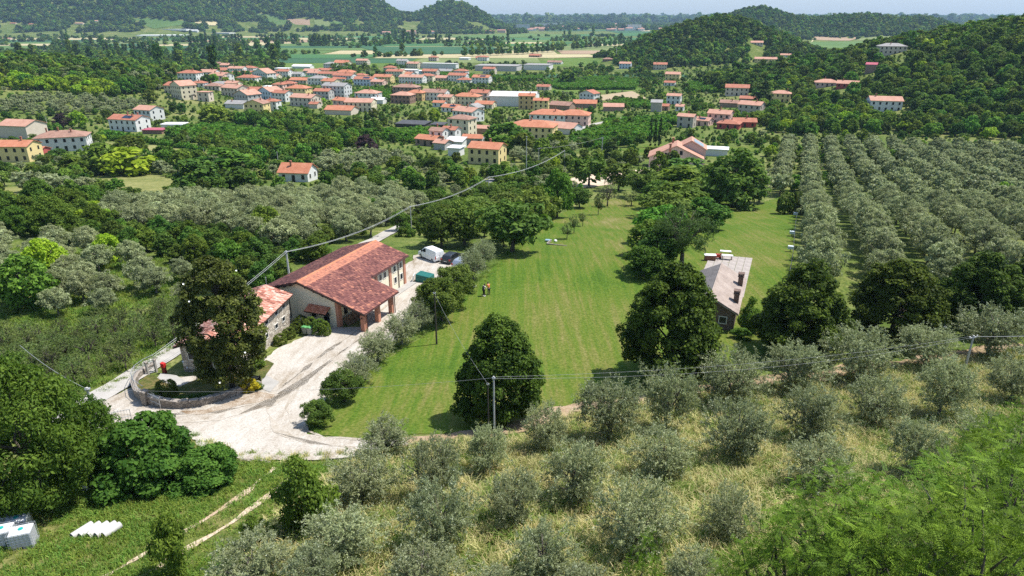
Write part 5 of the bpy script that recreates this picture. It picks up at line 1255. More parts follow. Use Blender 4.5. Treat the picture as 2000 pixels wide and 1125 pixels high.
for k, off in enumerate((-.16, .16)):
    w = ('upper', 'lower')[k]
    cable(p_house, t1, .3, .02, m_cable, f'pale cable from the entrance gate up to the roof-side pole, {w} of two', off, 'pale cables along the road')
    cable(t1, t2, 1.1, .024, m_cable, f'pale cable sagging from the roof-side pole to the road pole, {w} of two', off, 'pale cables along the road')
    cable(t2, t3, 1.1, .028, m_cable, f'pale cable sagging across the road trees to the orchard pole, {w} of two', off, 'pale cables along the road')
    cable(t3, t4, 1.6, .032, m_cable, f'pale cable from the orchard pole to the farthest pole, {w} of two', off, 'pale cables along the road')
b1 = pole(1028, 345, 266, m_poleg, 'tall slim pole behind the orchard near the yellow house', .12)
b2 = pole(1052, 325, 289, m_poleg, 'short slim pole right of the tall slim pole', .09, 1)
b3 = pole(1175, 305, 268, m_poleg, 'grey pole with crossarms before the dark cone-shaped conifer', .16, 2)
b5 = pole(1203, 119, 92, m_poleg, 'distant mast near the grey factory halls', .4)
pole(523, 572, 541, m_poleg, 'short thin post behind the stone house', .05); pole(96, 258, 228, m_poleg, 'grey pole behind the magenta-roofed barn', .12); pole(545, 330, 296, m_poleg, 'grey pole above the white cottage', .1); pole(400, 308, 290, m_poleg, 'short pole beside the vineyard above the cut meadow', .1)
cable(b2, b3, .8, .04, m_wire, 'thin wire between the crossarm pole and the short slim pole')
n1 = pole(966, 892, 735, m_poleg, 'pale slim pole in front of the round linden tree', .07)
n2 = pole(955, 890, 747, m_poled, 'dark slim pole left of the pale one in front of the linden', .055)
n3 = pole(853, 673, 570, m_poled, 'dark slim pole standing alone at the edge of the lawn', .09)
n4 = pole(1880, 735, 655, m_poleg, 'grey pole with fittings among the olive trees at right', .1, 1)
n5 = pole(1826, 716, 636, m_poled, 'dark slim pole left of the grey pole among the olives', .07)
n0 = pole(196, 858, 757, m_poleg, 'grey concrete pole at the road bend beside the big walnut', .13)
cable(n0, n1, .6, .007, m_wire, 'thin wire across the gravel yard from the road-bend pole'); cable(n1, n4, .8, .008, m_wire, 'thin wire from the linden pole to the pole among the olives, upper of two', .12); cable(n1, n4, 1.2, .008, m_wire, 'thin wire from the linden pole to the pole among the olives, lower of two', -.12)
far_r = at(2060, 705) + Vector((0, 0, 3.2)); cable(n4, n4 + Vector((16, 1.2, .2)), .25, .02, m_cable, 'pale cable running out of the picture from the pole among the olives')
cable(n3, n2, .5, .008, m_wire, 'thin wire from the lone lawn pole to the linden poles'); cable(n0, at(60, 745) + Vector((0, 0, 4)), .4, .02, m_wire, 'thin wire leaving the road-bend pole to the left')

# ------------------------------------------------------------------ tanks, pipes and odds and ends in the rough grass
m_ibc = paint('tank_plastic', (.56, .57, .58), .45, var=.06, scale=3); m_teal = paint('teal_lid', (.02, .33, .30), .45)
def ibc(px, py, rz, label, lid=True, z=0):
    o = empty('liquid_tank', at(px, py) + Vector((0, 0, z)), R(rz), label, 'tank', 'white caged liquid tanks at the left edge')
    mb = MB(); mb.box(-.53, .53, -.44, .44, .16, 1.10); mb.build('tank_body', m_ibc, o, bevel=.07)
    mb = MB(); mb.box(-.57, .57, -.48, .48, .12, .155)
    for x in (-.5, 0, .5): mb.box(x - .07, x + .07, -.48, .48, -.06, .118)
    mb.build('pallet', m_steel, o)
    mb = MB(); r = .012; Xs, Ys = np.linspace(-.57, .57, 7), np.linspace(-.48, .48, 6)
    for z_ in (.2, .38, .56, .74, .92, 1.12): mb.tube([(-.57, -.48, z_), (.57, -.48, z_), (.57, .48, z_), (-.57, .48, z_), (-.57, -.48, z_)], r, 4, cap=False)
    for x in Xs:
        for y in (-.48, .48): mb.tube([(x, y, .15), (x, y, 1.12)], r, 4)
    for y in Ys[1:-1]:
        for x in (-.57, .57): mb.tube([(x, y, .15), (x, y, 1.12)], r, 4)
    for x in (-.28, .28): mb.tube([(x, -.48, 1.12), (x, .48, 1.12)], r, 4)
    mb.build('cage', m_steel, o)
    mb = MB(); mb.tube([(0, .05, 1.09), (0, .05, 1.135)], [.13, .12], 14); mb.build('lid', m_teal if lid else m_black, o)
    mb = MB(); mb.box(-.05, .05, -.5, -.44, .2, .3); mb.build('valve', m_black, o)
ibc(50, 1066, 20, 'white caged tank with teal lid, front right corner of the group'); ibc(12, 1064, 20, 'white caged tank with teal lid, front row left of the corner one'); ibc(41, 1042, 22, 'white caged tank with teal lid, right end of the second row')
ibc(8, 1035, 20, 'white caged tank with dark opening and no teal lid', False); ibc(-2, 1018, 24, 'white caged tank farthest back, half under the walnut')
m_pipe = paint('cement_pipe', (.48, .46, .43), .85, var=.12)
for i, (dx, nm) in enumerate(zip((0, .43, .86, 1.27, 1.66), ('first from the left', 'second from the left', 'in the middle', 'second from the right', 'at the right end'))):
    base = at(142, 1054); u = Vector((math.cos(R(4)), math.sin(R(4)), 0)); q = base + u * dx; q.z = hz(q.x, q.y) + .20
    o = empty('cement_pipe', q, R(-28), f'pale cement pipe lying in the grass, {nm}', 'pipe', 'row of five cement pipes')
    mb = MB(); n = 18; r0, r1, Lp = .20, .155, 1.15 if i < 4 else 1.0
    for k in range(n):
        a0 = 6.2832 * k / n; mb.v += [(r0 * math.cos(a0), 0, r0 * math.sin(a0)), (r0 * math.cos(a0), Lp, r0 * math.sin(a0)), (r1 * math.cos(a0), Lp, r1 * math.sin(a0)), (r1 * math.cos(a0), 0, r1 * math.sin(a0))]
    for k in range(n):
        a0, b0 = 4 * k, 4 * ((k + 1) % n)
        for j in range(4): mb.f.append((a0 + j, a0 + (j + 1) % 4, b0 + (j + 1) % 4, b0 + j)); mb.m.append(0)
    mb.build('pipe_wall', m_pipe, o)
ibc(288, 945, 12, 'greyish caged tank half hidden under the fig tree', False)
def block(name, px, py, sx, sy, sz, rz, mat, label, cat):
    o = empty(name, at(px, py), R(rz), label, cat); mb = MB(); mb.box(-sx / 2, sx / 2, -sy / 2, sy / 2, -.15, sz, taper=.02); mb.build('slab', mat, o)
    mb = MB(); mb.box(-sx * .35, sx * .3, -sy * .3, sy * .35, sz + .003, sz + .08, taper=.02); mb.build('top_slab', mat, o)
block('stone_block', 320, 940, .8, .5, .3, 10, m_concrete, 'pale stone block lying right of the fig tree', 'stone block')
block('sheet_pile', 161, 960, .6, .4, .35, 20, m_whitepaint, 'white box standing at the shadow edge under the walnut', 'box')
block('old_timber', 478, 903, .9, .3, .2, 5, paint('grey_timber', (.28, .24, .2), .9, var=.3), 'grey timber baulk left at the bottom of the gravel yard', 'timber'); block('old_timber', 515, 905, 1.0, .25, .18, -8, paint('grey_timber', (.28, .24, .2)), 'grey timber baulk right of the other one at the yard bottom', 'timber')
block('sand_heap', 326, 962, 1.2, .6, .12, 10, m_dust, 'small heap of sand in the rough grass', 'sand heap')
# raised bed with pump cover on the lawn, orchard side
rb = empty('garden_bed_frame', at(1068, 478), R(-20), 'low L-shaped timber bed edge on the lawn', 'bed edge')
mb = MB(); mb.box(0, 3.6, -.08, .08, -.1, .28); mb.build('board', paint('grey_timber', (.28, .24, .2)), rb); mb = MB(); mb.box(-.08, .08, .082, 2.4, -.1, .28); mb.build('board', paint('grey_timber', (.28, .24, .2)), rb)
hb = empty('pond_cover', at(1071, 472), R(-15), 'small blue-grey box on the lawn inside the timber edge', 'box'); mb = MB(); mb.box(-.5, .5, -.35, .35, -.1, .3, taper=.03); mb.build('box', paint('blue_grey_lid', (.22, .33, .40), .5), hb); mb = MB(); mb.box(-.54, .54, -.39, .39, .303, .36); mb.build('lid', paint('blue_grey_lid', (.22, .33, .40), .5), hb)
wbk = empty('white_sack', at(1085, 472), 0, 'small white sack near the blue-grey box', 'sack'); bm = bmesh.new(); bmesh.ops.create_icosphere(bm, subdivisions=2, radius=.35)
for v in bm.verts: v.co *= .85 + .3 * mnoise.noise(v.co * 3); v.co.z = max(v.co.z * .8, -.2)
me = bpy.data.meshes.new('sack'); bm.to_mesh(me); bm.free(); me.materials.append(m_whitepaint); k_ = link('sack', me, wbk); k_.location = (0, 0, .2)
wst = empty('white_stone', at(924, 560), R(20), 'white stone at the foot of the dark cherry trees', 'stone'); mb = MB(); mb.box(-.5, .5, -.25, .25, -.1, .22, taper=.1); mb.build('stone', m_whitepaint, wst, bevel=.06)
# wire fence along the olive grove and the feeders by it
fp = [at(*p) for p in ((1555, 425), (1552, 450), (1550, 475), (1548, 500), (1545, 520), (1540, 545))]
fe = empty('wire_fence', fp[-1], 0, 'wire fence with dark posts between the lawn and the olive grove', 'fence')
for a_, b_ in zip(fp[:-1], fp[1:]):
    for f in (0, .5):
        c = a_.lerp(b_, f) - fp[-1]; mb = MB(); mb.tube([tuple(c + Vector((0, 0, -.3))), tuple(c + Vector((0, 0, 1.25)))], .05, 6); mb.build('post', m_poled, fe)
for z_ in (.4, .8, 1.2):
    mb = MB(); mb.tube([tuple(p - fp[-1] + Vector((0, 0, z_))) for p in fp], .012, 4); mb.build('wire', m_steel, fe)
for x, y, lab in ((1553, 424, 'small white box on the far end of the wire fence'), (1543, 492, 'pale blue box on a post by the wire fence'), (1546, 462, 'small grey box by the middle of the wire fence')):
    o = empty('feed_box', at(x, y), R(-20), lab, 'box'); mb = MB(); mb.box(-.45, .45, -.3, .3, .55, 1.05, taper=.03); mb.build('box', paint('feeder_blue_white', (.62, .68, .72), .5), o); mb = MB(); mb.box(-.05, .05, -.05, .05, -.2, .548); mb.build('post', m_poled, o)
st = empty('stone_heap', at(1254, 533), R(10), 'pale stones beside the small bright tree on the lawn', 'stone heap')
for k in range(4): mb = MB(); mb.box(-.3, .3, -.2, .2, -.1, .25, taper=.07); o = mb.build('stone', m_concrete, st, bevel=.04); o.location = (k * .5 - .7, (k % 2) * .4, 0); o.rotation_euler = (0, 0, k)

# ------------------------------------------------------------------ the trees one can tell apart
plant_px('magnolia', 456, 764, 166, 258, label='tall dark magnolia with a few white blossoms before the stone house', rz=.4)
mg = at(445, 762); g = random.Random(4)
mtop = to_px(mg.x, mg.y, mg.z)
flower = MB()
for a_ in range(6):
    c, s = math.cos(a_ * 1.047), math.sin(a_ * 1.047); flower.add([(0, 0, 0), (.10 * c - .07 * s, .10 * s + .07 * c, .09), (.17 * c, .17 * s, .13), (.10 * c + .07 * s, .10 * s - .07 * c, .09)], [(0, 3, 2, 1)])
fm = flower.mesh('blossom', m_whitepaint); magn = [o for o in COL.objects if o.name.startswith('magnolia_tree')][0]
for k in range(9):
    t = g.uniform(.12, .95); ph = g.uniform(3.3, 6.2); r = np.interp(t, *np.array(SPEC['magnolia']['prof']).T) * 3.55
    o = link('blossom', fm, magn); o.location = (r * math.cos(ph), r * math.sin(ph), .5 + 11 * t); o.rotation_euler = (g.uniform(-.6, .6) + .6, g.uniform(-.6, .6), 0); o.scale = (.5,) * 3
for x, y, w, h_, lab in ((978, 818, 172, 205, 'round dark linden tree alone at the front of the lawn'), (1306, 737, 200, 228, 'biggest dark linden tree, in front of the cabin'), (1558, 690, 175, 185, 'dark linden tree right of the cabin, first of the right-hand row'),
                         (1736, 665, 168, 165, 'dark linden tree, second of the right-hand row'), (1903, 640, 150, 155, 'yellowish-topped dark linden tree, third of the right-hand row'), (2005, 630, 120, 160, 'dark linden tree cut by the right edge of the picture'), (2150, 610, 150, 160, 'dark linden tree beyond the right edge of the picture')):
    plant_px('linden', x, y, w, h_, label=lab)
plant_px('walnut', 85, 1000, 250, 285, label='huge bright green walnut tree at the left edge'); plant_px('walnut', 165, 925, 150, 160, label='smaller walnut crown behind the huge one, by the road-bend pole'); plant_px('walnut', -20, 900, 160, 210, label='walnut crown cut by the left edge of the picture')
plant_px('fig', 295, 948, 205, 142, label='spreading fig tree at the bottom of the gravel yard'); plant_px('fig', 405, 950, 135, 80, label='lower fig shrub right of the spreading fig tree'); plant_px('bush', 440, 915, 50, 45, label='upright little bush between the fig shrub and the yard')
O = 'olive'
OL = [(757, 893, 112, 82), (850, 985, 118, 135), (953, 922, 92, 95), (1066, 886, 96, 104), (1188, 868, 140, 140), (1300, 848, 120, 140), (1422, 792, 138, 118), (1545, 768, 125, 105), (1668, 748, 142, 120), (1802, 722, 118, 98), (1928, 700, 142, 112),
      (1428, 902, 140, 130), (1572, 868, 128, 120), (1708, 832, 120, 105), (1832, 818, 122, 128), (1968, 790, 112, 100), (1282, 938, 128, 108), (1122, 985, 135, 125), (1240, 1082, 172, 150), (1000, 1028, 118, 115), (862, 1085, 150, 150),
      (712, 985, 140, 110), (672, 1105, 165, 115), (500, 1150, 165, 110), (612, 1180, 140, 110), (1062, 1140, 140, 120), (838, 1170, 160, 110), (1598, 965, 150, 110), (1420, 1058, 112, 108), (1782, 935, 118, 125), (1905, 905, 125, 110), (1352, 1165, 120, 95), (1960, 975, 120, 110), (960, 1190, 130, 80), (1140, 1200, 140, 90), (2060, 690, 130, 110), (2100, 770, 130, 110), (2080, 860, 130, 120)]
LM = [('the left end of the earth path', 720, 880), ('the round lone linden', 975, 790), ('the pale slim pole', 965, 832), ('the biggest linden', 1310, 700), ('the second right-hand linden', 1736, 640), ('the grey pole among the olives', 1882, 710), ('the bright locust leaves', 1750, 1000),
      ('the laurel bush', 598, 1000), ('the wheel tracks', 480, 1030), ('the first right-hand linden', 1558, 660), ('the right end of the earth path', 1985, 680), ('the two bottom robinia shoots', 1250, 1125)]
used_l = set()
LM_OL = LM
def rel(px, py):
    for n in sorted(LM, key=lambda n: math.hypot(px - n[1], (py - n[2]) * 1.3)):
        dx, dy = px - n[1], py - n[2]
        far = 'just ' if math.hypot(dx, dy) < 130 else 'well '
        s = far + (('right of ' if dx > 0 else 'left of ') if abs(dx) > abs(dy) * 1.3 else ('below ' if dy > 0 else 'above '))
        if s + n[0] not in used_l: used_l.add(s + n[0]); return s + n[0]
    return 'in the dry grass'
for x, y, w, h_ in OL:
    sz = 'big' if w > 138 else 'small' if w < 113 else 'mid-sized'
    plant_px(O, x, y, w, h_, label=f'{sz} grey-green olive in tall grass, {rel(x, y)}', group='olive trees on the near slope', lod=0)
plant_px('bush', 600, 1042, 125, 140, label='dark green laurel bush beside the wheel tracks'); plant_px('bush', 345, 1128, 90, 118, label='upright dark bush left of the wheel tracks at the bottom'); plant_px('bush', 505, 1062, 62, 55, label='low bush between the wheel tracks and the laurel')
DR = [('cherry', 622, 832, 66, 52, 'small round tree at the lower corner of the lawn'), ('cherry', 672, 785, 82, 62, 'small spreading tree beside the yard, above the corner one'), (O, 702, 748, 78, 62, 'olive bush beside the yard, nearest the porch corner'), (O, 738, 706, 82, 66, 'olive bush opposite the porch'),
      (O, 785, 672, 84, 66, 'olive bush beside the drive, above the one opposite the porch'), (O, 818, 645, 66, 60, 'olive bush left of the dark cherry trees'), ('cherry', 862, 628, 95, 85, 'dense dark cherry tree beside the lone lawn pole'), ('cherry', 893, 592, 88, 78, 'dense dark cherry tree nearest the two people'), ('cherry', 840, 612, 60, 55, 'small dark cherry at the drive edge'),
      (O, 925, 545, 62, 62, 'olive bush in front of the silver car'), (O, 945, 520, 52, 56, 'olive bush behind the silver car, at the lawn edge')]
for k, x, y, w, h_, lab in DR: plant_px(k, x, y, w, h_, label=lab, lod=0)
MT = [('pine', 1330, 528, 135, 118, 'umbrella-shaped pine in the middle of the lawns'), ('broad', 1258, 540, 72, 66, 'small bright tree left of the umbrella pine'), ('dark', 1300, 450, 112, 78, 'broad dark tree behind the umbrella pine'), ('broad', 1268, 500, 80, 70, 'dark rounded tree left of the umbrella pine trunk'), ('broad', 1320, 425, 128, 70, 'wide mid-green tree, second behind the umbrella pine'),
      ('broad', 1338, 388, 128, 64, 'wide tree before the pink house'), ('broad', 1292, 478, 100, 80, 'leafy tree close left of the umbrella pine'), ('dark', 1282, 525, 84, 84, 'dark tree nearest the camera in the clump between the lawns'), ('broad', 1368, 448, 96, 62, 'leafy tree right of the broad dark tree'), ('dark', 1345, 352, 90, 48, 'dark tree at the far end of the clump'), ('cherry', 1290, 410, 76, 56, 'cherry-like tree at the left edge of the clump'), ('dark', 1430, 405, 118, 112, 'dense tall dark tree at the head of the far lawn'), ('dark', 1388, 392, 60, 70, 'dark tree left of the dense tall one'), (O, 1482, 395, 62, 62, 'olive tree right of the dense tall dark tree'), ('hedge', 1532, 418, 36, 44, 'left dome of the clipped hedge at the lawn end'), ('hedge', 1556, 418, 36, 44, 'right dome of the clipped hedge at the lawn end'),
      ('cherry', 1000, 492, 128, 98, 'biggest spreading cherry tree beside the lawn'), ('cherry', 908, 478, 92, 85, 'cherry tree behind the dark hatchback'), ('cherry', 862, 482, 80, 74, 'cherry tree behind the white van'), ('cherry', 932, 440, 95, 56, 'cherry tree in the second orchard row, left'), ('cherry', 988, 425, 92, 50, 'cherry tree in the second orchard row, right'), ('cherry', 1048, 442, 85, 74, 'cherry tree right of the biggest spreading one'),
      ('broad', 1088, 425, 60, 92, 'tall narrow tree at the orchard edge'), ('cherry', 1150, 364, 72, 60, 'cherry tree in front of the bare yard'), ('bare', 1186, 403, 46, 52, 'dark nearly bare tree on the lawn edge'), ('cherry', 1252, 386, 66, 56, 'cherry tree at the head of the lawn, right'), ('cherry', 1208, 372, 62, 52, 'cherry tree behind the nearly bare one'), ('cherry', 1132, 406, 44, 40, 'small cherry tree on the lawn edge'),
      ('young', 1107, 467, 26, 34, 'sapling on the lawn, nearest the timber bed edge'), ('young', 1121, 456, 24, 36, 'second sapling on the lawn'), ('young', 1138, 442, 20, 28, 'third sapling on the lawn, farthest in its row'), ('young', 1168, 420, 22, 40, 'tall thin sapling below the nearly bare tree'), ('young', 1233, 402, 36, 28, 'small flat-topped sapling at the lawn head'),
      ('broad', 1285, 355, 36, 55, 'left of two trees in front of the pink house'), ('broad', 1312, 345, 34, 50, 'right of two trees in front of the pink house'), ('cypress', 1269, 288, 6, 60, 'left one of three slim cypresses'), ('cypress', 1278, 288, 6, 59, 'middle one of three slim cypresses'), ('cypress', 1287, 288, 6, 61, 'right one of three slim cypresses'),
      ('conifer', 1194, 308, 38, 46, 'dark cone-shaped conifer by the crossarm pole'), ('conifer', 1485, 212, 52, 62, 'great dark cedar among the hamlet houses'), ('purple', 718, 306, 50, 42, 'dark purple tree below the vineyard'), ('purple', 125, 250, 34, 28, 'purple tree beside the lime tree at the left hamlet'), ('lime', 155, 250, 30, 32, 'bright lime-green tree beside the purple one'),
      ('lime', 255, 340, 110, 52, 'bright yellow-green trees above the cut meadow'), ('broad', 205, 338, 80, 58, 'dark green clump left of the yellow-green trees'), ('broad', 260, 305, 60, 40, 'dark tree behind the yellow-green trees'), (O, 60, 376, 62, 46, 'silvery olive left of the cut meadow, first of its row'), (O, 95, 380, 62, 48, 'silvery olive left of the cut meadow, second of its row'), (O, 130, 385, 62, 46, 'silvery olive left of the cut meadow, third of its row'), (O, 168, 378, 50, 36, 'silvery olive left of the cut meadow, last of its row'),
      ('broad', 150, 345, 62, 40, 'bushy fruit tree before the long grey-white house'), ('dark', 115, 312, 36, 24, 'dark round bush at the corner of the grey-white house'), ('broad', 988, 292, 90, 52, 'big dark tree between the farmhouse and the large yellow house'), ('broad', 1110, 165, 30, 30, 'round tree behind the apartment houses'), ('lime', 850, 238, 24, 24, 'pale flowering tree left of the large yellow house'),
      ('dark', 470, 372, 62, 46, 'silver-topped tree beside the dark hollow'), ('broad', 420, 245, 60, 40, 'broad dark tree at the vineyard corner'), ('dark', 390, 372, 90, 62, 'dark shade tree right of the cut meadow'), ('broad', 440, 352, 110, 60, 'wide green tree behind the dark shade tree')]
for k, x, y, w, h_, lab in MT: plant_px(k, x, y, w, h_, label=lab)
plant_px('bush', 1462, 648, 46, 62, label='climbing shrub at the right wall of the cabin'); plant_px('bush', 1448, 662, 40, 24, label='low bright bush at the front corner of the cabin')
# bright robinia leaves on the slope under the camera
def plant_ray(kind, px, py, dist, rad, label, scale_h=1.0):
    u, v = (px - 1000) / FPX, (562.5 - py) / FPX
    c = Vector((u, CP + v * SP, -SP + v * CP)) * dist + Vector((0, 0, CZ)); g0 = hz(c.x, c.y)
    sp = SPEC[kind]; h = (c.z - g0) / ((sp['z0'] + sp['H'] * .55) / (sp['z0'] + sp['H']))
    return plant(kind, (c.x, c.y, g0), rad, h, label, 'robinia trees under the camera', 'robinia', 0)
for px, py, dist, rad, lab in ((1625, 1015, 25, 2.4, 'robinia crown at the left tip of the bright green foliage'), (1760, 1040, 23, 2.7, 'robinia crown in the middle of the bright green foliage'), (1905, 985, 25, 2.9, 'robinia crown below the two right-hand olives'), (2010, 1010, 22, 2.7, 'robinia crown at the right edge of the picture'),
                               (1660, 1120, 20, 2.2, 'robinia crown at the bottom, left of the thin bare branch'), (1800, 1130, 19, 2.3, 'robinia crown at the bottom under the thin bare branch'), (1940, 1120, 18, 2.2, 'robinia crown in the bottom right corner'), (1935, 905, 29, 2.1, 'robinia crown reaching highest at the right'),
                               (1480, 1150, 21, 1.6, 'low robinia shoots at the bottom, left of the big crowns'), (1250, 1150, 20, .8, 'robinia shoot at the bottom between the olives'), (1860, 1060, 21, 2.4, 'robinia crown beside the white twigs'), (1545, 1100, 21, 1.9, 'robinia crown lowest on the left flank'), (1985, 870, 31, 1.8, 'robinia crown at the right edge, farthest up')):
    rob = plant_ray('locust', px, py, dist, rad, lab)
    if 'white twigs' in lab:
        for q in range(5):
            mb = MB(); a_ = q * 1.3; b_ = Vector((.5 * math.cos(a_), .5 * math.sin(a_), 7.6)); e_ = b_ + Vector((.9 * math.cos(a_ + .4), .9 * math.sin(a_ + .4), 1.3)); mb.tube([tuple(b_), tuple(b_.lerp(e_, .5) + Vector((.1, 0, .12))), tuple(e_)], [.035, .025, .01], 5); mb.build('bare_twig', m_greybark, rob)

# ------------------------------------------------------------------ groves, orchards, woods
FILL = []
def wp_(pp): return world_poly(pp)
def fill(P, kinds, spacing, size, label, group, ax=0, jit=.45, cat=None, overlap=.7, clear=True, hvar=.15, front=True):
    """Trees on a jittered grid inside the outline P, away from everything already standing."""
    xs, ys = [p[0] for p in P], [p[1] for p in P]
    ca, sa = math.cos(ax), math.sin(ax); cx, cy_ = (min(xs) + max(xs)) / 2, (min(ys) + max(ys)) / 2
    rr = math.hypot(max(xs) - min(xs), max(ys) - min(ys)) / 2; n = int(rr / spacing) + 1
    sx, sy = spacing if isinstance(spacing, tuple) else (spacing, spacing)
    n, n2 = int(rr / sx) + 1, int(rr / sy) + 1
    I, J = np.meshgrid(np.arange(-n, n + 1), np.arange(-n2, n2 + 1), indexing='ij')
    U = (I + (rng.random(I.shape) - .5) * jit * 2) * sx; W = (J + (rng.random(I.shape) - .5) * jit * 2 + .5 * (I % 2)) * sy
    X, Y = cx + ca * U - sa * W, cy_ + sa * U + ca * W
    ok = inpoly(X, Y, P) & (np.abs(X) < .92 * (Y * CP + 30 * SP) + 14)
    if clear:
        for Q in CLEAR: ok &= ~inpoly(X, Y, Q)
    for Q in FOOT + (FRONT if front else []): ok &= ~inpoly(X, Y, Q)
    idx = np.argwhere(ok); ks, ws = zip(*kinds.items())
    for i, j in idx[rng.permutation(len(idx))]:
        x, y = float(X[i, j]), float(Y[i, j]); k = random.choices(ks, ws)[0]
        r = SPEC[k]['R'] * random.uniform(*size)
        if occ_hit(x, y, r, overlap): continue
        occ_add(x, y, r)
        FILL.append((math.hypot(x, y - 0) , k, x, y, r, random.uniform(1 - hvar, 1 + hvar), label, group, cat))
# the olive grove on the right: eleven rows running away beside the lawn
GA = R(22.3); du = Vector((math.sin(GA), math.cos(GA))); dv = Vector((math.cos(GA), -math.sin(GA)))
g0 = at(1600, 545); g0 = Vector((g0.x, g0.y))
ORD = 'first second third fourth fifth sixth seventh eighth ninth tenth eleventh twelfth thirteenth fourteenth fifteenth sixteenth seventeenth eighteenth nineteenth twentieth'.split()
GROVE = []
for r_ in range(-1, 15):
    n_ = 0
    for k in range(-4, 46):
        q = g0 + dv * (r_ * 8.0 + random.gauss(0, .2)) + du * (k * 5.0 + random.gauss(0, .35))
        X, Y = to_px(q.x, q.y, hz(q.x, q.y) + 2)
        if X > 2450 or Y < 262 or Y > 560 or X < 1400: continue
        if r_ < 0 and Y > 385: continue
        if r_ == 0 and Y > 560: continue
        if any(inpoly(q.x, q.y, Q) for Q in CLEAR[:1]) or occ_hit(q.x, q.y, 2.2, .55): continue
        rad = random.uniform(2.65, 3.1); n_ += 1
        lab = f'silvery olive tree of the right-hand grove, {ORD[r_ + 1]} row from the lawn, {ORD[n_ - 1]} from the front' if n_ <= 20 else f'distant silvery olive tree at the far end of the {ORD[r_ + 1]} grove row'
        GROVE.append((math.hypot(*q), 'olive', q.x, q.y, rad, 1.22 * random.uniform(.9, 1.1), lab, 'olive trees of the right-hand grove', None)); occ_add(q.x, q.y, rad * .8)
FILL += GROVE
fill(wp_([(185, 432), (330, 402), (470, 398), (600, 392), (700, 386), (800, 396), (850, 405), (835, 425), (770, 452), (700, 470), (560, 492), (440, 470), (300, 466)]), {'olive': 1}, 5.0, (1.05, 1.4), 'grey-green olive tree in the dense grove beyond the road', 'olive trees beyond the road', .3, .3, overlap=.55)
fill(wp_([(150, 452), (300, 458), (440, 475), (600, 485), (690, 462), (655, 492), (590, 530), (500, 580), (430, 580), (330, 510), (150, 485)]), {'dark': 3, 'broad': 1}, 3.6, (.45, .75), 'dark thicket tree between the two olive groves', 'thicket between the olive groves', overlap=.5)
fill(wp_([(-60, 480), (150, 486), (330, 505), (420, 540), (390, 600), (310, 610), (180, 640), (60, 650), (-60, 640)]), {'olive': 9, 'broad': .8, 'lime': .15}, 5.0, (.75, 1.15), 'loose silvery tree on the terraces left of the magnolia', 'silvery trees left of the magnolia', overlap=.6)
fill(wp_([(-60, 645), (60, 655), (180, 645), (310, 615), (385, 605), (395, 640), (330, 682), (205, 755), (140, 780), (60, 760), (-60, 700)]), {'young': 1}, 2.15, (.6, .9), 'young pruned olive tree in the orchard left of the road', 'young olive trees left of the road', .35, .25, overlap=.7)
fill(wp_([(-80, 430), (40, 425), (130, 415), (205, 402), (285, 424), (300, 440), (200, 452), (120, 466), (-80, 478)]), {'lime': 1.2, 'broad': 1, 'walnut': 4}, 4.4, (.6, .95), 'bright green bushy tree below the cut meadow', 'bright green trees below the cut meadow', overlap=.5)
fill(wp_([(800, 440), (870, 405), (930, 378), (1000, 366), (1060, 366), (1110, 380), (1150, 395), (1085, 420), (1040, 452), (985, 495), (925, 500), (850, 480)]), {'cherry': 1}, 5.0, (.55, .85), 'cherry tree in the orchard beyond the parked vehicles', 'cherry trees of the orchard', .38, .35, overlap=.62)
fill(wp_([(860, 395), (930, 360), (1020, 320), (1120, 318), (1110, 340), (960, 372), (880, 412)]), {'olive': 2, 'broad': 2, 'cherry': 2}, 5.5, (.5, .85), 'mixed tree along the road to the village', 'trees along the road to the village', overlap=.6)
fill(wp_([(620, 316), (780, 310), (800, 330), (700, 345), (630, 345)]), {'olive': 1}, 5.5, (1.1, 1.4), 'pale silvery olive tree right of the white cottage', 'pale olive trees right of the white cottage', overlap=.55)
fill(wp_([(260, 332), (420, 320), (520, 318), (520, 335), (430, 345), (350, 345), (270, 342)]), {'olive': 4, 'broad': 1}, 5.5, (.8, 1.2), 'olive tree in the strip above the cut meadow', 'olive trees above the cut meadow', overlap=.6)
fill(wp_([(985, 290), (1100, 285), (1130, 300), (1100, 312), (1000, 318)]), {'olive': 3, 'broad': 1}, 6, (.9, 1.2), 'olive tree behind the tall slim pole', 'olive trees behind the tall slim pole', overlap=.6)
fill(wp_([(0, 205), (60, 190), (180, 195), (290, 205), (280, 222), (120, 228), (0, 225)]), {'olive': 1}, 6.5, (.9, 1.3), 'grey olive tree on the terraced spur', 'olive trees on the spur', overlap=.62)
fill(wp_([(-20, 158), (120, 163), (240, 180), (335, 198), (330, 206), (220, 196), (110, 180), (-20, 175)]), {'lime': 5, 'broad': 1}, 5.8, (1.0, 1.45), 'yellow-green tree in the belt across the spur', 'yellow-green trees across the spur', overlap=.5)
fill(wp_([(330, 215), (520, 232), (640, 240), (700, 262), (690, 300), (560, 318), (420, 320), (440, 300), (600, 296), (600, 270), (420, 235)]), {'broad': 4, 'dark': 2, 'cherry': 1}, 6.5, (.8, 1.2), 'green tree between the vineyard and the village', 'trees between the vineyard and the village', overlap=.62)
fill(wp_([(1500, 170), (1560, 205), (1700, 225), (1840, 240), (2060, 250), (2060, 275), (1700, 262), (1560, 265), (1480, 255), (1380, 262), (1400, 235)]), {'broad': 5, 'dark': 3, 'lime': 1}, 6.5, (.85, 1.3), 'broadleaf tree in the belt above the olive rows', 'broadleaf trees above the olive rows', overlap=.5)
fill(wp_([(770, 430), (905, 372), (925, 392), (860, 440), (800, 470), (765, 470)]), {'bush': 3, 'cherry': 1}, 3.2, (.5, 1.0), 'roadside bush beyond the farm building', 'roadside bushes', overlap=.55)
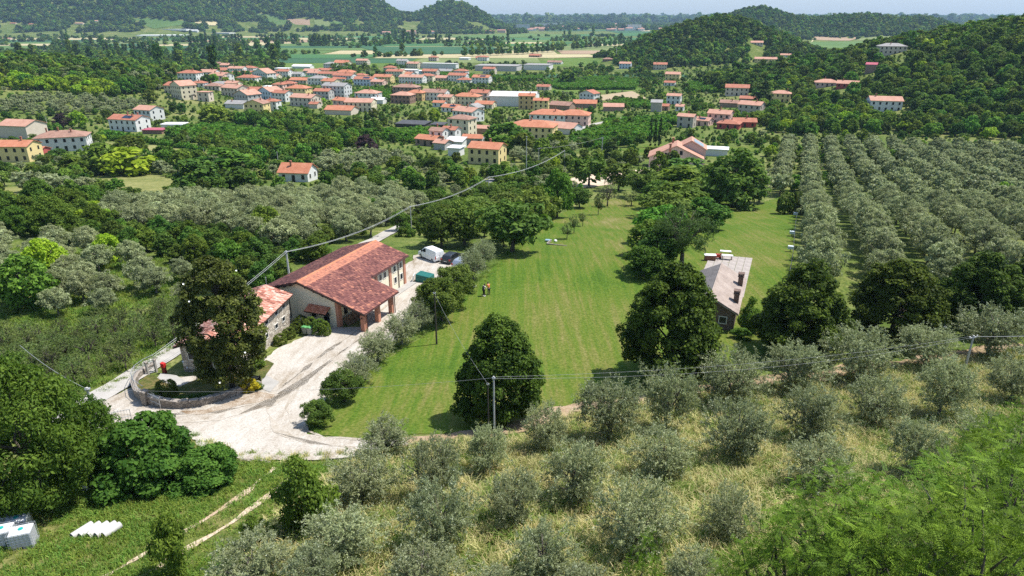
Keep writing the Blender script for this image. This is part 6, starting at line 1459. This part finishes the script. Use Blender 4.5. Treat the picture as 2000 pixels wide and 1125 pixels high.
# woods on the slopes and knolls
WOODS = [w for w in ([(1880, 240), (2100, 255), (2100, 30), (2000, 32), (1930, 60), (1885, 85), (1820, 80), (1760, 100), (1700, 105), (1600, 110), (1530, 110), (1500, 150), (1560, 200), (1700, 222)],)]
def fill_xy(xr, yr, cond, kinds, spacing, size, label, group, overlap=.45, **k):
    P = [(xr[0], yr[0]), (xr[1], yr[0]), (xr[1], yr[1]), (xr[0], yr[1])]
    n0 = len(FILL); fill(P, kinds, spacing, size, label, group, 0, .5, overlap=overlap, **k)
    FILL[n0:] = [f for f in FILL[n0:] if cond(f[2], f[3])]
def bump_z(x, y): return hz(x, y) - (CZ - float(np.interp(y, PY, PD)))
WOODMIX = {'broad': 6, 'dark': 4, 'lime': .35, 'walnut': 1}
fill_xy((150, 640), (330, 760), lambda x, y: bump_z(x, y) > 4, WOODMIX, 6.2, (.65, 1.6), 'tree of the wooded slope at the right', 'trees of the wooded slope')
fill_xy((120, 480), (860, 1130), lambda x, y: bump_z(x, y) > 3.0, {'broad': 4, 'dark': 5}, 6.8, (.7, 1.6), 'tree of the wooded knoll', 'trees of the wooded knoll')
fill_xy((-760, -160), (400, 760), lambda x, y: bump_z(x, y) > 7 and (y > 470 or x < -420), {'broad': 4, 'dark': 3, 'olive': 3, 'lime': .6}, 8.5, (.9, 1.35), 'tree on the wooded spur at the left', 'trees of the left-hand spur')
# everything between: gardens, hedgerows and copses among the houses
for P_, kk, sp_, s_ in (([(-20, 150), (330, 190), (420, 165), (420, 140), (200, 100), (-20, 110)], {'broad': 5, 'dark': 3, 'olive': 1}, 9, (.9, 1.4)),):
    fill(wp_(P_), kk, sp_, s_, 'tree in the woods left of the village', 'trees left of the village', overlap=.5)
fill([(-260, 150), (260, 150), (760, 900), (-760, 900)], {'broad': 5, 'dark': 1.5, 'cherry': 3, 'olive': 2.5, 'lime': .5, 'bush': 3}, 9.5, (.38, .85), 'garden tree among the hedgerows and houses', 'garden and hedgerow trees', overlap=.68)
fill([(-190, 120), (-30, 120), (60, 260), (-260, 260)], {'broad': 3, 'dark': 1, 'cherry': 3, 'olive': 2, 'bush': 3}, 6, (.55, 1.0), 'mixed small tree on the valley side', 'mixed trees on the valley side', overlap=.7)
fill([(-220, 190), (330, 190), (620, 760), (-620, 760)], {'bush': 3, 'vine': 2}, 5.5, (.4, .85), 'garden bush among the houses', 'garden bushes', overlap=.6, front=False)

LIMIT = {'olive tree': 292, 'tree': 296, 'bush': 120}
FILL.sort(key=lambda f: f[0])
cnt = {}
for o in COL.objects:
    c = o.get('category')
    if c in LIMIT: cnt[c] = cnt.get(c, 0) + 1
mass = []
MARKS = [(h[3], h[1], h[2]) for h in HOUSES if h[3]] + [(lab, x, y) for k, x, y, w, h_, lab in MT + DR] + [('grey concrete pole behind the farm building', 568, 562), ('thin grey pole on the road', 804, 452), ('thin grey pole in the orchard', 955, 388), ('tall slim pole near the yellow house', 1028, 345), ('red letter box', 322, 729), ('tall dark magnolia', 450, 764), ('little entrance gate', 297, 730), ('grey pole above the white cottage', 545, 330), ('huge walnut tree', 85, 1000), ('road-bend pole', 196, 858), ('cut meadow', 280, 365), ('roof-side pole', 600, 500)]
CUTS = (' with', ' on ', ' at ', ' beside', ' near', ' above', ' last', ' right', ' behind', ' high', ' joined', ' among', ' below', ' in ', ' just', ' under', ',', ' between', ' before', ' by', ' left', ' nearest', ' opposite')
def short(n):
    for c in CUTS:
        if c in n and len(n.split(c)[0].split()) > 2: n = n.split(c)[0]
    return ' '.join(n.split()[:7])
MARKS = [(short(n), x, y) for n, x, y in MARKS]
nm_ = {}
for n, x, y in MARKS: nm_[n] = nm_.get(n, 0) + 1
MARKS = [m for m in MARKS if nm_[m[0]] == 1]
taken = set()
def place_words(base, X, Y):
    for n, x, y in sorted(MARKS, key=lambda m: math.hypot(X - m[1], 2 * (Y - m[2])))[:9]:
        dx, dy = X - x, Y - y; r = math.hypot(dx, 2 * dy)
        if r > 420: break
        lr = 'right of' if dx > 0 else 'left of'; fb = 'in front' if dy > 0 else 'behind'
        side = lr if abs(dx) > 5 * abs(dy) else ('in front of' if dy > 0 else 'behind') if abs(dx) < .8 * abs(dy) else f'{fb} and {lr}'
        t = f"{base}, {'close ' if r < 50 else '' if r < 120 else 'some way ' if r < 220 else 'far '}{side} the {n}"
        if t not in taken and len(t.split()) <= 16: taken.add(t); return t
    return None
BASE = {'olive': 'olive tree', 'young': 'young olive tree', 'cherry': 'cherry tree', 'dark': 'dark leafy tree', 'broad': 'green leafy tree', 'lime': 'bright lime-green tree', 'walnut': 'fresh green tree', 'bush': 'green bush', 'vine': 'vine bush'}
for d, k, x, y, r, hv, lab, grp, cat in FILL:
    c = cat or CATS.get(k, 'tree'); z = hz(x, y)
    sp = SPEC[k]; s = r / sp['R']; X, Y = to_px(x, y, z + sp['H'] * s * .6)
    if not (-260 < X < 2330 and Y < 1250): continue
    if cnt.get(c, 0) < LIMIT.get(c, 300):
        cnt[c] = cnt.get(c, 0) + 1
        if 'grove, ' not in lab and 'grove row' not in lab: lab = place_words(BASE[k], X, Y + 6) or lab
        plant(k, (x, y, z), r, (sp['z0'] + sp['H']) * s * hv, lab, grp, c)
    else:
        mass.append((k, lod_of((x, y, z)), random.randrange(NVAR.get(k, 1)), x, y, z, s, s * hv))
stuff('woodland', mass)

# vineyards: rows of vines
def vineyard(pp, az, row=3.8, label=None):
    P = wp_(pp); xs, ys = [p[0] for p in P], [p[1] for p in P]
    sheet('vineyard_ground', P, m_greenmeadow, .12, .5, 4, 3)
    cx, cy_ = sum(xs) / len(xs), sum(ys) / len(ys); rr = max(max(xs) - min(xs), max(ys) - min(ys)); a_ = R(az); n = int(rr / row); m = int(rr / 1.0)
    I, J = np.meshgrid(np.arange(-n, n + 1) * row, np.arange(-m, m + 1) * 1.0, indexing='ij')
    X = cx + math.cos(a_) * J - math.sin(a_) * I; Y = cy_ + math.sin(a_) * J + math.cos(a_) * I
    ok = inpoly(X, Y, P) & (np.abs(X) < .82 * Y * CP + 14)
    for Q in FOOT: ok &= ~inpoly(X, Y, Q)
    X, Y = X[ok], Y[ok]; Z = land(X, Y)
    return [('vine', 3 if y > 330 else 2, 0, x + random.gauss(0, .1), y + random.gauss(0, .1), z, random.uniform(.8, 1.1), random.uniform(.9, 1.3)) for x, y, z in zip(X, Y, Z)]
VIN = []
for pp, az in (([(330, 262), (350, 255), (430, 247), (560, 268), (590, 282), (470, 284), (360, 278)], 6), ([(700, 262), (850, 256), (868, 262), (840, 285), (760, 276)], 8), ([(1120, 268), (1190, 250), (1290, 246), (1310, 252), (1260, 275), (1180, 292), (1110, 285)], -8), ([(1180, 240), (1300, 232), (1480, 232), (1470, 240), (1300, 244), (1190, 250)], -6),
               ([(1335, 178), (1345, 164), (1385, 160), (1465, 165), (1460, 178), (1390, 182)], 4), ([(680, 186), (745, 170), (765, 176), (760, 198), (690, 200)], 3), ([(1060, 160), (1190, 152), (1250, 160), (1240, 176), (1090, 176)], 2), ([(200, 262), (330, 282), (420, 300), (300, 283), (190, 272)], -12), ([(1200, 196), (1300, 205), (1290, 215), (1190, 208)], 3), ([(830, 140), (960, 152), (1060, 150), (1060, 158), (900, 160)], 0)):
    VIN += vineyard(pp, az)
HOSTLABEL['vine'] = 'one vine bush at the corner of a vineyard row'
stuff('vineyard', VIN)

# the plain: strips of crops and stubble, one field each
FC = [((.035, .10, .035), (.06, .15, .05), (.09, .17, .06)), ((.06, .12, .03), (.10, .17, .045), (.15, .2, .07)), ((.32, .26, .14), (.42, .36, .2), (.5, .42, .26)), ((.03, .08, .035), (.045, .11, .05), (.06, .13, .06)), ((.10, .15, .045), (.16, .2, .07), (.22, .24, .1)), ((.26, .17, .11), (.33, .23, .15), (.38, .28, .19))]
FM = [turf('field_' + n, [(.3, c[0]), (.5, c[1]), (.7, c[2])], .004, .02, .25, .25, 0, (R(4), .15, 1.0)) for n, c in zip(('maize', 'grass', 'stubble', 'soya', 'hay', 'earth'), FC)]
g = random.Random(21); y = 760
while y < 3300:
    dy = g.uniform(45, 120) * (1 + (y - 760) / 1400); x = -1900
    while x < 1900:
        w = g.uniform(180, 520); sk = g.uniform(-10, 10)
        mi = g.choices(range(6), (4, 5, 2, 3, 4, .6))[0]
        P = [(x + 4, y + 3 + sk), (x + w - 4, y + 3 - sk), (x + w - 4, y + dy - 3 - sk), (x + 4, y + dy - 3 + sk)]
        c = (x + w / 2, y + dy / 2)
        if all(abs(bump_z(*q)) < 1.5 for q in P + [c]) and abs(c[0]) < .85 * c[1] and not (c[1] < 1000 and c[0] < -250):
            sheet('field', P, FM[mi], .35, 1.5, 200, 60, clear=False)
        x += w
    y += dy
for pp, mi in (([(1505, 72), (1590, 71), (1590, 77), (1520, 78)], 2), ([(1590, 71), (1680, 73), (1660, 80), (1590, 78)], 5), ([(1560, 82), (1700, 80), (1745, 84), (1560, 92)], 1), ([(1680, 74), (1780, 73), (1770, 79), (1670, 80)], 4), ([(700, 92), (960, 92), (1000, 104), (760, 108)], 3), ([(880, 70), (1040, 66), (1060, 71), (900, 78)], 1), ([(490, 24), (535, 30), (585, 52), (545, 54), (520, 40)], 1), ([(538, 40), (605, 38), (606, 51), (565, 51)], 5), ([(612, 40), (640, 40), (652, 55), (622, 56)], 4), ([(642, 41), (672, 43), (674, 54), (654, 54)], 1), ([(380, 44), (430, 44), (420, 50), (390, 50)], 2), ([(240, 38), (330, 40), (420, 52), (300, 56)], 1)):
    sheet('field', wp_(pp), FM[mi], .8, 1.5, 25, 60, clear=True)

# the far mass: hill forests, tree belts on the plain, the hazy edge of the world
FAR = []
def far_fill(xr, yr, step, cond, kinds, size, big=1.0):
    X, Y = np.meshgrid(np.arange(xr[0], xr[1], step), np.arange(yr[0], yr[1], step)); X = X + (rng.random(X.shape) - .5) * step; Y = Y + (rng.random(X.shape) - .5) * step
    Z = land(X, Y); base = CZ - np.interp(Y, PY, PD); ok = cond(X, Y, Z - base) & (np.abs(X) < .8 * Y + 60)
    for Q in FRONT + CLEAR: ok &= ~inpoly(X, Y, Q)
    ks, ws = zip(*kinds.items())
    for x, y_, z in zip(X[ok], Y[ok], Z[ok]):
        k = random.choices(ks, ws)[0]; s = random.uniform(*size) * big
        FAR.append((k, 3, random.randrange(NVAR.get(k, 1)), float(x), float(y_), float(z) - .5, s, s * random.uniform(.8, 1.15)))
nz = lambda X, Y, s, o: np.vectorize(lambda a_, b_: mnoise.noise(Vector((a_ / s, b_ / s, o))))(X, Y)
far_fill((500, 1450), (1850, 2250), 10, lambda X, Y, B: (B > 4) & (Y < 2130), {'broad': 5, 'dark': 4}, (1.0, 1.7), 1.25)
far_fill((-3300, 60), (2350, 3150), 15, lambda X, Y, B: (B > 9) & ((B > 40) | (nz(X, Y, 90, 5) > -.12)), {'broad': 5, 'dark': 4}, (1.1, 1.9), 1.75)
far_fill((-1500, 60), (2550, 3000), 17, lambda X, Y, B: (B < 14) & (nz(X, Y, 130, 8) > .12), {'broad': 5, 'dark': 4}, (1.0, 1.7), 1.6)
far_fill((-900, -150), (640, 1150), 9.5, lambda X, Y, B: (X < -235 - .05 * Y) & ((nz(X, Y, 60, 2) > -.12) | (Y < 850)), {'broad': 5, 'dark': 4, 'poplar': .25}, (.9, 1.5), 1.1)
far_fill((-1500, 500), (1150, 2400), 15, lambda X, Y, B: (nz(X, Y * 2.6, 120, 1) > .30) & ((X < -100) | (Y > 1500)), {'broad': 5, 'dark': 5, 'poplar': .4}, (.9, 1.6), 1.1)
far_fill((-420, 420), (760, 960), 10, lambda X, Y, B: (B < 2) & (nz(X, Y, 45, 3) > .2), {'broad': 5, 'dark': 3}, (.8, 1.4))
far_fill((-2500, 4200), (3200, 5200), 34, lambda X, Y, B: nz(X, Y * 2, 260, 4) > -.02, {'broad': 4, 'dark': 6}, (1.2, 2.0), 1.9)
far_fill((-1500, 7000), (5200, 11000), 85, lambda X, Y, B: nz(X, Y * 2, 500, 6) > -.15, {'broad': 4, 'dark': 6}, (1.4, 2.4), 4.5)
stuff('far_woods', FAR)

# poplars in their rows on the plain
def poplar_row(pts, kind, size, label, group):
    for i, (px, py) in enumerate(pts):
        plant(kind, at(px, py), SPEC[kind]['R'] * size * random.uniform(.85, 1.1), (SPEC[kind]['z0'] + SPEC[kind]['H']) * size * random.uniform(.9, 1.12), label, group, 'poplar', 3)
poplar_row([(908 + i * 12.5 + random.uniform(-2, 2), 111 - i * .5) for i in range(10)], 'roundpoplar', 1.15, 'round-crowned poplar in the row beyond the factory halls', 'round poplars beyond the factory halls')
poplar_row([(1012 + i * 9.5 + random.uniform(-2, 2), 107 - i * .7) for i in range(10)], 'roundpoplar', 1.1, 'round-crowned poplar right of the first poplar row', 'round poplars right of the first row')
poplar_row([(1118 + i * 9 + random.uniform(-2, 2), 98 - i * .8) for i in range(10)], 'roundpoplar', 1.15, 'poplar of the avenue running to the wooded knoll', 'avenue poplars by the knoll')
poplar_row([(108 + i * 10 + random.uniform(-2, 2), 98) for i in range(4)] + [(205 + i * 7.5 + random.uniform(-2, 2), 108 - i * .25) for i in range(15)], 'poplar', 1.1, 'dark column poplar in the row left of the village', 'column poplars left of the village')
poplar_row([(372 + i * 8 + random.uniform(-1, 1), 92) for i in range(7)] + [(455 + i * 6, 82) for i in range(4)], 'poplar', 1.2, 'dark column poplar on the plain behind the left woods', 'column poplars behind the left woods')
poplar_row([(541 + i * 6, 84) for i in range(4)] + [(571 + i * 5, 84) for i in range(3)] + [(608 + i * 6, 90) for i in range(7)], 'poplar', 1.35, 'tall dark column poplar on the open plain', 'column poplars on the open plain')
poplar_row([(709, 90), (716, 90), (122, 68), (130, 68)], 'poplar', 1.2, 'lone pair column poplar on the plain', 'paired column poplars')

# the distant town
g = random.Random(3)
TB = [(1046, 58, 40, 16), (1040, 62, 34, 12), (1085, 57, 24, 18), (1100, 55, 30, 17), (1147, 61, 60, 15), (1152, 57, 52, 18), (1158, 59, 30, 22), (1008, 60, 44, 14), (1032, 60, 22, 26)]
m_t = [paint('town_' + n, c, .8, var=.05) for n, c in (('white', (.62, .60, .57)), ('pink', (.5, .36, .28)), ('roof', (.42, .22, .16)), ('grey', (.4, .42, .45)))]
for i in range(130):
    px = g.uniform(1012, 1330) if i < 110 else g.uniform(700, 1000); py = g.uniform(44, 61) if i < 110 else g.uniform(62, 68)
    p = at(px, py); s = p.y / 4000
    if bump_z(p.x, p.y) > 1.5: continue
    big = i < 9
    w, d, h = (g.uniform(45, 80), 16, g.uniform(16, 26)) if big else (g.uniform(14, 34), 12, g.uniform(6, 10))
    o = empty('town_building', p, R(g.uniform(-20, 20)), 'pale apartment block of the distant town' if big else 'small pale building of the distant town', 'building', 'apartment blocks of the distant town' if big else 'buildings of the distant town')
    mb = MB(); mb.box(-w / 2, w / 2, 0, d, -1, h); mb.build('wall', m_t[i % 2 if not big else (0, 1, 3)[i % 3]], o)
    mb = MB()
    if big: mb.box(-w / 2 - .5, w / 2 + .5, -.5, d + .5, h + .01, h + 1); mb.build('roof', m_t[3], o)
    else: mb.slab([(-w / 2 - .6, -.6, h), (w / 2 + .6, -.6, h), (w / 2 + .6, d / 2, h + 3), (-w / 2 - .6, d / 2, h + 3)], .4); mb.slab([(w / 2 + .6, d + .6, h), (-w / 2 - .6, d + .6, h), (-w / 2 - .6, d / 2, h + 3), (w / 2 + .6, d / 2, h + 3)], .4); mb.build('roof', m_t[2], o)
    if big:
        for r_ in range(5):
            for c in range(8):
                pass
p = at(1203, 45); ct = empty('bell_tower', p, 0, 'slender bell tower rising over the distant town', 'tower')
mb = MB(); mb.box(-4.5, 4.5, -4.5, 4.5, -1, 46); mb.build('shaft', m_t[1], ct); mb = MB(); mb.add([(-4.5, -4.5, 46.01), (4.5, -4.5, 46.01), (4.5, 4.5, 46.01), (-4.5, 4.5, 46.01), (0, 0, 62)], [(0, 1, 4), (1, 2, 4), (2, 3, 4), (3, 0, 4), (3, 2, 1, 0)]); mb.build('spire', m_t[3], ct)

# ------------------------------------------------------------------ grass of the near slope
m_blade = leafmat('grass_blades', (.22, .25, .06), (.70, .62, .31), None, .3, .6, .15, .5, .03, (.64, (.16, .24, .045)))
m_blade2 = leafmat('green_blades', (.085, .17, .018), (.26, .34, .065), None, .3, .6, .15, .5, .03)
def tuft(name, n, h, spread, mat, seed):
    g = np.random.default_rng(seed)
    b = g.standard_normal((n, 2)) * spread; a_ = g.random(n) * 6.2832; L = h * (.5 + .7 * g.random(n)); ln = .25 + .55 * g.random(n)
    d = np.stack([np.cos(a_), np.sin(a_)], 1); s = np.stack([-d[:, 1], d[:, 0]], 1) * (.012 + .012 * g.random(n))[:, None]
    z = lambda v: np.full((n, 1), v)
    p0 = np.c_[b, z(-.05)]; p1 = np.c_[b + d * (ln * L * .3)[:, None], (L * .62)[:, None]]; p2 = np.c_[b + d * (ln * L)[:, None], (L * (1 - .35 * ln))[:, None]]
    S0 = np.c_[s, z(0)]
    V_ = np.stack([p0 - S0, p0 + S0, p1 + S0 * .9, p1 - S0 * .9, p2 + S0 * .35, p2 - S0 * .35], 1).reshape(-1, 3)
    i = np.arange(n)[:, None] * 6; F_ = np.concatenate([i + np.array([0, 1, 2, 3]), i + np.array([3, 2, 4, 5])])
    t = np.clip(g.random(n) * .8 + .1, 0, 1); return npmesh(name, V_, F_, mat, None, np.r_[t, t])
def grass_field(name, P, dens, protos, size, excl, amp=.35):
    xs, ys = [p[0] for p in P], [p[1] for p in P]; N_ = int((max(xs) - min(xs)) * (max(ys) - min(ys)) * dens)
    X, Y = rng.uniform(min(xs), max(xs), N_), rng.uniform(min(ys), max(ys), N_); ok = inpoly(X, Y, P) & (np.abs(X) < 1.02 * (Y * CP + 26 * SP) + 4)
    for Q in excl: ok &= ~inpoly(X, Y, Q)
    X, Y = X[ok], Y[ok]; nn = np.array([mnoise.noise(Vector((a_ * .16, b_ * .16, 7))) for a_, b_ in zip(X, Y)]); ok = rng.random(len(X)) < .8 + nn
    X, Y, nn = X[ok], Y[ok], nn[ok]; Z = land(X, Y)
    for i, me in enumerate(protos):
        if 'tuft' + me.name not in SETS:
            o = link('grass_tuft', me); o.location = (X[i], Y[i], Z[i]); tag(o, kind='stuff'); SETS['tuft' + me.name] = o; PROTO[('g' + me.name, 0, 0)] = (me, None)
    return [('g' + protos[int(q * len(protos)) % len(protos)].name, 0, 0, x, y, z, random.uniform(*size), random.uniform(*size) * (1 + amp * v)) for x, y, z, q, v in zip(X, Y, Z, rng.random(len(X)), nn)]
T1 = [tuft('dry_tuft', 46, .75, .22, m_blade, 1), tuft('dry_tuft_b', 46, .62, .26, m_blade, 2), tuft('dry_tuft_c', 40, .85, .20, m_blade, 3)]
T2 = [tuft('green_tuft', 46, .32, .22, m_blade2, 4), tuft('green_tuft_b', 40, .26, .24, m_blade2, 5)]
near = wp_([(420, 1200), (560, 1000), (640, 945), (720, 890), (860, 878), (985, 862), (1060, 842), (1150, 808), (1330, 780), (1560, 750), (1800, 716), (2060, 680), (2300, 660), (2300, 1200)])
path = [tuple(q) for q in CLEAR[3]]
recs = grass_field('tall_grass', near, 9, T1, (.75, 1.25), [path, yard_poly])
stuff('tall_dry_grass', recs)
TRC = [Vector(p) for p in world_poly([(225, 1140), (330, 1075), (430, 1018), (500, 968), (560, 915)])]
TRN = [Vector((-(TRC[min(i + 1, 4)] - TRC[max(i - 1, 0)]).y, (TRC[min(i + 1, 4)] - TRC[max(i - 1, 0)]).x)).normalized() for i in range(5)]
rough = wp_([(-60, 1200), (-60, 960), (150, 905), (330, 895), (480, 905), (620, 908), (700, 905), (640, 960), (520, 1010), (400, 1200)])
trk = [strip_poly([tuple(Vector(p) + q * n_) for p, n_ in zip(TRC, TRN)], .42) for q in (-.85, .85)]
recs = grass_field('short_grass', rough, 9, T2, (.7, 1.2), trk)
strip_ = wp_([(190, 762), (330, 678), (390, 640), (390, 655), (330, 688), (200, 772)])
recs += grass_field('verge', strip_, 5, T2, (.6, 1.0), [])
lawnedge = strip_poly(world_poly([(600, 850), (655, 780), (760, 695), (860, 625), (945, 545), (1000, 492), (1080, 424)]), 1.6)
yedge = strip_poly(world_poly([(240, 852), (330, 845), (380, 868), (430, 889), (520, 900), (640, 897), (720, 889), (860, 873), (985, 859)]), 2.2)
recs += grass_field('yard_edge', yedge, 5, T2 + [T1[1]], (.5, .9), [])
recs += grass_field('lawn_edge', lawnedge, 5, T2, (.5, .9), [yard_poly])
stuff('short_grass', recs)
orch = wp_([(-60, 480), (330, 505), (400, 600), (390, 640), (205, 755), (100, 780), (-60, 720)])
stuff('orchard_grass', grass_field('orchard', orch, 2.0, [T2[0], T2[1]], (1.0, 1.7), []))

# ------------------------------------------------------------------ the air
hb_ = MB(); hb_.box(GV[:, 0].min() - 60, GV[:, 0].max() + 60, GV[:, 1].min() - 60, GV[:, 1].max() + 60, -4, 420)
m_haze = bpy.data.materials.new('haze'); m_haze.use_nodes = True; hn = m_haze.node_tree; hn.nodes.clear()
pv = hn.nodes.new('ShaderNodeVolumePrincipled'); mo = hn.nodes.new('ShaderNodeOutputMaterial'); hn.links.new(pv.outputs[0], mo.inputs['Volume'])
pv.inputs['Density'].default_value = 0.00006; pv.inputs['Color'].default_value = (.50, .73, 1.0, 1); pv.inputs['Anisotropy'].default_value = 0.0
hz_o = hb_.build('haze', m_haze); tag(hz_o, kind='stuff'); hz_o.display_type = 'WIRE'
